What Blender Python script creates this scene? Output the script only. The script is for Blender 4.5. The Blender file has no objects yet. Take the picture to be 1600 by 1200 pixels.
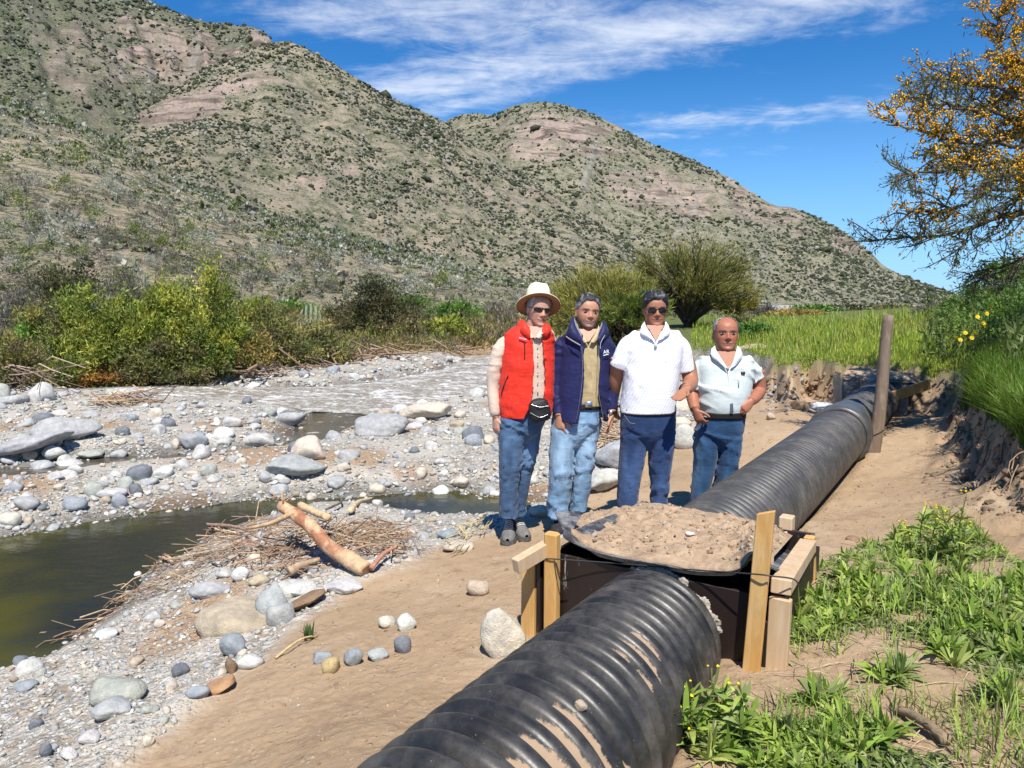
import bpy, math, random
import numpy as np
from mathutils import Vector, Matrix
rng = np.random.default_rng(11)
random.seed(11)
S = bpy.context.scene
COL = S.collection
R = math.radians

# ------------------------------------------------------------------ camera, sky, sun, exposure
CAM_H, FOC, PXW, PXH, HOR = 1.65, 1150.0, 1600.0, 1200.0, 475.0
PITCH = math.atan((PXH / 2 - HOR) / FOC)
cam = bpy.data.objects.new('camera', bpy.data.cameras.new('camera'))
COL.objects.link(cam)
cam.location = (0, 0, CAM_H)
cam.rotation_euler = (math.pi / 2 - PITCH, 0, 0)
cam.data.sensor_width = 36.0
cam.data.lens = 36.0 * FOC / PXW
cam.data.clip_start = 0.05
cam.data.clip_end = 8000
S.camera = cam

SUN_EL, SUN_AZ = 59.0, 5.0          # sun stands behind the camera, a little to its right
world = bpy.data.worlds.new('World')
S.world = world
world.use_nodes = True

sun = bpy.data.objects.new('sun', bpy.data.lights.new('sun', 'SUN'))
COL.objects.link(sun)
sun.data.energy = 4.6
sun.data.angle = R(0.5)
sun.data.color = (1.0, 0.955, 0.88)
_sd = Vector((math.sin(R(SUN_AZ)) * math.cos(R(SUN_EL)), -math.cos(R(SUN_AZ)) * math.cos(R(SUN_EL)), math.sin(R(SUN_EL))))
sun.rotation_euler = _sd.to_track_quat('Z', 'Y').to_euler()
sun.location = (0, -5, 30)

S.view_settings.view_transform = 'Standard'
S.view_settings.look = 'None'
S.view_settings.gamma = 1.0
S.view_settings.use_curve_mapping = False
S.view_settings.exposure = 0.64
S.cycles.max_bounces = 6
S.cycles.transparent_max_bounces = 12

# ------------------------------------------------------------------ node helpers
class NT:
    def __init__(s, nt):
        s.nt = nt
    def n(s, typ, ins=None, **props):
        nd = s.nt.nodes.new(typ)
        for k, v in props.items():
            setattr(nd, k, v)
        for k, v in (ins or {}).items():
            s.set(nd.inputs[k], v)
        return nd
    def set(s, sock, v):
        if isinstance(v, bpy.types.NodeSocket):
            s.nt.links.new(v, sock)
        elif isinstance(v, bpy.types.Node):
            s.nt.links.new(v.outputs[0], sock)
        else:
            if sock.type == 'RGBA' and not isinstance(v, (int, float)) and len(v) == 3:
                v = (*v, 1.0)
            sock.default_value = v
    def m(s, op, a, b=None, c=None, clamp=False):
        nd = s.nt.nodes.new('ShaderNodeMath'); nd.operation = op; nd.use_clamp = clamp
        for i, v in enumerate((a, b, c)):
            if v is not None:
                s.set(nd.inputs[i], v)
        return nd.outputs[0]
    def mix(s, f, a, b, bt='MIX'):
        nd = s.nt.nodes.new('ShaderNodeMix'); nd.data_type = 'RGBA'; nd.blend_type = bt
        s.set(nd.inputs['Factor'], f); s.set(nd.inputs[6], a); s.set(nd.inputs[7], b)
        return nd.outputs[2]
    def ramp(s, f, lo, hi):                      # smooth 0..1 between lo and hi
        nd = s.nt.nodes.new('ShaderNodeMapRange'); nd.interpolation_type = 'SMOOTHSTEP'
        s.set(nd.inputs['Value'], f); s.set(nd.inputs['From Min'], lo); s.set(nd.inputs['From Max'], hi)
        return nd.outputs[0]
    def noise(s, vec, scale, detail=4, rough=0.55, dist=0.0):
        nd = s.n('ShaderNodeTexNoise', {'Scale': scale, 'Detail': detail, 'Roughness': rough, 'Distortion': dist})
        if vec is not None: s.set(nd.inputs['Vector'], vec)
        return nd.outputs[0]
    def voro(s, vec, scale, feature='F1', out='Distance', rnd=1.0):
        nd = s.n('ShaderNodeTexVoronoi', {'Scale': scale, 'Randomness': rnd}, feature=feature)
        if vec is not None: s.set(nd.inputs['Vector'], vec)
        return nd.outputs[out]
    def bump(s, h, strength=0.5, dist=0.02, normal=None):
        nd = s.n('ShaderNodeBump', {'Strength': strength, 'Distance': dist, 'Height': h})
        if normal is not None: s.set(nd.inputs['Normal'], normal)
        return nd.outputs[0]

def new_mat(name):
    m = bpy.data.materials.new(name); m.use_nodes = True
    m.node_tree.nodes.clear()
    t = NT(m.node_tree)
    out = t.n('ShaderNodeOutputMaterial')
    return m, t, out

def mat_basic(name, color=None, rough=0.6, spec=0.5, metal=0.0, bump=None, var=0.0, vscale=8.0, attr=False, trans=0.0, coat=0.0, var2=None, sheen=0.0):
    """Principled with object space noise; attr=True multiplies the point colour 'Col'. bump = (scale, strength, distance)."""
    m, t, out = new_mat(name)
    pos = t.n('ShaderNodeTexCoord').outputs['Object']
    if attr:
        c = t.n('ShaderNodeAttribute', attribute_name='Col').outputs['Color']
    else:
        c = t.n('ShaderNodeRGB'); c.outputs[0].default_value = (*color, 1); c = c.outputs[0]
    if var:
        f = t.ramp(t.noise(pos, vscale, 5, 0.6), 0.25, 0.75)
        g = t.m('MULTIPLY_ADD', f, 2 * var, 1 - var)
        c = t.mix(1.0, c, t.n('ShaderNodeCombineColor', {0: g, 1: g, 2: g}).outputs[0], 'MULTIPLY')
    if var2:                                     # (colour, scale, lo, hi): blotches of dust or wear
        f = t.ramp(t.noise(pos, var2[1], 6, 0.65), var2[2], var2[3])
        c = t.mix(f, c, var2[0])
    p = t.n('ShaderNodeBsdfPrincipled', {'Base Color': c, 'Roughness': rough, 'Metallic': metal, 'Specular IOR Level': spec, 'Coat Weight': coat, 'Sheen Weight': sheen})
    if bump:
        nrm = t.bump(t.noise(pos, bump[0], 6, 0.62), bump[1], bump[2])
        t.set(p.inputs['Normal'], nrm)
    sh = p.outputs[0]
    if trans:
        tr = t.n('ShaderNodeBsdfTranslucent', {'Color': c})
        mx = t.n('ShaderNodeMixShader', {0: trans, 1: sh, 2: tr.outputs[0]})
        sh = mx.outputs[0]
    t.set(out.inputs['Surface'], sh)
    return m

# ------------------------------------------------------------------ unprojection of photo pixels to places
_c, _s = math.cos(PITCH), math.sin(PITCH)
def ray(px, py):
    u = (np.asarray(px, float) - PXW / 2) / FOC
    v = (np.asarray(py, float) - PXH / 2) / FOC
    return np.stack([u, _c - v * _s, -_s - v * _c], -1)
def at(px, py, D):                                # the point of that ray at horizontal forward distance D
    r = ray(px, py); k = np.asarray(D, float) / r[..., 1]
    return r * k[..., None] + np.array([0, 0, CAM_H])
def atz(px, py, z):                               # the point of that ray at height z
    r = ray(px, py); k = (np.asarray(z, float) - CAM_H) / r[..., 2]
    return r * k[..., None] + np.array([0, 0, CAM_H])
def proj(P):
    P = np.asarray(P, float); q = P - np.array([0, 0, CAM_H])
    d = q[..., 1] * _c - q[..., 2] * _s
    up = q[..., 1] * _s + q[..., 2] * _c
    return PXW / 2 + FOC * q[..., 0] / d, PXH / 2 - FOC * up / d, d

# ------------------------------------------------------------------ numpy noise
def _hash(ix, iy, iz, seed):
    h = (ix * 374761393 + iy * 668265263 + iz * 2147483647 % 4294967291 + seed * 974634777) & 0xFFFFFFFF
    h = ((h ^ (h >> 13)) * 1274126177) & 0xFFFFFFFF
    h = ((h ^ (h >> 16)) * 2246822519) & 0xFFFFFFFF
    return ((h ^ (h >> 15)) & 0xFFFFFF) / 8388607.5 - 1.0
def vnoise(P, seed=0):
    P = np.asarray(P, float)
    if P.shape[-1] == 2: P = np.concatenate([P, np.zeros_like(P[..., :1])], -1)
    i = np.floor(P).astype(np.int64); f = P - i
    f = f * f * f * (f * (f * 6 - 15) + 10)
    r = 0
    for dx in (0, 1):
        wx = f[..., 0] if dx else 1 - f[..., 0]
        for dy in (0, 1):
            wy = f[..., 1] if dy else 1 - f[..., 1]
            for dz in (0, 1):
                wz = f[..., 2] if dz else 1 - f[..., 2]
                r = r + wx * wy * wz * _hash(i[..., 0] + dx, i[..., 1] + dy, i[..., 2] + dz, seed)
    return r
def fbm(P, octs=4, seed=0, gain=0.5):
    P = np.asarray(P, float); a = 1.0; r = 0; n = 0
    for o in range(octs):
        r = r + a * vnoise(P * 2.03 ** o + 17.3 * o, seed + o); n += a; a *= gain
    return r / n
def sstep(x, a, b):
    t = np.clip((x - a) / (b - a), 0, 1); return t * t * (3 - 2 * t)

# ------------------------------------------------------------------ mesh building
def mesh_data(name, V, F, col=None, smooth=True, attrs=None, mats=None, midx=None):
    V = np.asarray(V, np.float32).reshape(-1, 3)
    if not isinstance(F, (list, tuple)): F = [F]
    F = [np.asarray(f, np.int32) for f in F if len(f)]
    me = bpy.data.meshes.new(name)
    nl = sum(f.size for f in F); npoly = sum(len(f) for f in F)
    me.vertices.add(len(V)); me.vertices.foreach_set('co', V.ravel())
    me.loops.add(nl); me.loops.foreach_set('vertex_index', np.concatenate([f.ravel() for f in F]))
    me.polygons.add(npoly)
    st, o = [], 0
    for f in F:
        st.append(o + np.arange(len(f)) * f.shape[1]); o += f.size
    me.polygons.foreach_set('loop_start', np.concatenate(st).astype(np.int32))
    me.polygons.foreach_set('use_smooth', np.full(npoly, bool(smooth)))
    for m in mats or []: me.materials.append(m)
    if midx is not None: me.polygons.foreach_set('material_index', np.asarray(midx, np.int32))
    me.update(calc_edges=True)
    if col is not None:
        col = np.asarray(col, np.float32)
        if col.ndim == 1: col = np.tile(col[None], (len(V), 1))
        a = me.attributes.new('Col', 'FLOAT_COLOR', 'POINT')
        c4 = np.ones((len(V), 4), np.float32); c4[:, :3] = col
        a.data.foreach_set('color', c4.ravel())
    for k, v in (attrs or {}).items():
        a = me.attributes.new(k, 'FLOAT', 'POINT'); a.data.foreach_set('value', np.asarray(v, np.float32))
    return me
def put(name, me, parent=None, loc=(0, 0, 0), rot=None, scale=None):
    o = bpy.data.objects.new(name, me); COL.objects.link(o)
    o.location = loc
    if rot is not None: o.rotation_euler = rot
    if scale is not None: o.scale = (scale,) * 3 if np.isscalar(scale) else scale
    if parent is not None: o.parent = parent
    return o
def obj(name, V, F, mat, parent=None, col=None, smooth=True, attrs=None, base=None):
    """World-space geometry -> object whose origin is its parent's base (or its own base when top level)."""
    V = np.asarray(V, float).reshape(-1, 3)
    if parent is not None:
        b = np.array(parent['_b']); me = mesh_data(name, V - b, F, col, smooth, attrs, [mat])
        o = put(name, me, parent); o['_b'] = list(b)
        return o
    b = np.array(base) if base is not None else np.array([V[:, 0].mean(), V[:, 1].mean(), V[:, 2].min()])
    me = mesh_data(name, V - b, F, col, smooth, attrs, [mat])
    o = put(name, me, None, b); o['_b'] = list(b)
    return o
def empty(name, base, label, cat, group=None):
    o = bpy.data.objects.new(name, None); COL.objects.link(o)
    o.location = base; o['_b'] = [float(v) for v in base]
    o.empty_display_size = 0.1
    return tag(o, label, cat, group)
def tag(o, label=None, cat=None, group=None, kind=None):
    if label: o['label'] = label
    if cat: o['category'] = cat
    if group: o['group'] = group
    if kind: o['kind'] = kind
    return o
class Geo:
    """collects pieces that belong to ONE part"""
    def __init__(s): s.V, s.F3, s.F4, s.C, s.n = [], [], [], [], 0
    def add(s, V, F, col=None):
        V = np.asarray(V, float).reshape(-1, 3)
        for f in (F if isinstance(F, (list, tuple)) else [F]):
            f = np.asarray(f)
            if len(f) == 0: continue
            (s.F3 if f.shape[1] == 3 else s.F4).append(f + s.n)
        s.V.append(V); s.n += len(V)
        if col is not None:
            col = np.asarray(col, float)
            s.C.append(np.tile(col[None], (len(V), 1)) if col.ndim == 1 else col)
        return s
    def get(s):
        V = np.concatenate(s.V); F = []
        if s.F3: F.append(np.concatenate(s.F3))
        if s.F4: F.append(np.concatenate(s.F4))
        return V, F, (np.concatenate(s.C) if s.C else None)
    def obj(s, name, mat, parent=None, smooth=True, base=None):
        V, F, C = s.get()
        return obj(name, V, F, mat, parent, C, smooth, base=base)

def box(c, size, ax=None, bev=0.0):
    """box with chamfered long edges: ax = 3x3 rows (x,y,z axes)"""
    c = np.asarray(c, float); h = np.asarray(size, float) / 2
    ax = np.eye(3) if ax is None else np.asarray(ax, float)
    if bev <= 0:
        q = np.array([[x, y, z] for x in (-1, 1) for y in (-1, 1) for z in (-1, 1)], float) * h
        F = np.array([[0, 1, 3, 2], [4, 6, 7, 5], [0, 4, 5, 1], [2, 3, 7, 6], [0, 2, 6, 4], [1, 5, 7, 3]])
        return c + q @ ax, F
    b = min(bev, h[0] * .6, h[1] * .6)
    prof = [(-h[0] + b, -h[1]), (h[0] - b, -h[1]), (h[0], -h[1] + b), (h[0], h[1] - b), (h[0] - b, h[1]), (-h[0] + b, h[1]), (-h[0], h[1] - b), (-h[0], -h[1] + b)]
    q = np.array([(x * k, y * k2, z) for z, k, k2 in ((-h[2], 1 - b / h[0], 1 - b / h[1]), (-h[2] + b, 1, 1), (h[2] - b, 1, 1), (h[2], 1 - b / h[0], 1 - b / h[1])) for x, y in prof])
    F = [[r * 8 + i, r * 8 + (i + 1) % 8, (r + 1) * 8 + (i + 1) % 8, (r + 1) * 8 + i] for r in range(3) for i in range(8)]
    caps = np.array([[0, 7, 6, 5], [0, 5, 4, 1], [1, 4, 3, 2], [24, 25, 26, 27], [24, 27, 28, 31], [28, 29, 30, 31]])
    return c + q @ ax, np.concatenate([np.array(F), caps])
def frame_of(d, up=(0, 0, 1)):
    d = np.asarray(d, float); d = d / np.linalg.norm(d)
    up = np.asarray(up, float)
    if abs(d @ up) > 0.97: up = np.array([0, 1.0, 0])
    x = np.cross(up, d); x /= np.linalg.norm(x); y = np.cross(d, x)
    return np.stack([x, y, d])
def beam(a, b, w, t, up=(0, 0, 1), bev=0.004):
    """square timber from a to b: w across, t along 'up'"""
    a = np.asarray(a, float); b = np.asarray(b, float)
    return box((a + b) / 2, (w, t, np.linalg.norm(b - a)), frame_of(b - a, up), bev)
def tube(P, rad, n=8, cap=True, squash=None, phase=0.0):
    """tube along polyline P with radii rad; squash = (kx, ky)"""
    P = np.asarray(P, float); k = len(P); rad = np.broadcast_to(np.asarray(rad, float), (k,))
    T = np.gradient(P, axis=0); T /= np.linalg.norm(T, axis=1, keepdims=True) + 1e-12
    ref = np.array([0, 0, 1.0]) if abs(T[0][2]) < 0.9 else np.array([0, 1.0, 0])
    x = np.cross(ref, T[0]); x /= np.linalg.norm(x)
    th = np.arange(n) / n * 2 * math.pi + phase; ct, stt = np.cos(th), np.sin(th)
    kx, ky = squash or (1, 1)
    V = []
    for i in range(k):
        x = x - T[i] * (x @ T[i]); x /= np.linalg.norm(x) + 1e-12
        y = np.cross(T[i], x)
        V.append(P[i] + rad[i] * (kx * ct[:, None] * x + ky * stt[:, None] * y))
    V = np.concatenate(V)
    r = np.arange(k - 1)[:, None] * n; j = np.arange(n)[None]
    F = np.stack([r + j, r + (j + 1) % n, r + n + (j + 1) % n, r + n + j], -1).reshape(-1, 4)
    Fs = [F]
    if cap:
        V = np.concatenate([V, P[:1], P[-1:]]); a, b = k * n, k * n + 1
        jj = np.arange(n)
        Fs.append(np.concatenate([np.stack([(jj + 1) % n, jj, np.full(n, a)], -1), np.stack([(k - 1) * n + jj, (k - 1) * n + (jj + 1) % n, np.full(n, b)], -1)]))
    return V, Fs
def ico(sub=1):
    bm_ = __import__('bmesh').new(); __import__('bmesh').ops.create_icosphere(bm_, subdivisions=sub, radius=1.0)
    V = np.array([v.co[:] for v in bm_.verts]); F = np.array([[v.index for v in f.verts] for f in bm_.faces]); bm_.free()
    return V, F
ICO = {1: ico(1), 2: ico(2), 3: ico(3), 4: ico(4)}
def spl(P, n):
    """smooth polyline (Catmull-Rom) through P with n points; works on any width"""
    P = np.asarray(P, float); k = len(P)
    Q = np.concatenate([2 * P[:1] - P[1:2], P, 2 * P[-1:] - P[-2:-1]])
    t = np.linspace(0, k - 1 - 1e-9, n); i = t.astype(int); f = (t - i)[:, None]
    a, b, c, d = Q[i], Q[i + 1], Q[i + 2], Q[i + 3]
    return 0.5 * (2 * b + (c - a) * f + (2 * a - 5 * b + 4 * c - d) * f ** 2 + (3 * b - a - 3 * c + d) * f ** 3)
def sdf_poly(X, Y, poly):
    """signed distance to a closed polygon, negative inside"""
    poly = np.asarray(poly, float); d2 = np.full(X.shape, 1e18); ins = np.zeros(X.shape, bool)
    for (ax, ay), (bx, by) in zip(poly, np.roll(poly, -1, 0)):
        ex, ey = bx - ax, by - ay; wx, wy = X - ax, Y - ay
        t = np.clip((wx * ex + wy * ey) / (ex * ex + ey * ey + 1e-12), 0, 1)
        d2 = np.minimum(d2, (wx - t * ex) ** 2 + (wy - t * ey) ** 2)
        if ay != by:
            c = ((ay > Y) != (by > Y)) & (X < (bx - ax) * (Y - ay) / (by - ay) + ax); ins ^= c
    d = np.sqrt(d2); return np.where(ins, -d, d)
# ------------------------------------------------------------------ sky
t = NT(world.node_tree); t.nt.nodes.clear()
sky = t.n('ShaderNodeTexSky', sky_type='NISHITA', sun_disc=False, sun_elevation=R(SUN_EL), sun_rotation=R(180 - SUN_AZ), altitude=900.0, air_density=1.0, dust_density=0.1, ozone_density=2.0)
d = t.n('ShaderNodeTexCoord').outputs['Generated']
sx = t.n('ShaderNodeSeparateXYZ', {0: d})
zz = t.m('MAXIMUM', t.m('ADD', sx.outputs[2], 0.10), 0.03)
u = t.m('DIVIDE', sx.outputs[0], zz); v = t.m('DIVIDE', sx.outputs[1], zz)
P2 = t.n('ShaderNodeCombineXYZ', {0: u, 1: v, 2: 0.0}).outputs[0]
def cl_uv(px, py):
    r_ = ray(px, py); r_ = r_ / np.linalg.norm(r_); z_ = max(r_[2] + 0.10, 0.03); return r_[0] / z_, r_[1] / z_
def cl_band(p, q, w, amp):                         # a long soft bank of cirrus on the cloud plane
    a, b = np.array(cl_uv(*p)), np.array(cl_uv(*q)); L = np.linalg.norm(b - a); e = (b - a) / L
    du, dv = t.m('SUBTRACT', u, float(a[0])), t.m('SUBTRACT', v, float(a[1]))
    s_ = t.m('ADD', t.m('MULTIPLY', du, float(e[0])), t.m('MULTIPLY', dv, float(e[1])))
    n_ = t.m('SUBTRACT', t.m('MULTIPLY', dv, float(e[0])), t.m('MULTIPLY', du, float(e[1])))
    over = t.m('MAXIMUM', t.m('ABSOLUTE', t.m('SUBTRACT', s_, L / 2)), L / 2)
    over = t.m('SUBTRACT', over, L / 2)
    d2 = t.m('ADD', t.m('POWER', n_, 2.0), t.m('POWER', t.m('MULTIPLY', over, 0.6), 2.0))
    return t.m('MULTIPLY', t.m('EXPONENT', t.m('MULTIPLY', d2, -1.0 / (w * w))), amp)
bands = [cl_band((650, 135), (1230, 10), 0.22, 1.0), cl_band((560, 25), (860, 20), 0.22, 0.85), cl_band((700, 165), (870, 120), 0.16, 0.7),
         cl_band((960, 205), (1440, 165), 0.22, 0.62), cl_band((1250, 15), (1500, -60), 0.3, 0.6), cl_band((1040, 240), (1230, 235), 0.12, 0.35)]
cov = bands[0]
for b in bands[1:]: cov = t.m('MAXIMUM', cov, b)
rest = t.ramp(t.noise(P2, 0.35, 2), 0.62, 0.8)     # other banks elsewhere in the sky
inv = t.m('MULTIPLY', rest, t.ramp(t.m('ABSOLUTE', u), 1.9, 3.2))
cov = t.m('MAXIMUM', cov, t.m('MULTIPLY', inv, 0.6))
mp = t.n('ShaderNodeMapping', {'Vector': P2, 'Rotation': (0, 0, R(28)), 'Scale': (1.0, 2.1, 1)}).outputs[0]
n1 = t.noise(mp, 3.1, 9, 0.68, 0.6)
n2 = t.noise(P2, 11.0, 5, 0.6, 0.3)
nz = t.m('MULTIPLY_ADD', n2, 0.35, t.m('MULTIPLY', n1, 0.75))
dens = t.ramp(t.m('MULTIPLY_ADD', cov, 0.42, nz), 0.64, 1.20)
dens = t.m('MULTIPLY', dens, t.ramp(cov, 0.02, 0.45))
dens = t.m('MULTIPLY', dens, 0.72)
hs = t.n('ShaderNodeHueSaturation', {'Saturation': 1.38, 'Value': 1.0, 'Hue': 0.497, 'Color': sky.outputs[0]})
skc = t.mix(1.0, hs.outputs[0], (0.80, 0.98, 1.18), 'MULTIPLY')
skc = t.mix(t.m('MULTIPLY', t.ramp(sx.outputs[2], .30, -.02), .75), skc, (2.6, 5.6, 10.0))
cc = t.mix(dens, skc, (8.6, 9.0, 9.6))
bg = t.n('ShaderNodeBackground', {'Color': cc, 'Strength': 0.080})
wo = t.n('ShaderNodeOutputWorld', {'Surface': bg.outputs[0]})
# ------------------------------------------------------------------ the pipe line and the ground
PR = 0.27                                         # pipe radius
PZ = 1.65 - 4.909 * PR                            # height of the axis
PLAT = -4.376 * PR                                # sideways place of the axis
_pd = ray(1541, HOR); PD = np.array([_pd[0], _pd[1], 0]) / np.hypot(_pd[0], _pd[1])   # along the pipe
PL = np.array([PD[1], -PD[0], 0])                 # to the right of it
def pipe_at(s, t=PLAT, z=PZ):
    return np.outer(np.atleast_1d(s), PD) + PL * t + np.array([0, 0, z])
S_FRONT, S_BACK = 2.69, 3.62
def near_axis(s):                                  # the near pipe bends a little to the right and rises towards the camera
    k = (2.69 - np.asarray(s, float)) / 1.59
    return PLAT + .145 + .215 * k + .015 * k * k, PZ + .012 + .20 * k + .012 * k * k

WATER = -0.45
FLOOR = [  # photo pixel and height: bank soil, gravel, far shore, trench
 (800,850,.02),(860,815,0),(740,850,0),(700,900,.03),(750,925,.10),(640,985,.12),(550,1045,.13),(785,1030,.20),(600,1100,.19),(400,1190,.10),
 (650,1120,.24),(560,1195,.30),(300,1150,.05),(300,1070,-.02),(450,960,-.02),(560,905,-.02),(230,1110,-.06),(100,1160,-.08),(0,1195,-.10),(40,1085,-.26),
 (200,1000,-.27),(330,920,-.22),(430,945,-.10),(290,930,-.28),(480,830,-.06),(560,822,-.1),(420,850,-.15),(600,803,-.33),(500,797,-.25),
 (700,822,-.22),(660,850,-.10),(350,865,-.24),(120,1040,-.22),(250,900,-.36),
 (0,800,-.33),(200,760,-.27),(400,742,-.27),(600,740,-.30),(760,745,-.33),(100,690,-.2),(300,680,-.25),(500,722,-.22),(600,690,-.2),(700,660,-.22),
 (760,640,-.22),(400,652,-.2),(200,640,-.2),(0,650,-.22),(330,770,-.38),(650,765,-.38),(200,795,-.4),(0,832,-.42),(780,770,-.40),
 (300,592,-.05),(500,602,-.15),(600,582,-.15),(700,562,-.1),(100,602,.05),(0,592,.12),(-200,600,.1),(-200,700,-.2),(-200,830,-.35),(-200,1000,-.5),
 (900,760,-.05),(1000,765,.0),(1060,790,0),(960,700,-.12),(920,640,-.2),(1000,620,-.2),(1100,640,-.1),(1180,645,.05),(1200,680,.12),(1230,642,.20),(1170,705,.05),(1100,705,-.02),
 (900,580,-.2),(1050,560,-.15),(1150,585,-.05),
 (1300,790,.13),(1400,760,.15),(1450,800,.22),(1330,850,.26),(1420,855,.30),(1400,700,.10),(1450,640,.10),(1420,660,.1),(1300,640,.1),(1380,612,.1),
 (1180,1045,.33),(1250,905,.33),(1300,1000,.36),(1400,1000,.38),(1560,1000,.40),(1300,1190,.40),(1560,1180,.44),(1100,1190,.40),(1590,868,.42),(1480,880,.34),(1700,900,.5),(1800,1100,.5),
 (1275,895,.38),(1305,860,.31),(1460,760,.22),(1500,790,.30),(1560,830,.38),(1000,1190,.34),(1280,700,.08)]
_fp = np.array(FLOOR, float)
_FC = atz(_fp[:, 0], _fp[:, 1], _fp[:, 2])[:, :3]
_FC = np.concatenate([_FC, np.array([(0, -3, .3), (-3, -2, .2), (3, -3, .5), (-1.5, .3, .15), (1.5, .5, .36), (0, .8, .28), (-6, -2, -.1), (-9, 3, -.6), (-14, 8, -.4),
   (-20, 26, .5), (-8, 32, .4), (2, 34, .1), (-30, 45, 1.2), (0, 50, .6), (20, 60, .5), (-14, 20, .1), (-22, 18, .3), (6, -1, .7)], float)])
def rbf(C):
    A = np.linalg.norm(C[:, None, :2] - C[None, :, :2], axis=-1)
    n = len(C); M = np.zeros((n + 1, n + 1)); M[:n, :n] = A - 0.02 * np.eye(n); M[:n, n] = 1; M[n, :n] = 1
    w = np.linalg.solve(M, np.append(C[:, 2], 0))
    def f(x, y):
        sh = np.shape(x); x = np.ravel(x); y = np.ravel(y); o = np.empty(len(x))
        for i in range(0, len(x), 40000):
            q = np.hypot(x[i:i + 40000, None] - C[None, :, 0], y[i:i + 40000, None] - C[None, :, 1]); o[i:i + 40000] = q @ w[:n] + w[n]
        return o.reshape(sh)
    return f
f_floor = rbf(_FC)
# the meadow terrace on the right and beyond the trench, with its cut edge
_edge = [(1150,548,.62),(1172,553,.66),(1200,567,.68),(1238,577,.7),(1262,562,.7),(1302,570,.7),(1425,583,.7),(1502,588,.72)]
EDGE = [tuple(atz(a, b, c)[:2]) for a, b, c in _edge]
_e2 = [tuple(atz(a, b, c)[:2]) for a, b, c in [(1508,606,.76),(1524,628,.78),(1562,655,.8),(1606,688,.82),(1680,745,.84),(1800,840,.86)]]
FIELD = EDGE + _e2 + [(6.0, 0.0), (6.0, -6), (60, -6), (90, 60), (60, 120), (-2, 120), (4, 40), (3.6, 20)]
f_top = rbf(np.array([tuple(atz(a, b, c)) for a, b, c in _edge] + [tuple(atz(a, b, c)) for a, b, c in [(1508,606,.78),(1524,628,.8),(1562,655,.86),(1606,688,.88),(1680,745,.9)]] +
   [(4.9, 4.6, 1.0), (5.2, 6.0, 1.15), (6.2, 7.5, 1.35), (6.0, 9, 1.1), (7.5, 10.5, 1.35), (8.5, 9, 1.95), (8, 6, 1.7), (10, 12, 2.2), (9.6, 14, 1.45), (12, 16, 2.3), (13, 22, 1.2), (16, 20, 2.0), (6, 2, 1.1), (9, 2, 2.0), (14, 6, 3),
    (5, 13, .72), (6, 14, .75), (7, 15, .8), (5, 22, .72), (9, 22, .85), (4, 40, .62), (14, 40, .9), (24, 40, 1.3), (30, 70, .9), (8, 80, .6), (40, 30, 4), (-2, 120, .6), (50, 110, 2)], float))
POOL = [(0,838),(100,822),(200,801),(330,786),(450,779),(560,776),(640,768),(720,765),(785,777),(870,785),(960,790),(940,800),(860,806),(770,817),(705,813),(655,802),(606,789),(560,784),
        (500,786),(450,792),(425,806),(380,818),(330,838),(268,868),(222,900),(196,930),(150,966),(62,1022),(0,1045),(-300,1130),(-300,870)]
RIVER = [(-300,614),(0,610),(190,603),(300,600),(420,606),(500,604),(565,599),(625,590),(690,578),(712,566),(730,556),(800,553),(900,549),(1000,546),(1000,552),(920,566),(830,590),(750,618),(690,628),(630,640),(605,646),(560,642),(520,640),(480,640),
         (430,640),(300,633),(200,629),(0,627),(-300,632)]
BROOK = [(470,648),(486,637),(530,635),(575,637),(596,646),(570,660),(548,668),(500,690),(455,702),(380,712),(300,722),(240,724),(170,728),(90,742),(0,752),(-300,790),(-300,765),(0,726),(60,726),(130,716),(200,711),(300,706),(380,700),(440,690)]
def wpoly(pix, z=WATER + .01):
    p = np.array(pix, float); return atz(p[:, 0], p[:, 1], z)[:, :2]
POOL_W, RIVER_W, BROOK_W = wpoly(POOL), wpoly(RIVER, -.36), wpoly(BROOK, -.36)
RIVER_Z = -0.36
SOIL_PX = [(150,1260),(215,1190),(330,1085),(400,1040),(455,985),(500,955),(545,925),(600,893),(660,862),(720,835),(790,806),(850,800),(905,770),(935,730),(960,690),(1060,690),(1110,650),(1180,625),(1230,618)]
_sp = np.array(SOIL_PX, float); _sw = atz(_sp[:, 0], _sp[:, 1], 0.0)[:, :2]
SOIL_W = np.concatenate([_sw, np.array([(5, 13.2), (30, 13), (30, -8), (-1.2, -8)])])

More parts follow.
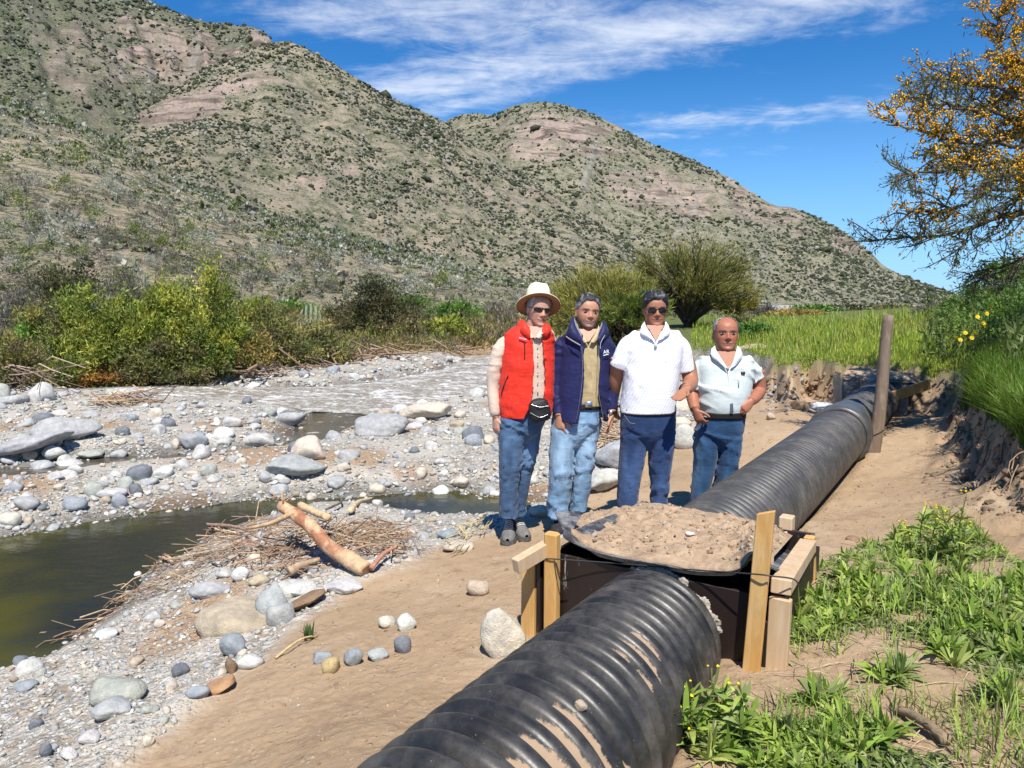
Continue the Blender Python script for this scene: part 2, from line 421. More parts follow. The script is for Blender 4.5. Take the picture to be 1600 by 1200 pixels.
FARBANK_W = np.concatenate([wpoly([(-300,606),(0,604),(180,604),(330,586),(420,580),(480,575),(560,566),(640,556),(740,552)], -.1), np.array([(30, 80), (30, 200), (-150, 200), (-150, 20)])])
def terrain(x, y, detail=True):
    """height and cover masks of the ground at (x, y)"""
    r = np.hypot(x, y)
    P = np.stack([x, y, np.zeros_like(x)], -1)
    z = f_floor(x, y)
    far = sstep(r, 60, 95); z = z * (1 - far) + 0.55 * far
    farb = sdf_poly(x, y, FARBANK_W)
    soil = 1 - sstep(np.minimum(sdf_poly(x, y, SOIL_W), farb * .5 + .5 * fbm(P * .7, 3, 19)) + 0.16 * fbm(P * 2.2, 3, 5), -0.12, 0.12)
    # meadow terrace
    nz_ = fbm(P * 1.7, 4, 3)
    ds = sdf_poly(x, y, FIELD) + 0.16 * nz_ + 0.07 * fbm(P * 6, 2, 23)
    top = f_top(x, y); top = top * (1 - far) + 0.65 * far
    fieldm = 1 - sstep(ds, -0.16, 0.10)
    z = np.where(top > z, z * (1 - fieldm) + top * fieldm, z * (1 - fieldm) + top * fieldm)
    # talus at the foot of the cut
    z = z + 0.30 * np.exp(-np.clip(ds, 0, 9) / 0.35) * (ds > 0) * (1 - fieldm) * sstep(x, 2.6, 3.6) * (0.5 + 0.7 * fbm(P * 2.3, 3, 9))
    # water beds
    dp = np.minimum(sdf_poly(x, y, POOL_W), 9); dr = np.minimum(sdf_poly(x, y, RIVER_W), sdf_poly(x, y, BROOK_W))
    edge_n = 0.10 * fbm(P * 2.1, 3, 41)
    dp = dp + edge_n * 1.2; dr = dr + edge_n * 1.5
    zp = np.where(dp < 0, WATER - np.minimum(0.34, -dp * 0.30), WATER + dp * 0.30)
    wp = 1 - sstep(dp, 0.0, 0.9)
    z = z * (1 - wp) + np.where(dp < 0, zp, np.minimum(np.maximum(z, WATER + .012), zp)) * wp
    zr = np.where(dr < 0, RIVER_Z - np.minimum(0.25, -dr * 0.3), RIVER_Z + dr * 0.28)
    wr = 1 - sstep(dr, 0.0, 0.8)
    z = z * (1 - wr) + np.where(dr < 0, zr, np.minimum(np.maximum(z, RIVER_Z + .015), zr)) * wr
    lowest = np.minimum(dp, dr)
    dry = sstep(dp, 0.05, 0.5)
    if detail:
        grav = (1 - soil) * (1 - fieldm)
        k = np.clip(1 - r / 60, 0, 1)
        z = z + soil * (0.050 * fbm(P * 1.3, 3, 1) + 0.010 * fbm(P * 6, 3, 2) + 0.006 * np.abs(fbm(P * 14, 2, 22)) + 0.010 * np.abs(fbm(P * 22, 2, 8))) * sstep(lowest, 0, .4)
        z = z + grav * dry * (0.07 * fbm(P * 0.8, 3, 4) + 0.035 * np.abs(fbm(P * 4.5, 3, 6)) + 0.02 * np.abs(fbm(P * 14, 2, 7))) * sstep(lowest, 0.0, .6)
        z = z + fieldm * 0.05 * fbm(P * 1.5, 3, 12)
        band = np.exp(-(ds / 0.35) ** 2)              # rough cut bank
        z = z + band * (0.10 * fbm(P * 5, 4, 13) + 0.05 * np.abs(fbm(P * 13, 3, 14))) * sstep(x, 2.2, 3.2)
    # soil stays clear of the inside of the pipe
    s_ = x * PD[0] + y * PD[1]; ta_, za_ = near_axis(np.clip(s_, -1.5, 2.8)); near_ = s_ < S_FRONT
    t_ = x * PL[0] + y * PL[1] - np.where(near_, ta_, PLAT); zc_ = np.where(near_, za_, PZ)
    inside = 1 - sstep(np.abs(t_), PR * 0.55, PR * 1.0)
    lim = zc_ - PR * 0.98
    on = (s_ > -1.2) & (s_ < 9.2)
    z = np.where(on, z * (1 - inside) + np.minimum(z, lim) * inside, z)
    return z, soil, fieldm, lowest, ds, dp

# grid: directions and distances chosen so that cells are about as large everywhere in the view
_a = np.concatenate([np.linspace(-180, -60, 16)[:-1], np.linspace(-60, -39, 22)[:-1], np.linspace(-39, 39, 440), np.linspace(39, 60, 22)[1:], np.linspace(60, 180, 16)[1:-1]])
_rows = np.concatenate([np.linspace(1500, 760, 60)[:-1], np.linspace(760, 30, 340), np.linspace(30, 6, 22)[1:]])
_r = np.concatenate([[0.25, .5, .75], 1.45 * FOC / _rows, [400, 800, 1600, 3000]])
AA, RR = np.meshgrid(np.radians(_a), _r)
gx, gy = RR * np.sin(AA), RR * np.cos(AA)
gz, g_soil, g_field, g_low, g_ds, g_dp = terrain(gx, gy)
GV = np.stack([gx, gy, gz], -1)
nr_, nc_ = gx.shape
ii = (np.arange(nr_ - 1)[:, None] * nc_ + np.arange(nc_)[None])
jj = (np.arange(nr_ - 1)[:, None] * nc_ + (np.arange(nc_)[None] + 1) % nc_)
GF = np.stack([ii, jj, jj + nc_, ii + nc_], -1).reshape(-1, 4)
GF = GF[:, ::-1]
Pn = np.stack([gx, gy, np.zeros_like(gx)], -1)
g_grass = g_field * sstep(g_ds, -0.03, -0.22)
wet = 1 - sstep(g_low + .08 * fbm(Pn * 3, 2, 77), 0.02, 0.38)
sand = sstep(fbm(Pn * np.array([.55, .8, 1]), 4, 50), 0.30, 0.48) * (1 - g_soil) * (1 - g_field)
for (a_, b_, rad) in [((575, 720), (505, 722), .35), ((300, 765), (250, 770), .3), ((60, 660), (20, 668), .6), ((330, 955), (300, 1000), .35)]:
    for q_ in (a_, b_):
        c_ = atz(*q_, -.25); sand = np.maximum(sand, (1 - sstep(np.hypot(gx - c_[0], (gy - c_[1]) * .6), rad * .4, rad)) * (1 - g_soil))
ground = mesh_data('ground', GV, GF, None, True, {'soil': g_soil.ravel(), 'grass': g_grass.ravel(), 'wet': wet.ravel(), 'sand': sand.ravel()})
m, t, out = new_mat('ground_earth')
pos = t.n('ShaderNodeNewGeometry').outputs['Position']
at_ = lambda nm: t.n('ShaderNodeAttribute', attribute_name=nm).outputs['Fac']
big = t.noise(pos, 0.9, 5, 0.6); mid = t.noise(pos, 7, 6, 0.65); fine = t.noise(pos, 60, 4, 0.7)
so = t.mix(t.ramp(big, .3, .7), (0.355, 0.245, 0.150), (0.42, 0.300, 0.193))
so = t.mix(t.ramp(mid, .5, .75), so, (0.285, 0.19, 0.115))
so = t.mix(t.m('MULTIPLY', t.ramp(t.voro(pos, 38), .30, .12), t.ramp(t.noise(pos, 9, 2), .5, .62)), so, (0.42, 0.36, 0.29))
# gravel: pebbles of three sizes, each with its own grey
def peb(sc, sq=1.0):
    vn_ = t.n('ShaderNodeTexVoronoi', {'Scale': sc, 'Vector': pos}, feature='F1')
    return vn_.outputs['Distance'], vn_.outputs['Color']
d1, c1 = peb(9.0); d2, c2 = peb(24.0); d3, c3 = peb(60.0)
def grey(c):
    h = t.n('ShaderNodeSeparateColor', {0: c})
    a = t.mix(h.outputs[0], (0.31, 0.315, 0.31), (0.58, 0.565, 0.53))
    return t.mix(t.m('MULTIPLY', t.m('GREATER_THAN', h.outputs[1], 0.72), 0.7), a, (0.40, 0.29, 0.20))
gr = t.mix(t.ramp(d2, .35, .62), grey(c2), (0.24, 0.20, 0.155))
gr = t.mix(t.ramp(t.noise(pos, 3.1, 3), .42, .6), gr, t.mix(t.ramp(d3, .35, .65), grey(c3), (0.37, 0.335, 0.285)))
gr = t.mix(t.m('MULTIPLY', t.ramp(d1, .34, .24), t.ramp(t.noise(pos, 1.7, 3), .45, .55)), gr, grey(c1))
gr = t.mix(t.ramp(t.noise(pos, 1.3, 5), .40, .75), gr, (0.47, 0.435, 0.385))
gr = t.mix(at_('sand'), gr, t.mix(mid, (0.36, 0.245, 0.155), (0.30, 0.215, 0.14)))
so = t.mix(t.m('MULTIPLY', t.ramp(t.noise(pos, 1.7, 6, .7), .55, .72), .55), so, (0.50, 0.40, 0.29))
c = t.mix(at_('soil'), gr, so)
gras = t.mix(t.ramp(mid, .35, .65), (0.085, 0.115, 0.028), (0.135, 0.145, 0.05))
c = t.mix(at_('grass'), c, gras)
dk = t.m('MULTIPLY_ADD', at_('wet'), -0.55, 1.0)
c = t.mix(1.0, c, t.n('ShaderNodeCombineColor', {0: dk, 1: dk, 2: t.m('MULTIPLY', dk, 0.97)}).outputs[0], 'MULTIPLY')
clod = t.m('MULTIPLY', t.ramp(t.voro(pos, 30), .42, .10), t.ramp(t.noise(pos, 5, 3), .42, .62))
ht = t.m('ADD', t.m('MULTIPLY', t.noise(pos, 42, 8, .78), .75), t.m('MULTIPLY', clod, .45))
gh = t.m('ADD', t.m('MULTIPLY', t.ramp(d2, .6, .1), 0.9), t.m('MULTIPLY', t.ramp(d3, .6, .1), 0.4))
hh = t.n('ShaderNodeMix', {0: at_('soil'), 2: gh, 3: ht}, data_type='FLOAT').outputs[0]
b1 = t.bump(hh, 0.75, 0.020)
b2 = t.bump(t.noise(pos, 34, 6, .75), 0.45, 0.007, b1)
p = t.n('ShaderNodeBsdfPrincipled', {'Base Color': c, 'Roughness': t.m('MULTIPLY_ADD', at_('wet'), -0.45, 0.92), 'Specular IOR Level': 0.25, 'Normal': b2})
t.set(out.inputs['Surface'], p.outputs[0])
ground.materials.append(m)
ground_o = put('ground', ground); tag(ground_o, 'brown soil bank, grey river gravel and meadow soil', 'ground', kind='structure')

_lr = np.log(_r); _ar = np.radians(_a); _arc = np.append(_ar, math.pi)
_flds = [np.concatenate([f, f[:, :1]], 1) for f in (gz, g_soil, g_field, g_low, g_ds, g_dp)]
def terr(x, y):
    """the finished ground sheet itself, read back at (x, y)"""
    r = np.log(np.clip(np.hypot(x, y), _r[0] + 1e-6, _r[-1] - 1)); a = np.arctan2(x, y)
    i = np.clip(np.searchsorted(_lr, r) - 1, 0, len(_lr) - 2); j = np.clip(np.searchsorted(_arc, a) - 1, 0, len(_arc) - 2)
    fi = (r - _lr[i]) / (_lr[i + 1] - _lr[i]); fj = (a - _arc[j]) / (_arc[j + 1] - _arc[j])
    return [f[i, j] * (1 - fi) * (1 - fj) + f[i + 1, j] * fi * (1 - fj) + f[i, j + 1] * (1 - fi) * fj + f[i + 1, j + 1] * fi * fj for f in _flds]
def ground_z(x, y):
    return terr(np.atleast_1d(np.asarray(x, float)), np.atleast_1d(np.asarray(y, float)))[0]
def drop(px, py, z0=0.0):
    """point where the ray of a photo pixel meets the ground"""
    px = np.atleast_1d(np.asarray(px, float)); py = np.atleast_1d(np.asarray(py, float))
    D = np.concatenate([np.linspace(1.5, 12, 106), np.linspace(12.2, 70, 190)])
    r_ = ray(px, py); k = D[None] / r_[:, 1:2]
    X, Y, Z = r_[:, :1] * k, r_[:, 1:2] * k, r_[:, 2:3] * k + CAM_H
    H = terr(X, Y)[0]
    hit = (Z - H) < 0; i = np.argmax(hit, 1); i = np.where(hit.any(1), np.maximum(i, 1), len(D) - 1)
    n_ = np.arange(len(px)); a = (Z - H)[n_, i - 1]; b = (Z - H)[n_, i]; f = np.clip(a / (a - b + 1e-9), 0, 1)
    d_ = D[i - 1] + (D[i] - D[i - 1]) * f
    P = at(px, py, d_)
    return P if len(P) > 1 else P[0]

# ------------------------------------------------------------------ water
def water_mesh(name, poly, z, mat, step, label, wave=0.0, seed=0, grow=.25):
    poly = np.asarray(poly); lo, hi = poly.min(0) - grow, poly.max(0) + grow
    lo = np.maximum(lo, (-40, -5)); hi = np.minimum(hi, (30, 60))
    xs = np.arange(lo[0], hi[0], step); ys = np.arange(lo[1], hi[1], step)
    X, Y = np.meshgrid(xs, ys); sd = sdf_poly(X, Y, poly)
    keep = sd < grow + step
    idx = -np.ones(X.shape, int); idx[keep] = np.arange(keep.sum())
    a, b, c, d = idx[:-1, :-1], idx[:-1, 1:], idx[1:, 1:], idx[1:, :-1]
    ok = (a >= 0) & (b >= 0) & (c >= 0) & (d >= 0)
    F = np.stack([a[ok], b[ok], c[ok], d[ok]], -1)
    X, Y, sd = X[keep], Y[keep], sd[keep]
    Z = np.full(X.shape, z)
    P = np.stack([X, Y, 0 * X], -1)
    if wave:
        rim = sstep(sd, -.9, .0)
        Z = Z - .03 * rim + (1 - .85 * rim) * wave * (fbm(P * np.array([1.6, 2.6, 1]), 4, seed) + 0.8 * np.abs(fbm(P * np.array([3.0, 5, 1]), 3, seed + 3)))
    V = np.stack([X, Y, Z], -1)
    o = put(name, mesh_data(name, V, F, None, True, {'rim': sstep(sd, -.5, 0)}, [mat]))
    return tag(o, label, 'water', kind='structure')
m, t, out = new_mat('still_water')
pos = t.n('ShaderNodeNewGeometry').outputs['Position']
mp = t.n('ShaderNodeMapping', {'Vector': pos, 'Scale': (1, 1.8, 1)}).outputs[0]
bn = t.bump(t.noise(mp, 5.0, 4, .55), 0.10, 0.05)
tr = t.n('ShaderNodeBsdfTransparent', {'Color': (0.30, 0.30, 0.13, 1)})
murk = t.n('ShaderNodeBsdfDiffuse', {'Color': t.mix(t.ramp(t.noise(pos, .55, 3), .4, .62), (0.105, 0.100, 0.018), (0.030, 0.034, 0.030))})
body = t.n('ShaderNodeMixShader', {0: 0.50, 1: tr.outputs[0], 2: murk.outputs[0]})
gl = t.n('ShaderNodeBsdfGlossy', {'Roughness': 0.03, 'Normal': bn})
fr = t.n('ShaderNodeFresnel', {'IOR': 1.33, 'Normal': bn})
mx = t.n('ShaderNodeMixShader', {0: fr.outputs[0], 1: body.outputs[0], 2: gl.outputs[0]})
t.set(out.inputs['Surface'], mx.outputs[0]); M_POOL = m
m, t, out = new_mat('river_water')
pos = t.n('ShaderNodeNewGeometry').outputs['Position']
mp = t.n('ShaderNodeMapping', {'Vector': pos, 'Rotation': (0, 0, R(-20)), 'Scale': (1.0, 2.4, 1)}).outputs[0]
nA = t.noise(mp, 1.6, 6, .65, .4); nB = t.noise(mp, 6, 5, .65, .5)
nC = t.noise(pos, 11, 5, .7, .4)
fo = t.ramp(t.m('ADD', t.m('MULTIPLY', nA, .45), t.m('ADD', t.m('MULTIPLY', nB, .35), t.m('MULTIPLY', nC, .3))), .515, .65)
c = t.mix(t.m('MULTIPLY', fo, .9), t.mix(nB, (0.19, 0.155, 0.11), (0.36, 0.32, 0.26)), (0.74, 0.73, 0.71))
p = t.n('ShaderNodeBsdfPrincipled', {'Base Color': c, 'Roughness': t.m('MULTIPLY_ADD', fo, .5, .10), 'IOR': 1.33, 'Normal': t.bump(t.m('ADD', nA, t.m('MULTIPLY', nB, .6)), .7, .10)})
t.set(out.inputs['Surface'], p.outputs[0]); M_RIVER = m
m, t, out = new_mat('brook_water')
pos = t.n('ShaderNodeNewGeometry').outputs['Position']
c = t.mix(t.ramp(t.noise(pos, 3.0, 5, .6), .60, .72), (0.085, 0.068, 0.046), (0.45, 0.43, 0.40))
p = t.n('ShaderNodeBsdfPrincipled', {'Base Color': c, 'Roughness': .08, 'IOR': 1.33, 'Normal': t.bump(t.noise(pos, 9, 4, .6), .35, .04)})
t.set(out.inputs['Surface'], p.outputs[0]); M_BROOK = m
water_mesh('pool_water', POOL_W, WATER, M_POOL, .09, 'still olive green backwater pool beside the soil bank')
water_mesh('river_water', RIVER_W, RIVER_Z + .035, M_RIVER, .12, 'shallow brown river with white rapids beyond the gravel bar', .05, 7, .3)
water_mesh('brook_water', BROOK_W, RIVER_Z + .012, M_BROOK, .10, 'narrow brown side stream between the boulders of the gravel bar', .012, 9, .1)
# ------------------------------------------------------------------ mountains
M_HILL, t, out = new_mat('mountain_slope')
pos = t.n('ShaderNodeNewGeometry').outputs['Position']
ca = t.n('ShaderNodeAttribute', attribute_name='Col').outputs['Color']
rk = t.n('ShaderNodeAttribute', attribute_name='rock').outputs['Fac']
fs = t.n('ShaderNodeAttribute', attribute_name='fscale').outputs['Fac']
sp = t.n('ShaderNodeVectorMath', {0: pos}, operation='SCALE'); t.set(sp.inputs['Scale'], fs); sp = sp.outputs[0]
f1 = t.ramp(t.noise(sp, 0.10, 6, .65), .3, .7)
c = t.mix(f1, t.mix(1.0, ca, (0.78, 0.78, 0.80), 'MULTIPLY'), t.mix(1.0, ca, (1.18, 1.13, 1.08), 'MULTIPLY'))
nb_ = t.m('SUBTRACT', t.noise(sp, .11, 4, .6), .5)
na_ = t.noise(sp, .62, 5, .78, .3)
off = t.n('ShaderNodeVectorMath', {0: sp, 1: (37.0, 11.0, 5.0)}, operation='ADD').outputs[0]
nd_ = t.noise(off, .75, 5, .78, .3); np_ = t.noise(t.n('ShaderNodeVectorMath', {0: sp, 1: (-17.0, 51.0, 9.0)}, operation='ADD').outputs[0], .85, 5, .75)
bare = t.m('SUBTRACT', 1.0, t.m('MULTIPLY', rk, .75))
g1 = t.m('MULTIPLY', t.ramp(t.m('MULTIPLY_ADD', nb_, .55, na_), .475, .55), bare)
c = t.mix(t.m('MULTIPLY', g1, .60), c, t.mix(t.noise(sp, 1.6, 3), (0.135, 0.150, 0.075), (0.235, 0.240, 0.160)))
g3 = t.m('MULTIPLY', t.ramp(np_, .56, .64), bare)
c = t.mix(t.m('MULTIPLY', g3, .7), c, (0.36, 0.36, 0.29))
g2 = t.m('MULTIPLY', t.ramp(t.m('MULTIPLY_ADD', nb_, .6, nd_), .50, .55), bare)
c = t.mix(t.m('MULTIPLY', g2, .85), c, t.mix(t.noise(sp, 1.2, 2), (0.042, 0.054, 0.026), (0.085, 0.095, 0.048)))
stz = t.n('ShaderNodeMapping', {'Vector': sp, 'Scale': (.05, .05, .55)}).outputs[0]
strata = t.noise(stz, .35, 5, .7)
c = t.mix(t.m('MULTIPLY', rk, t.ramp(strata, .50, .56)), c, t.mix(1.0, c, (.42, .40, .40), 'MULTIPLY'))
hb = t.m('ADD', t.noise(sp, .35, 6, .7), t.m('MULTIPLY', t.m('MULTIPLY', strata, rk), 1.2))
p = t.n('ShaderNodeBsdfPrincipled', {'Base Color': c, 'Roughness': .95, 'Specular IOR Level': .1, 'Normal': t.bump(hb, .8, 2.0)})
t.set(out.inputs['Surface'], p.outputs[0])

HILLS = {}
def hill(name, crest, foot, label, seed, tan, rough, gully, rocks=(), nu=260, nv=96, convex=1.0, fscale=1.0, slides=()):
    """crest: (px, py, distance); foot: (px, height, distance). A ridge built at its real distance, with its back slope."""
    cr = np.array(crest, float); ft = np.array(foot, float)
    u = np.linspace(cr[0, 0], cr[-1, 0], nu)
    v = np.concatenate([np.linspace(0, 1, nv), np.linspace(1.04, 1.6, 10)])
    cs = spl(cr, 600); o_ = np.argsort(cs[:, 0]); cs = cs[o_]
    cy = np.interp(u, cs[:, 0], cs[:, 1]); cd = np.interp(u, cs[:, 0], cs[:, 2])
    fz = np.interp(u, ft[:, 0], ft[:, 1]); fd = np.interp(u, ft[:, 0], ft[:, 2])
    top = at(u, cy, cd)
    dirx = (u - 800) / FOC
    U, Vv = np.meshgrid(u, v)
    D = fd + (cd - fd) * Vv
    vv = np.clip(Vv, 0, 1)
    Z = fz + (top[:, 2] - fz) * vv ** convex
    X, Y = dirx * D, D
    back = np.clip(Vv - 1, 0, 1)
    Z = Z - back * (top[:, 2] - fz) * 1.1
    P = np.stack([X, Y, np.zeros_like(X)], -1); L = np.median(cd - fd)
    env = np.sin(np.pi * np.clip(Vv, 0, 1)) ** .7
    w = fbm(P / (L * .55), 4, seed)
    rid = 1 - np.abs(fbm(np.stack([U / 90.0 + 1.2 * w + Vv * 1.3, Vv * 1.6, 0 * U], -1), 3, seed + 5)) * 2.2
    rid2 = 1 - np.abs(fbm(np.stack([U / 38.0 + 1.4 * w + Vv * 1.6, Vv * 3.2, 0 * U], -1), 3, seed + 15)) * 2.0
    H = np.median(top[:, 2] - fz)
    Z = Z + env * H * (gully * (rid - .5) + .4 * gully * (rid2 - .5) + .05 * w) + H * rough * fbm(P / (L * .035), 4, seed + 2) * (0.25 + env)
    px_, py_, _ = proj(np.stack([X, Y, Z], -1))
    wob = 22 * fbm(np.stack([px_ / 45, py_ / 22, 0 * px_], -1), 4, seed + 31)
    rock = np.zeros(X.shape)
    for (rx, ry, ra, rb, rot, k) in rocks:
        dx, dy = px_ - rx, py_ - ry; co, si = math.cos(R(rot)), math.sin(R(rot))
        q = np.hypot((dx * co + dy * si) / ra, (-dx * si + dy * co) / rb)
        rock = np.maximum(rock, k * (1 - sstep(q + wob / 45, .6, 1.05)))
    rock = rock * (0.55 + 0.45 * sstep(fbm(np.stack([px_ / 18, py_ / 5, 0 * px_], -1), 3, seed + 8), -.3, .15))
    Z = Z + rock * H * .016 * np.sign(np.sin(Z / (H * .022) + 2 * w)) * (Vv < 1)
    col = np.ones(X.shape + (3,)) * np.array(tan)
    tone = fbm(np.stack([px_ / 90, py_ / 60, 0 * px_], -1), 4, seed + 21)[..., None]
    col = col * (1 + .22 * tone) * np.where(tone > 0, (1.02, 1.0, .97), (.98, 1.0, .98))
    col = col * (1 - rock[..., None]) + rock[..., None] * np.array([0.330, 0.258, 0.222]) * (1 + .25 * fbm(np.stack([px_ / 30, py_ / 7, 0 * px_], -1), 3, seed + 3)[..., None])
    for line, wd in slides:
        ln = np.array(line, float); dd = np.full(X.shape, 1e9)
        for a, b in zip(ln[:-1], ln[1:]):
            e = b - a; tt = np.clip(((px_ - a[0]) * e[0] + (py_ - a[1]) * e[1]) / (e @ e), 0, 1)
            dd = np.minimum(dd, np.hypot(px_ - a[0] - tt * e[0], py_ - a[1] - tt * e[1]))
        k = (1 - sstep(dd + wob * .12, wd * .4, wd))[..., None]
        col = col * (1 - k) + k * np.array([.265, .25, .225]); rock = np.maximum(rock, k[..., 0])
    V = np.stack([X, Y, Z], -1)
    n1, n2 = X.shape; i = (np.arange(n1 - 1)[:, None] * n2 + np.arange(n2 - 1)[None]).ravel()
    F = np.stack([i, i + 1, i + n2 + 1, i + n2], -1)
    me = mesh_data(name, V, F, col.reshape(-1, 3), True, {'rock': rock.ravel(), 'fscale': np.full(X.size, fscale)}, [M_HILL])
    tag(put(name, me), label, 'mountain', kind='structure')
    HILLS[seed] = dict(V=V, rock=rock, u=u, v=v, nv=nv, px=px_, py=py_)

hill('mountain', [(-420,-260,900),(-150,-190,1000),(60,-90,1080),(200,-25,1120),(262,4,1130),(330,30,1120),(380,38,1110),(425,48,1090),(460,90,1080),(520,150,1060),(640,260,1050),(760,330,1040)],
     [(-420,30,330),(0,40,420),(250,60,520),(500,20,560),(760,5,600)], 'highest steep mountain at the upper left with grey cliff bands', 101, (.118,.114,.086), .018, .048,
     rocks=[(300,100,150,55,18,.9),(140,90,100,45,30,.5),(250,60,80,25,20,.8),(330,125,80,20,-20,.8),(420,62,50,14,15,.9),(100,125,60,18,35,.7)], fscale=.62,
     slides=[([(303,45),(308,80),(310,92),(290,118)],6),([(236,98),(240,110),(232,130)],4),([(188,118),(196,100)],3)])
hill('mountain', [(640,250,1500),(700,190,1400),(740,177,1350),(775,180,1300),(800,166,1280),(850,159,1270),(905,172,1270),(960,197,1270),(1010,224,1260),(1060,243,1250),(1120,272,1240),(1150,290,1220),(1200,320,1200),(1240,328,1180),(1300,356,1150),(1350,392,1130),(1372,413,1110),(1400,428,1100),(1450,447,1080),(1500,465,1060),(1560,476,1050),(1700,482,1040)],
     [(640,10,620),(900,5,620),(1100,2,680),(1300,1,780),(1500,1,880),(1700,1,1000)], 'long mountain at the right with pink rock strata, sloping down to the valley', 202, (.225,.203,.155), .015, .050,
     rocks=[(880,212,110,38,6,1.0),(830,230,60,26,-5,.9),(1010,275,80,10,0,.8),(1040,300,100,22,4,.8),(1060,320,90,20,10,.8),(1150,290,30,20,30,.9),(1240,350,40,20,30,.8),(1320,385,50,18,28,.95),(1180,335,60,22,20,.7),(1120,300,80,26,10,.5)], fscale=.6,
     slides=[([(932,222),(925,250),(915,275),(913,296)],6),([(1088,322),(1070,345),(1050,372)],4)])
hill('mountain', [(150,330,330),(196,240,420),(215,195,500),(262,160,540),(330,112,590),(400,80,620),(440,68,640),(470,66,640),(520,92,640),(560,118,640),(600,143,640),(640,163,640),(690,187,650),(740,222,650),(800,262,640),(850,296,620),(900,330,600),(950,362,580),(1000,398,560),(1050,430,540),(1120,462,520),(1200,478,500)],
     [(150,30,210),(300,20,260),(500,6,300),(800,2,340),(1200,1,420)], 'middle mountain spur with a rounded top and pale tan slopes', 303, (.262,.222,.172), .014, .040,
     rocks=[(300,165,80,26,-22,1.0),(380,130,60,20,-20,.9),(255,180,45,15,-10,.8),(545,265,20,12,0,.9),(485,285,26,10,5,.9),(452,290,10,5,0,1),(330,140,50,18,-30,.7),(770,300,60,14,30,.4),(850,310,40,14,30,.5)], fscale=1.0)
hill('mountain', [(-500,60,330),(-200,110,300),(-60,135,285),(0,148,275),(60,163,270),(120,185,265),(180,212,262),(230,240,262),(300,283,265),(380,318,270),(460,345,275),(540,366,280),(640,392,285),(760,425,285),(880,455,280),(1000,472,275),(1150,481,270)],
     [(-500,2.5,42),(0,1.0,47),(300,.8,52),(600,.6,62),(900,.5,80),(1150,.4,110)], 'nearest brush covered hillside rising behind the far river bank', 404, (.385,.325,.230), .012, .02,
     rocks=[(60,195,50,14,25,.4),(20,420,40,12,0,.6)], nv=105, fscale=2.2)
# ------------------------------------------------------------------ pipes
def W(s, t, z):
    return np.asarray(s, float)[..., None] * PD + np.asarray(t, float)[..., None] * PL + np.asarray(z, float)[..., None] * np.array([0, 0, 1.0])
def on_s(px, py, s):                               # pixel ray meets the plane at distance s along the pipe
    r_ = ray(px, py); k = s / (r_ @ PD); return r_ * np.asarray(k)[..., None] + np.array([0, 0, CAM_H])
def on_t(px, py, t_):
    r_ = ray(px, py); k = t_ / (r_ @ PL); return r_ * np.asarray(k)[..., None] + np.array([0, 0, CAM_H])
def corrugated(s0, s1, pitch, depth, per, nround, flat):
    n = int((s1 - s0) / pitch * per); s = np.linspace(s0, s1, n)
    ph = (s / pitch) % 1.0
    prof = np.where(ph < flat, 1 - .40 * np.abs(2 * ph / flat - 1) ** 2.2, 0)
    g = (ph - flat) / (1 - flat)
    prof = np.where(ph >= flat, .60 - .60 * np.sin(np.pi * np.clip(g, 0, 1)) ** .65, prof)
    th = np.arange(nround) / nround * 2 * math.pi
    rad = PR - depth + depth * prof
    return s, ph, prof, th, rad
def lathe_pipe(s, th, rad, close=True, axis=None):
    Sg, Tg = np.meshgrid(s, th, indexing='ij'); Rg = np.broadcast_to(rad[:, None], Sg.shape)
    t0_, z0_ = axis(Sg) if axis else (PLAT, PZ)
    V = W(Sg, t0_ + Rg * np.sin(Tg), z0_ + Rg * np.cos(Tg)).reshape(-1, 3)
    n, k = len(s), len(th); r = np.arange(n - 1)[:, None] * k; j = np.arange(k)[None]
    F = np.stack([r + j, r + (j + 1) % k, r + k + (j + 1) % k, r + k + j], -1).reshape(-1, 4)
    return V, F, Sg, Tg
M_PIPE, t, out = new_mat('black_corrugated_plastic')
pos = t.n('ShaderNodeNewGeometry').outputs['Position']
ca = t.n('ShaderNodeAttribute', attribute_name='Col').outputs['Color']
du = t.n('ShaderNodeAttribute', attribute_name='dust').outputs['Fac']
n_ = t.noise(pos, 55, 6, .7)
sc = t.m('MULTIPLY', t.ramp(t.voro(pos, 90), .16, .06), t.ramp(t.noise(pos, 14, 3), .5, .6))
du2 = t.m('MULTIPLY', t.ramp(t.noise(pos, 6, 6, .7), .36, .8), .32)
c = t.mix(t.m('MAXIMUM', du2, t.m('MULTIPLY', sc, .6)), ca, (0.30, 0.27, 0.23))
dd = t.ramp(t.m('ADD', du, t.m('MULTIPLY', t.m('SUBTRACT', n_, .5), .9)), .42, .58)
c = t.mix(dd, c, t.mix(n_, (0.30, 0.205, 0.13), (0.40, 0.30, 0.21)))
p = t.n('ShaderNodeBsdfPrincipled', {'Base Color': c, 'Roughness': t.m('MULTIPLY_ADD', dd, .45, t.m('MULTIPLY_ADD', n_, .26, .27)), 'Specular IOR Level': .45,
     'Normal': t.bump(t.m('MULTIPLY_ADD', dd, 1.2, t.m('MULTIPLY', n_, .25)), .35, .006)})
t.set(out.inputs['Surface'], p.outputs[0])

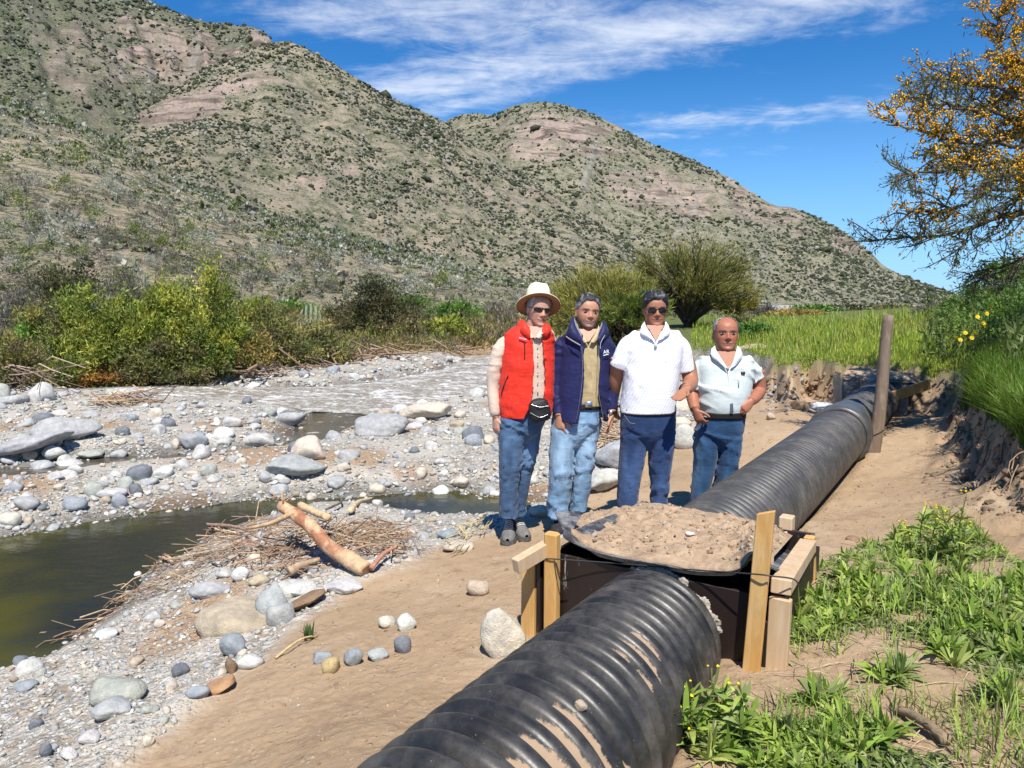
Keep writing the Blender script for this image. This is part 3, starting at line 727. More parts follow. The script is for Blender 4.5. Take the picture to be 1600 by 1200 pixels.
s, ph, prof, th, rad = corrugated(-1.2, S_FRONT + .10, .087, .043, 12, 96, .66)
V, F, Sg, Tg = lathe_pipe(s, th, rad, True, near_axis)
V = V + 0.0012 * fbm(V * 14, 3, 5)[:, None] * np.array([0, 0, 1])
ang = (Tg + math.pi) % (2 * math.pi) - math.pi                       # + = right side
gro = 1 - prof[:, None]
Pn = np.stack([Sg * 9, Tg * 3.2, np.zeros_like(Sg)], -1)
nn = fbm(Pn, 4, 71); n2 = fbm(Pn * np.array([.35, .45, 1]), 3, 75)
d_ = np.clip(gro * 1.5, 0, 1) * sstep(n2, -.15, .22) * sstep(ang, .05, .5) * (1 - sstep(ang, 1.5, 1.9))
d_ = np.maximum(d_, .85 * sstep(nn, .18, .42) * sstep(n2, .05, .30) * sstep(ang, .25, .7) * (1 - sstep(ang, 1.25, 1.6)) * (.4 + gro))
d_ = np.maximum(d_, .75 * sstep(Sg, S_FRONT - .28, S_FRONT - .02) * sstep(n2 + .6 * nn, -.12, .28) * (1 - .4 * prof[:, None]) * sstep(ang, -.6, .2))
p1 = obj('corrugated_pipe', V, F, M_PIPE, None, np.tile([[.0155, .015, .0148]], (len(V), 1)), True, {'dust': d_.ravel()}, base=(*pipe_at(1.0)[0][:2], PZ - PR))
tag(p1, 'black pipe with broad ribs running out of the box into the foreground', 'pipe')
s, ph, prof, th, rad = corrugated(S_BACK - .25, 11.5, .072, .022, 7, 60, .58)
V, F, Sg, Tg = lathe_pipe(s, th, rad)
Pn = np.stack([Sg * 3, Tg * 2.2, 0 * Sg], -1)
d_ = .62 * sstep(fbm(Pn, 4, 81), .2, .6) * np.ones_like(Sg) * (1 - .3 * prof[:, None])
d_ = np.maximum(d_, .7 * sstep(Sg, 10.7, 11.4) * sstep(fbm(Pn * 2, 3, 5), -.2, .3))
p2 = obj('corrugated_pipe', V, F, M_PIPE, None, np.tile([[.050, .049, .048]], (len(V), 1)), True, {'dust': d_.ravel() * .8}, base=(*pipe_at(7)[0][:2], PZ - PR))
tag(p2, 'long dark grey fine ribbed pipe between the near box and the far box', 'pipe')
th = np.arange(72) / 72 * 2 * math.pi
cs = np.array([7.90, 7.905, 7.93, 8.0, 8.05, 8.2, 8.35, 8.55, 8.60, 8.605]); crd = PR + np.array([.001, .032, .036, .034, .022, .020, .020, .022, .016, .001])
V, F, _, _ = lathe_pipe(cs, th, crd)
obj('coupling', V, F, M_PIPE, p2, np.tile([[.052, .051, .050]], (len(V), 1)), True, {'dust': np.full(len(V), .12)})

# ------------------------------------------------------------------ timber formwork box round the pipe end
def wood(name, c1, c2, rings=22.0):
    m, t, out = new_mat(name)
    gpos = t.n('ShaderNodeTexCoord').outputs['Generated']
    mp = t.n('ShaderNodeMapping', {'Vector': t.n('ShaderNodeTexCoord').outputs['Object'], 'Scale': (1, 1, .12)}).outputs[0]
    w = t.noise(mp, rings, 6, .65, 1.2); f = t.noise(mp, rings * 5, 4, .7)
    c = t.mix(t.ramp(w, .35, .7), c1, c2)
    c = t.mix(t.m('MULTIPLY', t.ramp(f, .55, .8), .35), c, tuple(x * .45 for x in c1))
    c = t.mix(t.m('MULTIPLY', t.ramp(t.noise(t.n('ShaderNodeTexCoord').outputs['Object'], 9, 5, .7), .55, .8), .5), c, (0.40, 0.33, 0.26))
    p = t.n('ShaderNodeBsdfPrincipled', {'Base Color': c, 'Roughness': .72, 'Specular IOR Level': .3, 'Normal': t.bump(t.m('ADD', w, f), .25, .002)})
    t.set(out.inputs['Surface'], p.outputs[0]); return m
M_WOOD = wood('sawn_pine', (0.52, 0.285, 0.085), (0.62, 0.40, 0.165))
M_WOODP = wood('pale_sawn_pine', (0.50, 0.345, 0.20), (0.58, 0.44, 0.29))
M_WOODG = wood('weathered_grey_wood', (0.155, 0.108, 0.075), (0.25, 0.19, 0.135), 14)
m, t, out = new_mat('black_film_plywood')
pos = t.n('ShaderNodeTexCoord').outputs['Object']
mp = t.n('ShaderNodeMapping', {'Vector': pos, 'Scale': (1, 1, .16)}).outputs[0]
st_ = t.ramp(t.m('ADD', t.noise(mp, 16, 6, .7), t.m('MULTIPLY', t.noise(mp, 60, 4, .7), .2)), .70, .79)
c = t.mix(st_, t.mix(t.noise(pos, 6, 4), (0.010, 0.007, 0.006), (0.026, 0.013, 0.010)), (0.40, 0.36, 0.31))
p = t.n('ShaderNodeBsdfPrincipled', {'Base Color': c, 'Roughness': .5, 'Normal': t.bump(st_, .4, .004)})
t.set(out.inputs['Surface'], p.outputs[0]); M_PLY = m
M_CEM = mat_basic('dry_mortar', (0.40, 0.36, 0.30), .95, .1, bump=(60, .9, .01), var=.25, vscale=30)
M_WIRE = mat_basic('black_wire', (0.03, 0.03, 0.032), .5)
SF = S_FRONT
box_o = empty('formwork_box', (*W(np.array(3.1), np.array(-1.15), np.array(0.))[:2], .15), 'timber formwork box with dark plywood walls around the near pipe joint', 'formwork')
ax = np.stack([PL, PD, np.array([0, 0, 1.0])])
def slab(s0, s1, t0, t1, z0, z1, bev=.002):
    return box(W(np.array((s0 + s1) / 2), np.array((t0 + t1) / 2), np.array((z0 + z1) / 2)), (t1 - t0, s1 - s0, z1 - z0), ax, bev)
def tz(px, py, s_):
    q = on_s(px, py, s_); return float(q @ PL), float(q[2])
TL = tz(848, 900, SF)[0]; TR = tz(1196, 950, SF - .02)[0]
ztop = tz(1000, 884, SF)[1]
# plywood: front, back and the two sides
V, F = slab(SF, SF + .018, TL + .012, TR - .004, -.2, ztop - .02); obj('front_panel', V, F, M_PLY, box_o, smooth=False)
V, F = slab(S_BACK - .018, S_BACK, TL + .012, TR - .004, -.2, ztop - .03); obj('back_panel', V, F, M_PLY, box_o, smooth=False)
V, F = slab(SF - .04, S_BACK + .03, TL - .008, TL + .010, -.2, tz(846, 876, SF - .04)[1]); obj('side_panel', V, F, M_PLY, box_o, smooth=False)
V, F = slab(SF - .035, S_BACK + .03, TR - .002, TR + .014, -.2, min(tz(1205, 928, SF - .035)[1], on_s(1262, 866, S_BACK - .12)[2])); obj('side_panel', V, F, M_PLY, box_o, smooth=False)
def upright(name, top, bot, s_, w, th_, mat, bev=.004, zb=None, slant=0.0):
    a = on_s(*bot, s_); b = on_s(*top, s_)
    if zb is not None: a = b + (a - b) * (b[2] - zb) / (b[2] - a[2])
    V, F = beam(a, b, w, th_, PD, bev)
    V = np.array(V)
    if slant:
        k = (V - (a + b) / 2) @ ((b - a) / np.linalg.norm(b - a)); hi = k > np.linalg.norm(b - a) / 2 - .02
        V[hi, 2] += slant * ((V[hi] - b) @ PL) / (w / 2)
    obj(name, V, F, mat, box_o, smooth=False)
upright('post', (863, 832), (862, 960), SF - .035, .062, .045, M_WOOD, .007, -.15)
upright('stud', (828, 868), (826, 1000), SF - .03, .068, .030, M_WOOD, .003, -.15)
upright('stake', (1197, 800), (1174, 1045), SF - .075, .062, .022, M_WOOD, .003, .1, .012)
upright('stud', (1220, 934), (1216, 1000), SF - .02, .075, .035, M_WOODP, .003, .1)
upright('stud', (1265, 838), (1266, 890), S_BACK - .08, .045, .05, M_WOOD, .003, .1)
a = on_s(805.5, 885, SF - .20); b = on_s(868, 848, SF + .02); V, F = beam(a, b + (b - a) * .05, .044, .062, bev=.003)
obj('rail', V, F, M_WOODP, box_o, smooth=False)
a = on_s(1220, 917, SF - .03); b = on_s(1262, 852, S_BACK - .12); V, F = beam(a, b, .070, .055, bev=.003)
obj('rail', V, F, M_WOODP, box_o, smooth=False)
a = on_s(1229, 828, S_BACK + .02); b = on_s(1230, 806, S_BACK + .02); V, F = beam(a - (b - a), b, .062, .07, PD, .004)
obj('block', V, F, M_WOODP, box_o, smooth=False)
G = Geo()
wp = [on_s(852, 873, SF - .062), on_s(875, 874, SF - .062), on_s(960, 880, SF - .02), on_s(1080, 890, SF - .02), on_s(1178, 897, SF - .10), on_s(1205, 900, SF - .10), on_s(1240, 905, SF - .05), on_s(1250, 918, SF - .02)]
G.add(*tube(spl(wp, 40), .0028, 6))
wp = [on_s(866, 874, SF - .064), on_s(872, 895, SF - .07), on_s(878, 912, SF - .05), on_s(890, 922, SF - .03)]
G.add(*tube(spl(wp, 14), .0028, 6)); G.obj('binding_wire', M_WIRE, box_o)
# ragged ring of mortar where the pipe meets the panel
th = np.linspace(-1.15, 2.1, 260); k_ = np.linspace(0, 1, 9)
TT, KK = np.meshgrid(th, k_, indexing='ij')
q = np.stack([TT * 9, KK * 2, 0 * TT], -1); wv = .5 + .5 * fbm(q * .8, 3, 61)
ss = SF + .01 - KK * (.006 + .040 * wv ** 2 * sstep(TT, -.4, .5))
tn_, zn_ = near_axis(2.69)
rr = PR - .016 + .020 * np.sin(np.pi * np.clip(KK * .9 + .1, 0, 1)) * (.4 + wv) + .010 * fbm(q * 3, 3, 63) + .006 * fbm(q * 9, 2, 64)
V = W(ss, tn_ + rr * np.sin(TT), zn_ + rr * np.cos(TT)).reshape(-1, 3)
i = (np.arange(259)[:, None] * 9 + np.arange(8)[None]).ravel()
obj('mortar_ring', V, np.stack([i, i + 1, i + 10, i + 9], -1), M_CEM, box_o)

# ------------------------------------------------------------------ plastic sheet and the soil heaped on it
m, t, out = new_mat('dusty_black_sheet')
pos = t.n('ShaderNodeTexCoord').outputs['Object']
c = t.mix(t.ramp(t.noise(pos, 9, 6, .7), .42, .66), (0.028, 0.030, 0.034), (0.26, 0.255, 0.25))
p = t.n('ShaderNodeBsdfPrincipled', {'Base Color': c, 'Roughness': .42, 'Normal': t.bump(t.noise(pos, 14, 5, .6), .35, .01)})
t.set(out.inputs['Surface'], p.outputs[0]); M_SHEET = m
front = [(872,834),(880,838),(895,848),(925,861),(965,871),(1000,877),(1040,884),(1080,892),(1130,894),(1158,887),(1174,866),(1184,872),(1196,884),(1206,889)]
fr = np.array([on_s(a, b, SF - .012 - .03 * math.sin(i * 1.3) ** 2) for i, (a, b) in enumerate(front)])
fr[0] += PD * .05
fr[-3] += PD * -.02
back = np.array([W(np.array(S_BACK + .06), np.array(TL + .05 + (TR - TL - .065) * i / 13), np.array(.585 - .011 * i)) for i in range(14)])
fr, back = spl(fr, 90), spl(back, 90)
rows = []
for k in np.linspace(0, 1, 44):
    q = fr * (1 - k) + back * k; dip = sstep(k, 0, .10)
    q[:, 2] += -.012 * dip * (1 - sstep(k, .8, 1)) + .004 * fbm(q * 9, 3, 3) * dip
    rows.append(q)
V = np.concatenate(rows)
n2 = 90; i = (np.arange(43)[:, None] * n2 + np.arange(n2 - 1)[None]).ravel(); F = np.stack([i, i + 1, i + n2 + 1, i + n2], -1)
Vb = V - np.array([0, 0, .003]); Fb = F[:, ::-1] + len(V)
sheet = obj('plastic_sheet', np.concatenate([V, Vb]), np.concatenate([F, Fb]), M_SHEET, smooth=True)
tag(sheet, 'black plastic sheet draped over the box, wavy edge hanging at the front', 'plastic sheet')
# folded corner flap at the left
fl = [on_s(866, 800, SF + .20), on_s(905, 800, SF + .30), on_s(908, 806, SF + .27), on_s(889, 838, SF + .02), on_s(878, 826, SF + .04)]
Vf = np.array(fl); Vf = np.concatenate([Vf, Vf + PD * .004 + np.array([0, 0, .003])])
Ff = [np.array([[0, 1, 2], [0, 2, 3], [0, 3, 4], [5, 7, 6], [5, 8, 7], [5, 9, 8]]), np.array([[i, (i + 1) % 5, 5 + (i + 1) % 5, 5 + i] for i in range(5)])]
obj('sheet_corner', Vf, Ff, M_SHEET, sheet, smooth=False)
M_SOIL = mat_basic('loose_brown_soil', (0.385, 0.275, 0.178), .95, .15, bump=(45, .9, .012), var=.22, vscale=22, var2=((0.215, 0.140, 0.088), 5, .55, .8))
heap_px = [(884,830),(925,855),(965,866),(1000,872),(1040,878),(1080,886),(1130,888),(1152,884),(1168,866),(1180,864),(1192,872),(1204,876)]
hf = spl(np.array([on_s(a, b, SF + .012) for a, b in heap_px]), 110); hf[:14] += PD * np.linspace(.05, 0, 14)[:, None]; hf[-16:] += PD * np.linspace(0, .05, 16)[:, None]
hb_px = [(893,812),(915,803),(960,795),(1000,788),(1030,787),(1060,792),(1100,800),(1140,806),(1170,812),(1186,818),(1204,824),(1222,830),(1240,835)]
hbk = spl(np.array([on_s(a, b, S_BACK + .04) for a, b in hb_px]), 110)
rows = []
for k in np.linspace(0, 1, 90):
    q = hf * (1 - k) + hbk * k
    lift = np.sin(np.pi * np.clip(k, 0, 1)) ** .6 * np.minimum(1, np.minimum(np.linspace(0, 9, 110), np.linspace(9, 0, 110)))
    cl = .011 * np.abs(fbm(q * 26, 2, 31)) + .02 * fbm(q * 7, 3, 33) + .022 * sstep(np.abs(fbm(q * 13, 2, 37)), .32, .7)
    q[:, 2] += lift * (.030 + cl * 1.3); rows.append(q)
V = np.concatenate(rows); n2 = 110; i = (np.arange(89)[:, None] * n2 + np.arange(n2 - 1)[None]).ravel(); F = np.stack([i, i + 1, i + n2 + 1, i + n2], -1)
lowr = V[:n2] - np.array([0, 0, .03]); V2 = np.concatenate([V, lowr]); j = np.arange(n2 - 1); F2 = np.stack([len(V) + j, len(V) + j + 1, j + 1, j], -1)
hp = obj('soil_heap', V2, np.concatenate([F, F2]), M_SOIL); tag(hp, 'heap of loose brown soil covering the sheet on the formwork box', 'soil', kind='stuff')
HEAP_V = V.reshape(90, 110, 3)

# ------------------------------------------------------------------ far box, plank, pole
S2 = 11.35
far_o = empty('formwork_box', (*W(np.array(S2 + .4), np.array(PLAT), np.array(0.))[:2], .12), 'smaller looking formwork box at the far pipe end below the meadow', 'formwork')
m, t, out = new_mat('mortar_stained_panel')
pos = t.n('ShaderNodeTexCoord').outputs['Object']
c = t.mix(t.ramp(t.noise(pos, 5, 6, .7), .40, .60), (0.075, 0.055, 0.045), (0.36, 0.34, 0.31))
p = t.n('ShaderNodeBsdfPrincipled', {'Base Color': c, 'Roughness': .85, 'Normal': t.bump(t.noise(pos, 16, 5), .4, .02)})
t.set(out.inputs['Surface'], p.outputs[0]); M_STAIN = m
tl, zt = tz(1317, 589, S2); tr = tz(1421, 592, S2)[0]
V, F = slab(S2, S2 + .02, tl, tr, .0, zt); obj('front_panel', V, F, M_STAIN, far_o, smooth=False)
for px in (1305.5, 1312.5):
    a = on_s(px, 640, S2 - .03); b = on_s(px, 585, S2 - .03); V, F = beam(a, b, .062, .05, PD, .004); obj('post', V, F, M_WOODP, far_o, smooth=False)
for px in (1345, 1368, 1409):
    a = on_s(px, 612, S2 - .015); b = on_s(px, 590, S2 - .015); V, F = beam(a, b, .022, .03, PD, .002); obj('batten', V, F, M_WOODG, far_o, smooth=False)
V, F = slab(S2 + .02, S2 + 1.0, tl, tl + .02, 0, zt - .02); obj('side_panel', V, F, M_STAIN, far_o, smooth=False)
V, F = slab(S2 - .05, S2 + .9, tl - .1, tr + .1, zt, zt + .03)
nx, ny = 40, 24; sg, tg = np.meshgrid(np.linspace(S2 - .02, S2 + 1.3, ny), np.linspace(tl - .10, tr + .12, nx), indexing='ij')
q = W(sg, tg, np.full(sg.shape, zt)); ed = np.minimum(1, np.minimum(np.arange(ny)[:, None] / 4, np.minimum(np.arange(nx), nx - 1 - np.arange(nx))[None] / 4))
q[..., 2] += ed * (.07 + .06 * np.abs(fbm(q * 4, 3, 51))) - (1 - ed) * .03
i = (np.arange(ny - 1)[:, None] * nx + np.arange(nx - 1)[None]).ravel()
hp2 = obj('soil_heap', q.reshape(-1, 3), np.stack([i, i + nx, i + nx + 1, i + 1], -1)[:, ::-1], M_SOIL); tag(hp2, 'soil piled on top of the far formwork box', 'soil', kind='stuff')
a = on_s(1393, 620, S2 - .5); b = on_s(1453, 600, S2 - .15)
V, F = beam(a - (b - a) * .25, b, .026, .15, (0, -.25, 1), .003); tag(obj('plank', V, F, M_WOOD, smooth=False), 'sawn plank leaning from the far pipe onto the earth bank', 'plank')
base = drop(1365, 706); top = at(1390, 493, base[1] + .15)
pts = [base - np.array([0, 0, .25])] + [base + (top - base) * k + np.array([.012 * math.sin(k * 5), 0, 0]) for k in (0, .2, .4, .6, .8, 1)]
V, F = tube(spl(pts, 26), np.linspace(.074, .058, 26) * base[1] / 8.0, 14)
V = V + .012 * fbm(V * np.array([9, 9, 3]), 3, 3)[:, None]
pole = tag(obj('wooden_pole', V, F, M_WOODG), 'weathered round wooden pole leaning beside the far pipe', 'pole')
q = base + (top - base) * .13; th = np.linspace(0, 2 * math.pi, 24); rr_ = .078 * base[1] / 8
ring = q + np.stack([rr_ * np.cos(th), rr_ * np.sin(th), .05 * np.cos(th + .6)], -1)
obj('tie_wire', *tube(ring, .004, 5, cap=False), M_WIRE, pole)
# ------------------------------------------------------------------ stones
m, t, out = new_mat('river_stone')
pos = t.n('ShaderNodeTexCoord').outputs['Object']
ca = t.n('ShaderNodeAttribute', attribute_name='Col').outputs['Color']
ge = t.n('ShaderNodeNewGeometry').outputs['Position']
n_ = t.noise(ge, 16, 6, .7); n2 = t.noise(ge, 95, 4, .7)
c = t.mix(t.ramp(n_, .3, .7), t.mix(1.0, ca, (.74, .75, .77), 'MULTIPLY'), t.mix(1.0, ca, (1.18, 1.15, 1.10), 'MULTIPLY'))
c = t.mix(t.m('MULTIPLY', t.ramp(n2, .58, .72), .4), c, (0.16, 0.155, 0.15))
c = t.mix(t.m('MULTIPLY', t.ramp(n2, .42, .30), .4), c, (0.5, 0.48, 0.44))
p = t.n('ShaderNodeBsdfPrincipled', {'Base Color': c, 'Roughness': .85, 'Specular IOR Level': .25, 'Normal': t.bump(t.m('ADD', n_, t.m('MULTIPLY', n2, .5)), .85, .016)})
t.set(out.inputs['Surface'], p.outputs[0]); M_STONE = m

def stone_geo(sub, seed, ang=.5, flat=.7, nplanes=14):
    r_ = np.random.default_rng(seed); V, F = ICO[sub]
    N = r_.normal(size=(nplanes, 3)); N /= np.linalg.norm(N, axis=1, keepdims=True)
    dst = r_.uniform(1 - .42 * ang, 1.05, nplanes)
    dots = np.maximum(V @ N.T, 1e-3) / dst
    p_ = 7 if ang < .6 else 12
    rad = 1 / (np.sum(dots ** p_, 1) ** (1 / p_))
    q = V * np.minimum(rad, 1.15)[:, None]
    q = q * (1 + .11 * fbm(V * 1.6 + seed, 3, seed)[:, None] + .05 * fbm(V * 5 + seed, 3, seed + 1)[:, None])
    q[:, 2] *= flat
    q /= np.abs(q).max(0)[None, :2].max()
    return q, F
PALETTE = dict(pale=(.50, .49, .465), cream=(.56, .515, .43), grey=(.38, .383, .378), blue=(.29, .315, .335), slate=(.175, .19, .21), tan=(.43, .355, .265), beige=(.56, .49, .40),
               brown=(.27, .175, .105), orange=(.38, .225, .12), yellow=(.46, .35, .18), green=(.38, .395, .35), white=(.60, .59, .56))
STONES = [  # px, py centre, width, height, colour, angularity, name, label
 (785,990,78,94,'cream',.3,'boulder','pale rounded boulder leaning at the left stud of the formwork box'),
 (592,662,112,42,'grey',.4,'boulder','broad smooth grey boulder at the right end of the brown stream'),
 (668,641,96,34,'beige',.6,'boulder','wide beige boulder on the gravel bar nearest the river rapids'),
 (482,702,62,46,'beige',.6,'boulder','pointed beige boulder standing behind a low grey slab boulder'),
 (458,724,112,38,'grey',.5,'boulder','low grey slab boulder in front of the pointed beige boulder'),
 (98,668,118,48,'grey',.5,'boulder','largest hump backed grey boulder at the left of the gravel bar'),
 (50,690,124,38,'grey',.4,'boulder','long sloping grey boulder slab at the left picture edge'),
 (84,707,44,28,'pale',.7,'boulder','angular pale boulder under the right end of the long sloping slab'),
 (48,709,34,20,'tan',.6,'river_stone','tan wedge stone under the long sloping slab'),
 (302,688,46,34,'grey',.9,'boulder','dark faced angular boulder beside the narrow side stream'),
 (455,655,46,28,'grey',.9,'boulder','blocky grey boulder on the bank of the calm brown pool'),
 (405,686,56,28,'pale',.8,'boulder','pale wedge boulder on the near side of the side stream'),
 (360,660,40,20,'pale',.7,'boulder','slanting pale boulder in the middle of the gravel bar'),
 (40,784,48,28,'grey',.4,'boulder','rounded grey boulder near the pool at the left edge'),
 (116,786,42,30,'blue',.5,'boulder','pale bluish boulder mirrored in the pool edge'),
 (14,812,38,28,'cream',.5,'boulder','cream boulder at the far left pool edge'),
 (187,783,26,25,'blue',.5,'river_stone','blue grey upright stone at the pool edge'),
 (174,769,54,22,'pale',.6,'boulder','flat pale boulder behind the blue grey upright stone'),
 (164,781,20,14,'tan',.5,'river_stone','small tan stone left of the blue grey upright stone'),
 (67,727,44,20,'grey',.5,'boulder','oval grey boulder in the side stream at the left'),
 (110,725,50,22,'pale',.6,'boulder','pale flat boulder right of the oval grey boulder in the stream'),
 (118,733,30,18,'pale',.6,'river_stone','pale pointed stone below the flat boulder in the stream'),
 (140,708,52,16,'green',.4,'boulder','flat greenish boulder lying in the side stream'),
 (186,710,28,16,'grey',.3,'river_stone','round grey stone in the side stream'),
 (275,695,18,20,'beige',.6,'river_stone','beige stone leaning on the dark faced angular boulder'),
 (372,948,150,84,'tan',.55,'boulder','big tan boulder half buried in the gravel slope above the pool'),
 (428,945,58,72,'grey',.9,'boulder','rough dark grey boulder face at the right of the big tan boulder'),
 (327,919,72,40,'grey',.4,'boulder','smooth blue grey boulder on the slope above the pool'),
 (474,936,84,30,'brown',.4,'boulder','long tilted brown stone on the edge of the soil bank'),
 (440,958,50,46,'grey',.3,'boulder','round grey boulder tucked under the long brown stone'),
 (180,1074,108,64,'green',.35,'boulder','dome shaped greenish grey boulder in the gravel at lower left'),
 (176,1102,70,44,'grey',.4,'boulder','grey boulder just below the dome shaped greenish boulder'),
 (343,1068,66,32,'orange',.7,'boulder','flat orange brown slab stone on the soil edge'),
 (361,1040,26,36,'brown',.9,'river_stone','small brown pyramid stone above the orange brown slab'),
 (366,1008,48,44,'blue',.3,'boulder','pale blue flat boulder sunk in sand'),
 (394,1032,50,32,'pale',.6,'boulder','pale crumbling stone right of the blue flat boulder'),
 (281,1046,30,30,'slate',.7,'river_stone','dark slate stone in the gravel left of the orange slab'),
 (310,1078,44,30,'blue',.5,'river_stone','bluish flat stone left of the orange brown slab'),
 (232,1106,28,18,'green',.5,'river_stone','small green grey stone right of the dome shaped boulder'),
 (635,973,34,36,'white',.15,'river_stone','round white stone beside its cream neighbour on the soil bank'),
 (606,970,32,28,'cream',.4,'river_stone','cream stone left of the round white stone on the soil'),
 (628,1007,36,34,'slate',.5,'river_stone','dark blue slate stone below the round white stone'),
 (590,1020,44,26,'grey',.4,'river_stone','half buried grey stone between two slate stones on the soil'),
 (551,1027,36,34,'blue',.6,'river_stone','slate blue stone in the row of stones on the soil'),
 (517,1037,40,34,'yellow',.4,'river_stone','yellow tan stone at the left end of the row on the soil'),
 (503,1025,36,26,'blue',.4,'river_stone','pale blue stone behind the yellow tan stone'),
 (747,918,40,34,'tan',.3,'river_stone','lone tan stone on the soil left of the formwork rail'),
 (376,895,34,28,'white',.2,'river_stone','round white stone at the foot of the driftwood pile'),
 (350,895,30,20,'pale',.3,'river_stone','pale stone left of the round white stone by the driftwood'),
 (404,905,42,24,'tan',.4,'river_stone','flat tan stone under the driftwood pile'),
 (470,915,70,34,'pale',.5,'boulder','pale grey boulder below the driftwood log'),
 (540,912,70,26,'pale',.5,'boulder','pale flat boulder at the butt of the driftwood log'),
 (445,925,44,30,'pale',.5,'boulder','bluish pale boulder left of the boulders below the log'),
 (168,988,40,18,'white',.4,'river_stone','flat white stone on the gravel slope by the pool edge'),
 (248,974,22,18,'cream',.4,'river_stone','small cream stone on the gravel slope'),
 (38,1070,46,20,'blue',.5,'river_stone','flat bluish stone at the left edge of the gravel slope'),
 (72,1172,20,30,'slate',.5,'river_stone','upright slate stone at lower left corner'),
 (232,1157,20,22,'cream',.2,'river_stone','lone cream stone on the soil at the bottom left'),
 (110,1176,36,24,'white',.5,'river_stone','white stone at the lower left corner'),
 (140,1150,44,30,'pale',.6,'boulder','pale broken boulder at the lower left'),
 (965,708,74,60,'grey',.6,'boulder','large grey boulder behind the men in navy jacket and white polo'),
 (940,748,70,44,'pale',.7,'boulder','pale cracked boulder between the legs of the middle men'),
 (1066,686,46,46,'pale',.6,'boulder','pale boulder between the two men on the right'),
 (1178,546,64,22,'tan',.4,'boulder','tan boulder at the left end of the meadow edge'),
 (1282,634,46,16,'white',.6,'river_stone','white slab stone beside the far pipe'),
 (1252,634,34,18,'brown',.6,'river_stone','brown clod stone on the soil left of the far pipe'),
 (1204,652,16,12,'tan',.8,'river_stone','small flat stone on soil near the far pipe'),
 (847,798,44,22,'cream',.5,'river_stone','cream flat stone on the bank between hat man and navy jacket man'),
 (716,852,52,24,'beige',.4,'boulder','beige stone with dry grass left of the man in the hat'),
 (700,833,40,24,'blue',.6,'river_stone','grey blue stone at the pool end left of the man in the hat'),
 (1332,841,32,12,'brown',.5,'river_stone','brown stone on the trench floor beyond the weeds'),
 (908,1106,26,22,'tan',.8,'pebble','flat tan pebble lying on the near black pipe'),
 (1079,835,18,9,'white',.6,'pebble','white pebble on the soil heap'),
 (1230,776,14,10,'white',.7,'pebble','pale chip on the trench floor right of the far pipe')]
def tint(c, k=.06): return np.clip(np.array(c) * (1 + rng.normal(0, k, 3) * .5 + rng.normal(0, k)), .02, .8)
stone_spots = []
for i, (px, py, w_, h_, cn, ang, nm, lab) in enumerate(STONES):
    if nm == 'pebble' and px == 908:
        q = on_s(px, py, 1.0); D_ = 1.78; c_ = at(px, py, D_)
        best = min(np.linspace(.9, 2.2, 500), key=lambda d: abs(np.hypot((at(px, py, d) @ PL) - near_axis(at(px, py, d) @ PD)[0], at(px, py, d)[2] - near_axis(at(px, py, d) @ PD)[1]) - PR) + .02 * d)
        c_ = at(px, py, best); base = c_
    elif nm == 'pebble' and px == 1079:
        f_ = HEAP_V.reshape(-1, 3); pxx, pyy, _ = proj(f_); base = f_[np.argmin((pxx - px) ** 2 + (pyy - py) ** 2)]
    else:
        base = drop(px, py + h_ * .30)
    if px == 1178: base = atz(1178, 553, .52)
    D_ = base[1]; wm = w_ * D_ / FOC; hm = h_ * D_ / FOC
    sub = 4 if w_ > 60 else 3
    V, F = stone_geo(sub, 500 + i, ang, 1.0, 18 if ang > .5 else 14)
    view = math.atan2(CAM_H - base[2], np.hypot(base[0], base[1]))
    # apparent height = vertical part + foreshortened depth
    dep = wm * .8 if nm != 'pebble' else wm * .8
    vert = max((hm - dep * math.sin(view) * .55) / math.cos(view), .45 * hm)
    V = V * np.array([wm / 2, dep / 2, vert / 2 * 1.12])
    a_ = rng.uniform(-.4, .4); co, si = math.cos(a_), math.sin(a_)
    tl_ = {474: -.42, 343: -.35, 50: -.22, 84: -.2}.get(px, 0.0)
    V = np.stack([V[:, 0] * co - V[:, 1] * si, V[:, 0] * si + V[:, 1] * co, V[:, 2]], -1)
    if tl_: V = np.stack([V[:, 0] * math.cos(tl_) + V[:, 2] * math.sin(tl_), V[:, 1], -V[:, 0] * math.sin(tl_) + V[:, 2] * math.cos(tl_)], -1)
    c_ = base + np.array([0, 0, vert * (.30 if nm != 'pebble' else .2)])
    if nm == 'boulder' and cn == 'tan' and w_ > 120: c_[2] -= vert * .18
    V = V + c_
    col = np.tile(tint(PALETTE[cn], .03)[None], (len(V), 1)) * (1 + .12 * fbm(V * 9, 3, i)[:, None])
    if px in (785, 372, 180): col = col * (1 - .25 * sstep(fbm(V * 5, 3, i + 9), .1, .4))[:, None]
    tag(obj(nm, V, F, M_STONE, None, col), lab, 'stone' if nm != 'boulder' else 'boulder')
    stone_spots.append((base[0], base[1], wm * .5))

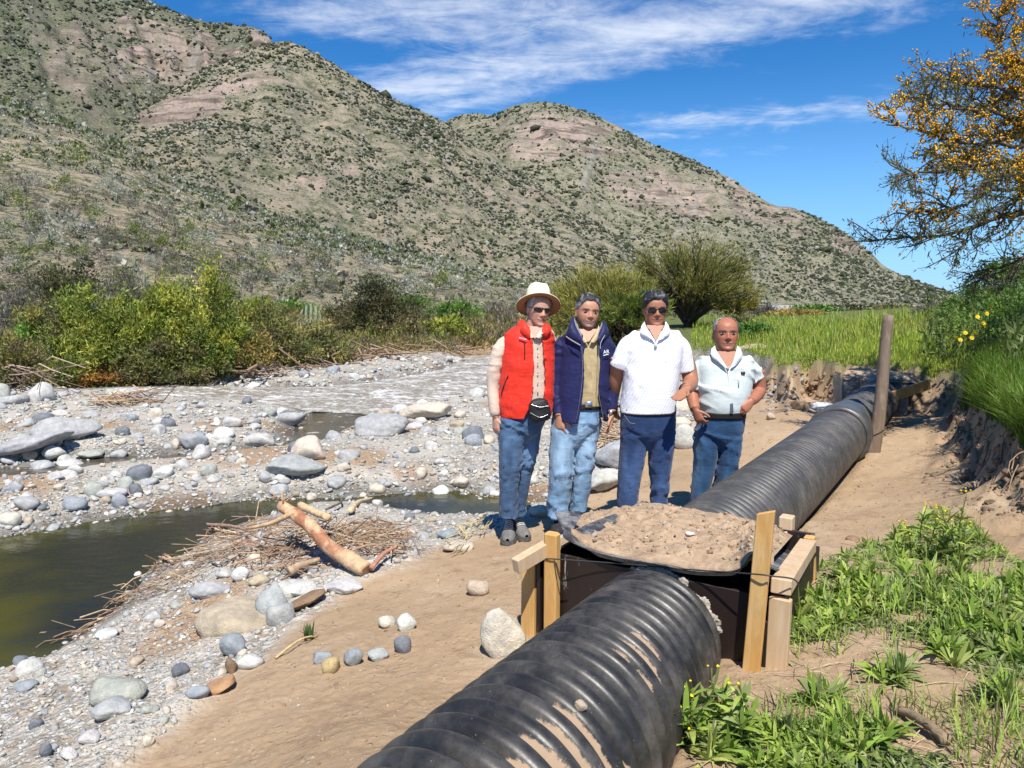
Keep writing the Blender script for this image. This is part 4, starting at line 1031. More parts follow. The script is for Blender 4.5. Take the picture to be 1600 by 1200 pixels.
# river stones of middle size: individuals that share a dozen meshes
GRAV_PX = lambda n, ylo, yhi: (rng.uniform(-60, 1200, n), ylo + (yhi - ylo) * rng.uniform(0, 1, n) ** 1.15)
def on_gravel(px, py, soil_max=.35):
    P = drop(px, py); z, so, fi, lo, ds, dp = terr(P[:, 0], P[:, 1])
    P[:, 2] = z
    far = P[:, 1] < 36
    return P, (so < soil_max) & (fi < .3) & far, lo, dp
px, py = GRAV_PX(1500, 560, 1190); P, ok, lo, dp = on_gravel(px, py)
ok &= (lo > -.10) & (dp > -.02)
P = P[ok]; px = px[ok]; py = py[ok]
sizes = np.exp(rng.normal(2.62, .42, len(P))) * np.where((py < 775) & (py > 610), 1.5, 1)
order = np.argsort(-sizes)[:232]
protos = []
tones = ['pale', 'grey', 'grey', 'beige', 'pale', 'blue', 'grey', 'green', 'white', 'tan', 'grey', 'pale', 'beige', 'slate']
for i, cn in enumerate(tones):
    V, F = stone_geo(3, 900 + i, rng.uniform(.5, 1.0), rng.uniform(.55, .9))
    protos.append(mesh_data('river_stone', V, F, np.tile(np.array(PALETTE[cn])[None], (len(V), 1)) * (1 + .14 * fbm(V * 2.5, 3, i)[:, None]), True, None, [M_STONE]))
for k in order:
    wm = min(sizes[k], 56) * P[k][1] / FOC
    pi_ = rng.integers(len(protos)); o = put('river_stone', protos[pi_], None, P[k] + np.array([0, 0, wm * .04]), (rng.normal(0, .15), rng.normal(0, .15), rng.uniform(0, 6.28)), (wm / 2, wm / 2 * rng.uniform(.7, 1), wm / 2 * rng.uniform(.8, 1.15)))
    qx, qy, _ = proj(P[k]); tw = tones[pi_]
    zone = ('on the near gravel slope' if qy > 1000 else 'on the gravel slope above the pool' if qy > 900 else 'by the driftwood pile' if qy > 800 and qx > 260 else 'along the pool edge' if qy > 755 else 'on the bar before the pool' if qy > 700 else 'in the middle of the gravel bar' if qy > 650 else 'at the river edge' if qy > 615 else 'on the far shore gravel')
    zone2 = ' at the far left' if qx < 160 else ' at the left' if qx < 380 else '' if qx < 620 else ' left of the men' if qx < 790 else ' behind the men'
    tag(o, {'pale': 'pale grey', 'blue': 'bluish grey', 'white': 'whitish', 'green': 'greenish grey', 'slate': 'dark slate'}.get(tw, tw) + ' ' + ('big ' if sizes[k] > 20 else '') + 'river stone ' + zone + zone2, 'stone', 'middle sized stones strewn over the gravel')
# pebbles and cobbles: nobody could count them
def scatter_stones(name, P, wm, cols, sub, label, seed, sink=.15, nproto=14):
    r_ = np.random.default_rng(seed); pr = [stone_geo(sub, seed * 50 + i, .75, r_.uniform(.5, .8)) for i in range(nproto)]
    n = len(P); V0 = np.stack([p_[0] for p_ in pr]); F0 = pr[0][1]
    ix = r_.integers(0, nproto, n); a = r_.uniform(0, 6.28, n); ca_, sa_ = np.cos(a)[:, None], np.sin(a)[:, None]
    Q = V0[ix] * (wm / 2)[:, None, None]
    Q = np.stack([Q[..., 0] * ca_ - Q[..., 1] * sa_ * .9, Q[..., 0] * sa_ + Q[..., 1] * ca_ * .9, Q[..., 2]], -1)
    tx, ty = r_.normal(0, .22, n)[:, None], r_.normal(0, .22, n)[:, None]
    Q[..., 2] += Q[..., 0] * tx + Q[..., 1] * ty
    Q += (P + np.array([0, 0, 1]) * (wm * sink)[:, None])[:, None]
    F = (F0[None] + (np.arange(n) * V0.shape[1])[:, None, None]).reshape(-1, 3)
    C = np.repeat(cols, V0.shape[1], 0)
    o = put(name, mesh_data(name, Q.reshape(-1, 3), F, C, True, None, [M_STONE]))
    return tag(o, label, 'stones', kind='stuff')
pc = np.array([PALETTE[k] for k in ('pale', 'grey', 'grey', 'beige', 'blue', 'green', 'pale', 'white', 'tan', 'grey', 'grey', 'beige', 'pale')])
px, py = GRAV_PX(9500, 556, 1198); P, ok, lo, dp = on_gravel(px, py, .45); ok &= (lo > -.15) & (dp > -.1)
P = P[ok]; n = len(P); sz = np.clip(np.exp(rng.normal(1.85, .42, n)), 3, 15) * P[:, 1] / FOC
ck = pc[rng.integers(0, len(pc), n)] * rng.uniform(.8, 1.15, (n, 1)); big_ = np.argsort(-sz / P[:, 1]); b1_, b2_ = big_[:2000], big_[2000:]
scatter_stones('cobbles', P[b1_], sz[b1_], ck[b1_], 2, 'cobbles of many greys covering the gravel bar', 3)
scatter_stones('cobbles', P[b2_], sz[b2_], ck[b2_], 1, 'smaller cobbles of many greys covering the gravel bar', 5)
px, py = GRAV_PX(21000, 556, 1198); P, ok, lo, dp = on_gravel(px, py, .5); ok &= (lo > -.1) & (dp > -.03)
P = P[ok]; n = len(P); sz = np.clip(np.exp(rng.normal(1.25, .40, n)), 2, 8) * np.clip(P[:, 1], 2, 22) / FOC
scatter_stones('pebbles', P, sz, pc[rng.integers(0, len(pc), n)] * rng.uniform(.75, 1.15, (n, 1)), 1, 'small pebbles between the cobbles of the river bed', 4)
# crumbs and small stones on the soil
px, py = rng.uniform(150, 1600, 7500), rng.uniform(640, 1198, 7500); P = drop(px, py); z, so, fi, lo, ds, dp = terr(P[:, 0], P[:, 1]); P[:, 2] = z
st_ = P @ PL - np.where(P @ PD < S_FRONT, near_axis(P @ PD)[0], PLAT); ok = (so > .8) & (np.abs(st_) > PR * .8) & (P[:, 1] < 14); P = P[ok]; n = len(P)
sz = np.clip(np.exp(rng.normal(.75, .5, n)), 1.2, 9) * P[:, 1] / FOC
soilc = np.array([(.36, .245, .15), (.42, .295, .19), (.30, .20, .122), (.46, .40, .32), (.38, .265, .165)])
scatter_stones('soil_clods', P, sz, soilc[rng.integers(0, 5, n)] * rng.uniform(.85, 1.1, (n, 1)), 1, 'crumbs of soil and grit on the bare bank', 6, .1)
f_ = HEAP_V[4:-4, 4:-4].reshape(-1, 3); P = f_[rng.integers(0, len(f_), 900)] + rng.normal(0, .004, (900, 3)) * np.array([1, 1, 0]); n = 900
scatter_stones('soil_clods', P, np.clip(np.exp(rng.normal(-4.6, .5, n)), .004, .045), soilc[rng.integers(0, 5, n)] * rng.uniform(.8, 1.1, (n, 1)), 1, 'crumbly clods on the soil heap', 7, .1)
# stones showing in the cut bank left of the far box
px, py = rng.uniform(1180, 1270, 60), rng.uniform(575, 645, 60); P = drop(px, py); n = len(P); kk = P[:, 1] < 16; P = P[kk]; n = len(P)
scatter_stones('bank_stones', P, np.clip(np.exp(rng.normal(1.9, .4, n)), 4, 14) * P[:, 1] / FOC, pc[rng.integers(0, 4, n)] * .6, 2, 'stones sticking out of the cut bank below the meadow', 8, .0)

# ------------------------------------------------------------------ driftwood
M_BARK = mat_basic('driftwood', None, .8, .2, bump=(38, .6, .01), var=.28, vscale=26, attr=True)
base = drop(566, 896); tip = at(441, 790, base[1] + .55)
ln = spl([base + np.array([.03, -.02, .03]), base * .62 + tip * .38 + np.array([0, 0, -.005]), base * .3 + tip * .7 + np.array([.01, 0, .02]), tip], 34)
rd = np.interp(np.linspace(0, 1, 34), [0, .15, .6, .9, 1], [.058, .056, .050, .046, .040]) * base[1] / 5.0
V, F = tube(ln, rd, 18)
V = V + (ln[0] - ln[-1])[None] * 0 + .010 * fbm(V * np.array([9, 9, 9]), 4, 5)[:, None] * np.array([1, .4, 1]); tipk = sstep(np.arange(len(V)) / len(V), .93, .99)[:, None]
V = V + tipk * .05 * fbm(V * 40, 2, 6)[:, None] * (tip - base) / np.linalg.norm(tip - base)
n_ = fbm(V * np.array([10, 10, 6]), 3, 8); col = np.where((n_ > .02)[:, None], (.34, .155, .085), (.50, .315, .185)) * (1 + .3 * fbm(V * 30, 2, 9)[:, None])
endk = (1 - sstep(np.linalg.norm(V - base, axis=1), .10, .32))[:, None]; col = col * (1 - endk) + endk * np.array([.55, .37, .22])
log = tag(obj('driftwood_log', V, F, M_BARK, None, col), 'broken reddish driftwood log lying aslant on the stick pile', 'log')
G = Geo(); a = at(462, 800, base[1] + .42); b = at(385, 826, base[1] + .55); G.add(*tube(spl([a, a * .5 + b * .5 + np.array([0, 0, -.02]), b], 10), np.linspace(.020, .010, 10), 8)); 
for i in range(7):
    a = tip + rng.normal(0, .02, 3); G.add(*tube([a, a + np.array([rng.normal(0, .03), rng.normal(0, .02), rng.uniform(.03, .09)])], [.008, .002], 5))
V, F, _ = G.get(); obj('branch_stub', V, F, M_BARK, log, np.tile([[.50, .33, .19]], (len(V), 1)))
def stick(p, q, r0, r1, label, colr, bend=.03, name='driftwood_stick', z0=.03):
    A, B = drop(*p) + np.array([0, 0, z0]), drop(*q) + np.array([0, 0, z0]); mid_ = (A + B) / 2 + np.array([rng.normal(0, bend), 0, abs(rng.normal(0, bend))])
    V, F = tube(spl([A, mid_, B], 12), np.linspace(r0, r1, 12), 8); V = V + .004 * fbm(V * 25, 2, 3)[:, None]
    return tag(obj(name, V, F, M_BARK, None, np.tile([colr], (len(V), 1)) * (1 + .2 * fbm(V * 25, 2, 1)[:, None])), label, 'stick')
stick((470, 820), (514, 843), .034, .026, 'short pale barkless log piece lying across the driftwood log', (.60, .42, .24), .01, z0=.16)
stick((548, 806), (582, 786), .028, .018, 'pale cut branch on the gravel mound behind the log', (.56, .42, .26), z0=.05)
stick((510, 806), (528, 783), .012, .008, 'thin dark forked twig standing on the gravel mound', (.16, .12, .09), .08, z0=.06)
stick((580, 900), (620, 866), .016, .012, 'reddish stick near the butt of the log', (.44, .22, .15), z0=.05)
stick((452, 908), (500, 888), .034, .016, 'grey brown branch lying below the log', (.36, .26, .17), .01, z0=.06)
stick((268, 879), (244, 866), .012, .008, 'upper of two pale sticks pointing over the pool', (.48, .32, .20), .01)
stick((270, 884), (238, 876), .012, .008, 'lower of two pale sticks pointing over the pool', (.48, .32, .20), .01)
stick((322, 832), (392, 845), .018, .010, 'long brown stick reaching over the pool from the pile', (.34, .22, .15), .02, z0=.08)
stick((430, 1032), (496, 996), .006, .004, 'thin straw coloured twig on the soil next to the small green plant', (.55, .42, .20), .02, z0=.01)
stick((270, 582), (340, 574), .05, .03, 'bleached driftwood branch on the far shore under the bushes', (.42, .36, .30), .05, z0=.15)
G = Geo()
def pile(poly_px, n, lmin, lmax, r_, colr, ang=None, lift=.09, spread=.8):
    pp = np.array(poly_px, float); lo_, hi_ = pp.min(0), pp.max(0); k = 0
    cand = rng.uniform(lo_, hi_, (n * 4, 2)); cand = cand[sdf_poly(cand[:, 0], cand[:, 1], pp) < 0][:n]
    Q = drop(cand[:, 0], cand[:, 1])
    for q in Q:
        a = (ang if ang is not None else 0) + rng.normal(0, spread); L = rng.uniform(lmin, lmax) * q[1] / 5.5
        d_ = np.array([math.cos(a), math.sin(a), rng.normal(0, .22)]) * L / 2; q = q + np.array([0, 0, rng.uniform(.005, lift)])
        c_ = np.array(colr[rng.integers(len(colr))]) * rng.uniform(.7, 1.2); m_ = q + rng.normal(0, .10 * L, 3)
        V, F = tube([q - d_, m_, q + d_], np.array([1, .9, .5]) * r_ * rng.uniform(.5, 1.5) * q[1] / 5.5, 5, cap=False); G.add(V, F, c_)
sc_ = [(.33, .22, .14), (.42, .29, .18), (.22, .14, .09), (.50, .37, .23), (.28, .17, .11), (.36, .26, .18)]
pile([(335,838),(400,815),(440,822),(500,880),(480,905),(420,890),(330,885),(290,880)], 190, .15, .5, .0045, sc_, .4, .07, 1.1)
pile([(450,830),(520,830),(600,820),(640,845),(620,875),(560,870),(520,860)], 190, .2, .55, .0045, sc_, 0, .06, 1.0)
pile([(190,930),(260,872),(330,880),(300,910),(250,930),(180,955)], 75, .15, .5, .0035, sc_, .7, .03, .6)
pile([(60,1015),(180,945),(190,960),(90,1015)], 40, .2, .5, .005, sc_, .8, .03, .3)
pile([(690,850),(750,815),(770,830),(720,870)], 50, .08, .25, .004, [(.50, .40, .20)], 1.2, .08, .5)
pile([(-20,606),(10,590),(80,590),(110,610),(60,618)], 80, .3, .7, .005, [(.26, .19, .14), (.34, .26, .19), (.18, .13, .10)], -.3, .5, .5)
pile([(320,590),(470,575),(560,555),(720,545),(720,552),(560,566),(420,590)], 110, .2, .5, .006, [(.30, .21, .14), (.38, .28, .19), (.24, .16, .11)], 0, .25, 1.0)
pile([(150,632),(230,622),(240,630),(160,640)], 40, .2, .4, .005, sc_, 0, .12, .5)
pile([(925,690),(960,660),(968,690),(935,700)], 60, .15, .4, .006, [(.40, .30, .20)], 0, .1, .7)
tag(G.obj('driftwood_sticks', M_BARK), 'tangle of dry driftwood sticks and reeds left by the flood', 'driftwood', kind='stuff')

# clods and roots of the raw earth bank
def bank_pts(poly, n):
    pp = np.array(poly, float); c_ = rng.uniform(pp.min(0), pp.max(0), (n * 4, 2)); c_ = c_[sdf_poly(c_[:, 0], c_[:, 1], pp) < 0][:n]; return drop(c_[:, 0], c_[:, 1])
BANK_R = [(1500,615),(1530,640),(1565,668),(1610,695),(1610,800),(1560,820),(1500,790),(1455,770),(1440,740),(1470,690)]
BANK_F = [(1190,572),(1240,582),(1300,575),(1420,588),(1502,592),(1500,640),(1440,625),(1425,600),(1310,600),(1290,640),(1200,630)]
P = np.concatenate([bank_pts(BANK_R, 260), bank_pts(BANK_F, 150)]); n = len(P)
sz = np.clip(np.exp(rng.normal(2.2, .5, n)), 4, 24) * P[:, 1] / FOC
scatter_stones('bank_clods', P, sz, np.array([(.20, .135, .085), (.25, .175, .115), (.16, .108, .07), (.28, .20, .135)])[rng.integers(0, 4, n)], 2, 'lumps of earth on the raw trench bank', 12, -.2)
G = Geo()
for q in bank_pts(BANK_R[:5] + [(1560,730),(1480,690)], 60):
    L = rng.uniform(.12, .4); pts = [q + np.array([0, -.03, .05])]
    for k in range(4): pts.append(pts[-1] + np.array([rng.normal(-.02, .03), rng.normal(-.03, .02), -L / 4]))
    G.add(*tube(pts, np.linspace(.006, .002, 5), 4, cap=False), np.array([.24, .17, .11]) * rng.uniform(.7, 1.3))
tag(G.obj('bank_roots', M_BARK), 'thin roots hanging from the raw trench bank', 'roots', kind='stuff')
# ------------------------------------------------------------------ vegetation
def leaf_mat(name, trans=.3, rough=.6):
    m, t, out = new_mat(name)
    ca = t.n('ShaderNodeAttribute', attribute_name='Col').outputs['Color']
    c = t.mix(1.0, ca, t.n('ShaderNodeCombineColor', {0: 1.0, 1: 1.0, 2: 1.0}).outputs[0], 'MULTIPLY')
    p = t.n('ShaderNodeBsdfPrincipled', {'Base Color': c, 'Roughness': rough, 'Specular IOR Level': .25})
    tr = t.n('ShaderNodeBsdfTranslucent', {'Color': c})
    t.set(out.inputs['Surface'], t.n('ShaderNodeMixShader', {0: trans, 1: p.outputs[0], 2: tr.outputs[0]}).outputs[0]); return m
M_LEAF = leaf_mat('leaves'); M_TWIG = mat_basic('twigs', None, .85, .15, attr=True, var=.2, vscale=20)
def unit(v): return v / (np.linalg.norm(v, axis=-1, keepdims=True) + 1e-9)
def leaves_geo(P, dirs, L, Wd, C, bend=.0):
    """one slim diamond leaf per point"""
    n = len(P); d_ = unit(dirs); r_ = unit(np.cross(d_, rng.normal(size=(n, 3)))); L = np.broadcast_to(L, (n,))[:, None]; Wd = np.broadcast_to(Wd, (n,))[:, None]
    V = np.stack([P, P + d_ * L * .45 + r_ * Wd / 2, P + d_ * L, P + d_ * L * .45 - r_ * Wd / 2], 1).reshape(-1, 3)
    return V, np.arange(4 * n).reshape(n, 4), np.repeat(C, 4, 0)
def twig_paths(base, tips, r0, n=5, sag=.1, sides=4):
    G = Geo()
    for tp in tips:
        m_ = (base + tp) / 2 + rng.normal(0, sag, 3) * np.linalg.norm(tp - base) * .5; m_[2] += .05
        G.add(*tube(spl([base + rng.normal(0, .05, 3) * np.array([1, 1, 0]), m_, tp], n), np.linspace(r0, r0 * .25, n), sides, cap=False))
    return G
def bush(w, h, d, nclump, nleaf, L, Wd, cols, up=.5, spread=.16, stems=10, stem_col=(.14, .105, .08), stem_r=.02, lean=(0, 0), low=.12, droop=0.0, shell=.55):
    """foliage and stems of a shrub standing at the origin"""
    u_ = rng.normal(size=(nclump, 3)); u_ = unit(u_); u_[:, 2] = np.abs(u_[:, 2]) * 1.0
    k_ = rng.uniform(shell ** 3, 1, nclump) ** (1 / 3)
    C = u_ * k_[:, None] * np.array([w / 2, d / 2, h * (1 - low)]) ; C[:, 2] += h * low
    C[:, :2] *= (1 + .25 * rng.normal(size=(nclump, 1)))
    C[:, 0] += lean[0] * C[:, 2] / h; C[:, 1] += lean[1] * C[:, 2] / h
    cols = np.array(cols, float); cc = cols[rng.integers(0, len(cols), nclump)] * rng.uniform(.72, 1.22, (nclump, 1))
    ix = rng.integers(0, nclump, nleaf); s_ = spread * np.array([w, d, h * 1.0])
    P = C[ix] + rng.normal(0, 1, (nleaf, 3)) * s_ * np.exp(rng.normal(-.75, .35, (nclump, 1)))[ix]
    P[:, 2] = np.maximum(P[:, 2], .02)
    out_ = unit(P - np.array([0, 0, h * .25])); dr = out_ * .7 + rng.normal(0, .75, (nleaf, 3)) + np.array([0, 0, up * .7 - droop])
    V, F, CC = leaves_geo(P, dr, L * rng.uniform(.6, 1.3, nleaf), Wd * rng.uniform(.7, 1.3, nleaf), cc[ix] * rng.uniform(.8, 1.2, (nleaf, 1)))
    T = C[rng.permutation(nclump)[:stems]] * np.array([.9, .9, .95])
    G = twig_paths(np.array([0, 0, 0.]), T, stem_r, 6, .12)
    return (V, F, CC), G, np.array(stem_col)
KIND = {
 'willow': dict(cols=[(0.312, 0.352, 0.062), (0.421, 0.421, 0.078), (0.234, 0.296, 0.047), (0.172, 0.218, 0.047)], L=.30, Wd=.035, up=.75, nl=2400, nclump=46, stems=14),
 'tall':   dict(cols=[(0.343, 0.352, 0.055), (0.468, 0.452, 0.078), (0.234, 0.281, 0.047), (0.140, 0.187, 0.040)], L=.26, Wd=.045, up=.55, nl=3200, nclump=50, stems=10),
 'green':  dict(cols=[(0.118, 0.234, 0.040), (0.187, 0.312, 0.055), (0.078, 0.149, 0.031)], L=.20, Wd=.05, up=.45, nl=2000, nclump=34, stems=8),
 'olive':  dict(cols=[(0.234, 0.242, 0.070), (0.312, 0.281, 0.078), (0.140, 0.156, 0.055), (0.187, 0.156, 0.078)], L=.22, Wd=.035, up=.5, nl=2000, nclump=40, stems=14),
 'ochre':  dict(cols=[(0.390, 0.280, 0.072), (0.312, 0.247, 0.078), (0.208, 0.182, 0.065), (0.429, 0.260, 0.078)], L=.22, Wd=.035, up=.6, nl=1500, nclump=30, stems=10),
 'orange': dict(cols=[(0.416, 0.208, 0.058), (0.338, 0.176, 0.058), (0.221, 0.156, 0.065)], L=.24, Wd=.03, up=.5, nl=1300, nclump=26, stems=10),
 'dark':   dict(cols=[(0.063, 0.075, 0.032), (0.098, 0.098, 0.040), (0.046, 0.052, 0.025), (0.127, 0.115, 0.046)], L=.20, Wd=.04, up=.3, nl=2400, nclump=44, stems=22),
 'grey':   dict(cols=[(0.172, 0.155, 0.132), (0.218, 0.196, 0.161), (0.127, 0.113, 0.098)], L=.34, Wd=.014, up=.5, nl=1500, nclump=34, stems=26),
 'broom':  dict(cols=[(.20, .195, .045), (.26, .235, .055), (.145, .15, .035)], L=.34, Wd=.022, up=.9, nl=5200, nclump=60, stems=20)}
def plant(name, label, cat, px, base_py, top_py, wpx, kind, D=None, group=None, mult=1.0, lean=0.0, dscale=.8, low=.1, stem_r=None):
    p_ = drop(px, base_py) if D is None else at(px, base_py, D)
    if D is not None: p_[2] = ground_z(p_[0], p_[1])[0]
    top = at(px, top_py, p_[1]); h = max(top[2] - p_[2], .1); w = wpx * p_[1] / FOC; k = KIND[kind]
    ls = np.clip(h / 2.6, .45, 1.6); lw = .9 + .022 * min(max(p_[1] - 12, 0), 26)
    fine = .15 if kind == 'grey' else 1.0; Ll = max(.0062 * p_[1], .055) * k['L'] / .24; Wl = max(.0019 * p_[1], .013) * (.45 if kind == 'grey' else 1)
    nlv = int(np.clip(2.6 * wpx * (base_py - top_py) / (3.8 if kind != 'grey' else 7), 900, 9000) * mult)
    (V, F, CC), G, sc = bush(w, h, w * dscale, k['nclump'], nlv, Ll, Wl, k['cols'], k['up'], stems=k['stems'], stem_r=stem_r or .012 * h, lean=(lean * h, 0), low=low)
    V = V + p_
    o = empty(name, p_, label, cat, group)
    obj('foliage', V, F, M_LEAF, o, CC, False)
    SV, SF_, _ = G.get(); obj('stems', SV + p_, SF_, M_TWIG, o, np.tile(sc[None], (len(SV), 1)) * rng.uniform(.8, 1.2))
    return o
BUSHES = [ # px, base, top, width, kind, D, name, label
 (105,545,416,150,'dark',34,'thorn_tree','dark twiggy leafless tree at the back left of the shore thicket'),
 (205,540,428,120,'grey',33,'thorn_tree','grey bare tree left of the tallest yellow green tree'),
 (25,560,450,110,'grey',30,'shrub','grey twiggy shrub behind the column cactus at the left edge'),
 (330,590,412,76,'tall',21,'riverbank_tree','tallest yellow green tree of the shore thicket'),
 (272,585,424,70,'tall',22,'riverbank_tree','narrow yellow green tree just left of the tallest one'),
 (222,590,448,96,'willow',20.5,'riverbank_tree','feathery bright green willow leaning over the shore'),
 (175,590,472,80,'willow',20.5,'shrub','yellow green willow shrub between the willow and the leaning golden shrub'),
 (78,585,474,96,'olive',21.5,'shrub','olive yellow shrub in front of the dark twiggy tree'),
 (128,575,480,60,'ochre',22,'shrub','pale yellow shrub right of the olive yellow shrub'),
 (20,606,515,110,'olive',21,'shrub','olive thicket at the left picture edge'),
 (100,604,530,110,'willow',20,'shrub','low yellow green bush leaning right near the water at the left'),
 (255,604,520,130,'olive',20.5,'shrub','wide olive shrub at the water edge under the willow'),
 (300,600,530,120,'olive',21,'shrub','wide low olive shrub hanging over the shore stones'),
 (165,606,560,100,'orange',19.5,'shrub','orange brown flattened bush on the shore at the left'),
 (85,604,572,70,'green',19.2,'shrub','small vivid green bush on the shore at the left'),
 (205,608,566,70,'olive',19.2,'shrub','low green and brown bush hanging to the stones'),
 (388,582,520,60,'ochre',22.5,'shrub','golden bush leaning right at the edge of the gravel shore'),
 (425,570,482,110,'olive',23,'shrub','round yellow olive shrub with dark base in mid shore'),
 (445,572,520,130,'olive',22,'shrub','low olive shrub below the round yellow olive shrub'),
 (508,566,512,80,'olive',23,'shrub','grey olive shrub at the right end of the near thicket'),
 (398,520,470,90,'olive',40,'shrub','pale olive shrub behind the round yellow olive shrub'),
 (455,510,474,90,'green',45,'shrub','distant green shrub behind the small column cactus'),
 (590,540,446,130,'dark',29,'mesquite_tree','dark spreading mesquite tree with visible trunk on the far shore'),
 (530,545,505,60,'ochre',34,'shrub','ochre brush left of the dark mesquite trunk'),
 (640,505,462,70,'green',52,'shrub','light green shrub above the right side of the dark mesquite'),
 (648,550,512,70,'ochre',34,'shrub','ochre brush right of the dark mesquite'),
 (676,548,505,60,'orange',35,'shrub','rusty orange brush by the river bend'),
 (712,530,472,76,'green',42,'shrub','bright green shrub by the river bend'),
 (742,545,505,70,'ochre',36,'shrub','yellow ochre shrub left of the hat man at the river bend'),
 (772,520,478,70,'grey',46,'shrub','grey shrub directly left of the man in the hat'),
 (690,512,480,60,'grey',50,'shrub','grey brown shrub behind the bright green shrub'),
 (560,505,478,90,'grey',52,'shrub','grey scrub behind the dark mesquite'),
 (870,535,490,60,'olive',36,'shrub','olive brush between the hat and the navy jacket man'),
 (145,592,446,100,'willow',21,'shrub','tall yellow green shrub left of the feathery willow'), (55,598,492,90,'green',21,'shrub','green rounded shrub near the left picture edge'),
 (362,586,498,80,'tall',21,'shrub','bright shrub right of the tallest yellow green tree'), (405,566,476,80,'willow',24,'shrub','yellow green shrub in the middle of the far bank'), (545,548,488,80,'olive',28,'shrub','olive shrub left of the dark mesquite crown'), (700,545,494,60,'willow',30,'shrub','yellow green shrub at the river bend'),
 (1180,545,505,70,'green',19,'shrub','low green shrub at the left end of the meadow'),
 (1150,535,495,60,'olive',24,'shrub','olive shrub right of the man in the pale blue shirt'),
 (1240,508,486,80,'ochre',46,'shrub','brown ochre shrub on the far side of the meadow'),
 (1195,506,482,44,'grey',50,'shrub','small grey shrub on the far side of the meadow'),
 (1330,492,476,100,'dark',70,'shrub','low dark hedge of shrubs on the far meadow'),
 (1270,494,478,80,'green',66,'shrub','low green shrubs left of the dark hedge on the far meadow'),
 (1400,490,478,70,'olive',64,'shrub','olive shrubs right of the wooden pole on the far meadow'),
 (1540,500,440,110,'green',14,'shrub','bushy green shrub on the slope below the flowering tree'),
 (1590,480,398,120,'green',12,'shrub','tall dark green shrub under the flowering tree at the right edge'),
 (1585,560,460,110,'green',10,'shrub','leafy light green shrub behind the yellow flowers'),
 (1500,520,470,70,'olive',15,'shrub','grey green bush left of the yellow flowers'),
 (1460,510,480,60,'grey',17,'shrub','small grey weedy bush in the meadow near the dark post cactus'),
]
for (px, b_, tp, w_, kd, D, nm, lab) in BUSHES:
    if b_ >= 560 and px < 600: D = None
    plant(nm, lab, 'tree' if nm.endswith('tree') else 'shrub', px, b_, tp, w_, kd, D, mult=1.0, lean=.25 if px in (222, 100, 388, 175) else 0.0)
# low scrub that fills the far shore between the single shrubs
px, py = rng.uniform(-120, 1180, 5200), rng.uniform(492, 612, 5200)
P = drop(px, py); z, so, fi, lo, ds, dp = terr(P[:, 0], P[:, 1]); fb = sdf_poly(P[:, 0], P[:, 1], FARBANK_W)
ok = (fb < -.05) & (P[:, 1] < 66) & (lo > .35) & (fbm(P / 2.5, 3, 3) > -.18); P = P[ok]; P[:, 2] = z[ok]; n = len(P)
bc_ = np.array([(.22, .22, .06), (.28, .235, .075), (.15, .16, .055), (.23, .19, .135), (.18, .16, .12), (.31, .215, .08), (.17, .23, .05)])
nl_ = 30; Q = np.repeat(P, nl_, 0); sz = np.repeat(np.exp(rng.normal(-1.0, .4, n)) * np.clip(P[:, 1] / 28, .7, 1.3), nl_)
o_ = rng.normal(0, 1, (len(Q), 3)) * np.array([.55, .55, .5]); o_[:, 2] = np.abs(o_[:, 2])
V, F, C = leaves_geo(Q + o_ * sz[:, None], o_ + np.array([0, 0, .5]), np.repeat(.0062 * P[:, 1], nl_), np.repeat(.0021 * P[:, 1], nl_), np.repeat(bc_[rng.integers(0, 7, n)] * rng.uniform(.7, 1.2, (n, 1)), nl_, 0) * rng.uniform(.75, 1.2, (n * nl_, 1)))
tag(put('shore_scrub', mesh_data('shore_scrub', V, F, C, False, None, [M_LEAF])), 'low grey and ochre scrub covering the far river bank', 'scrub', kind='stuff')
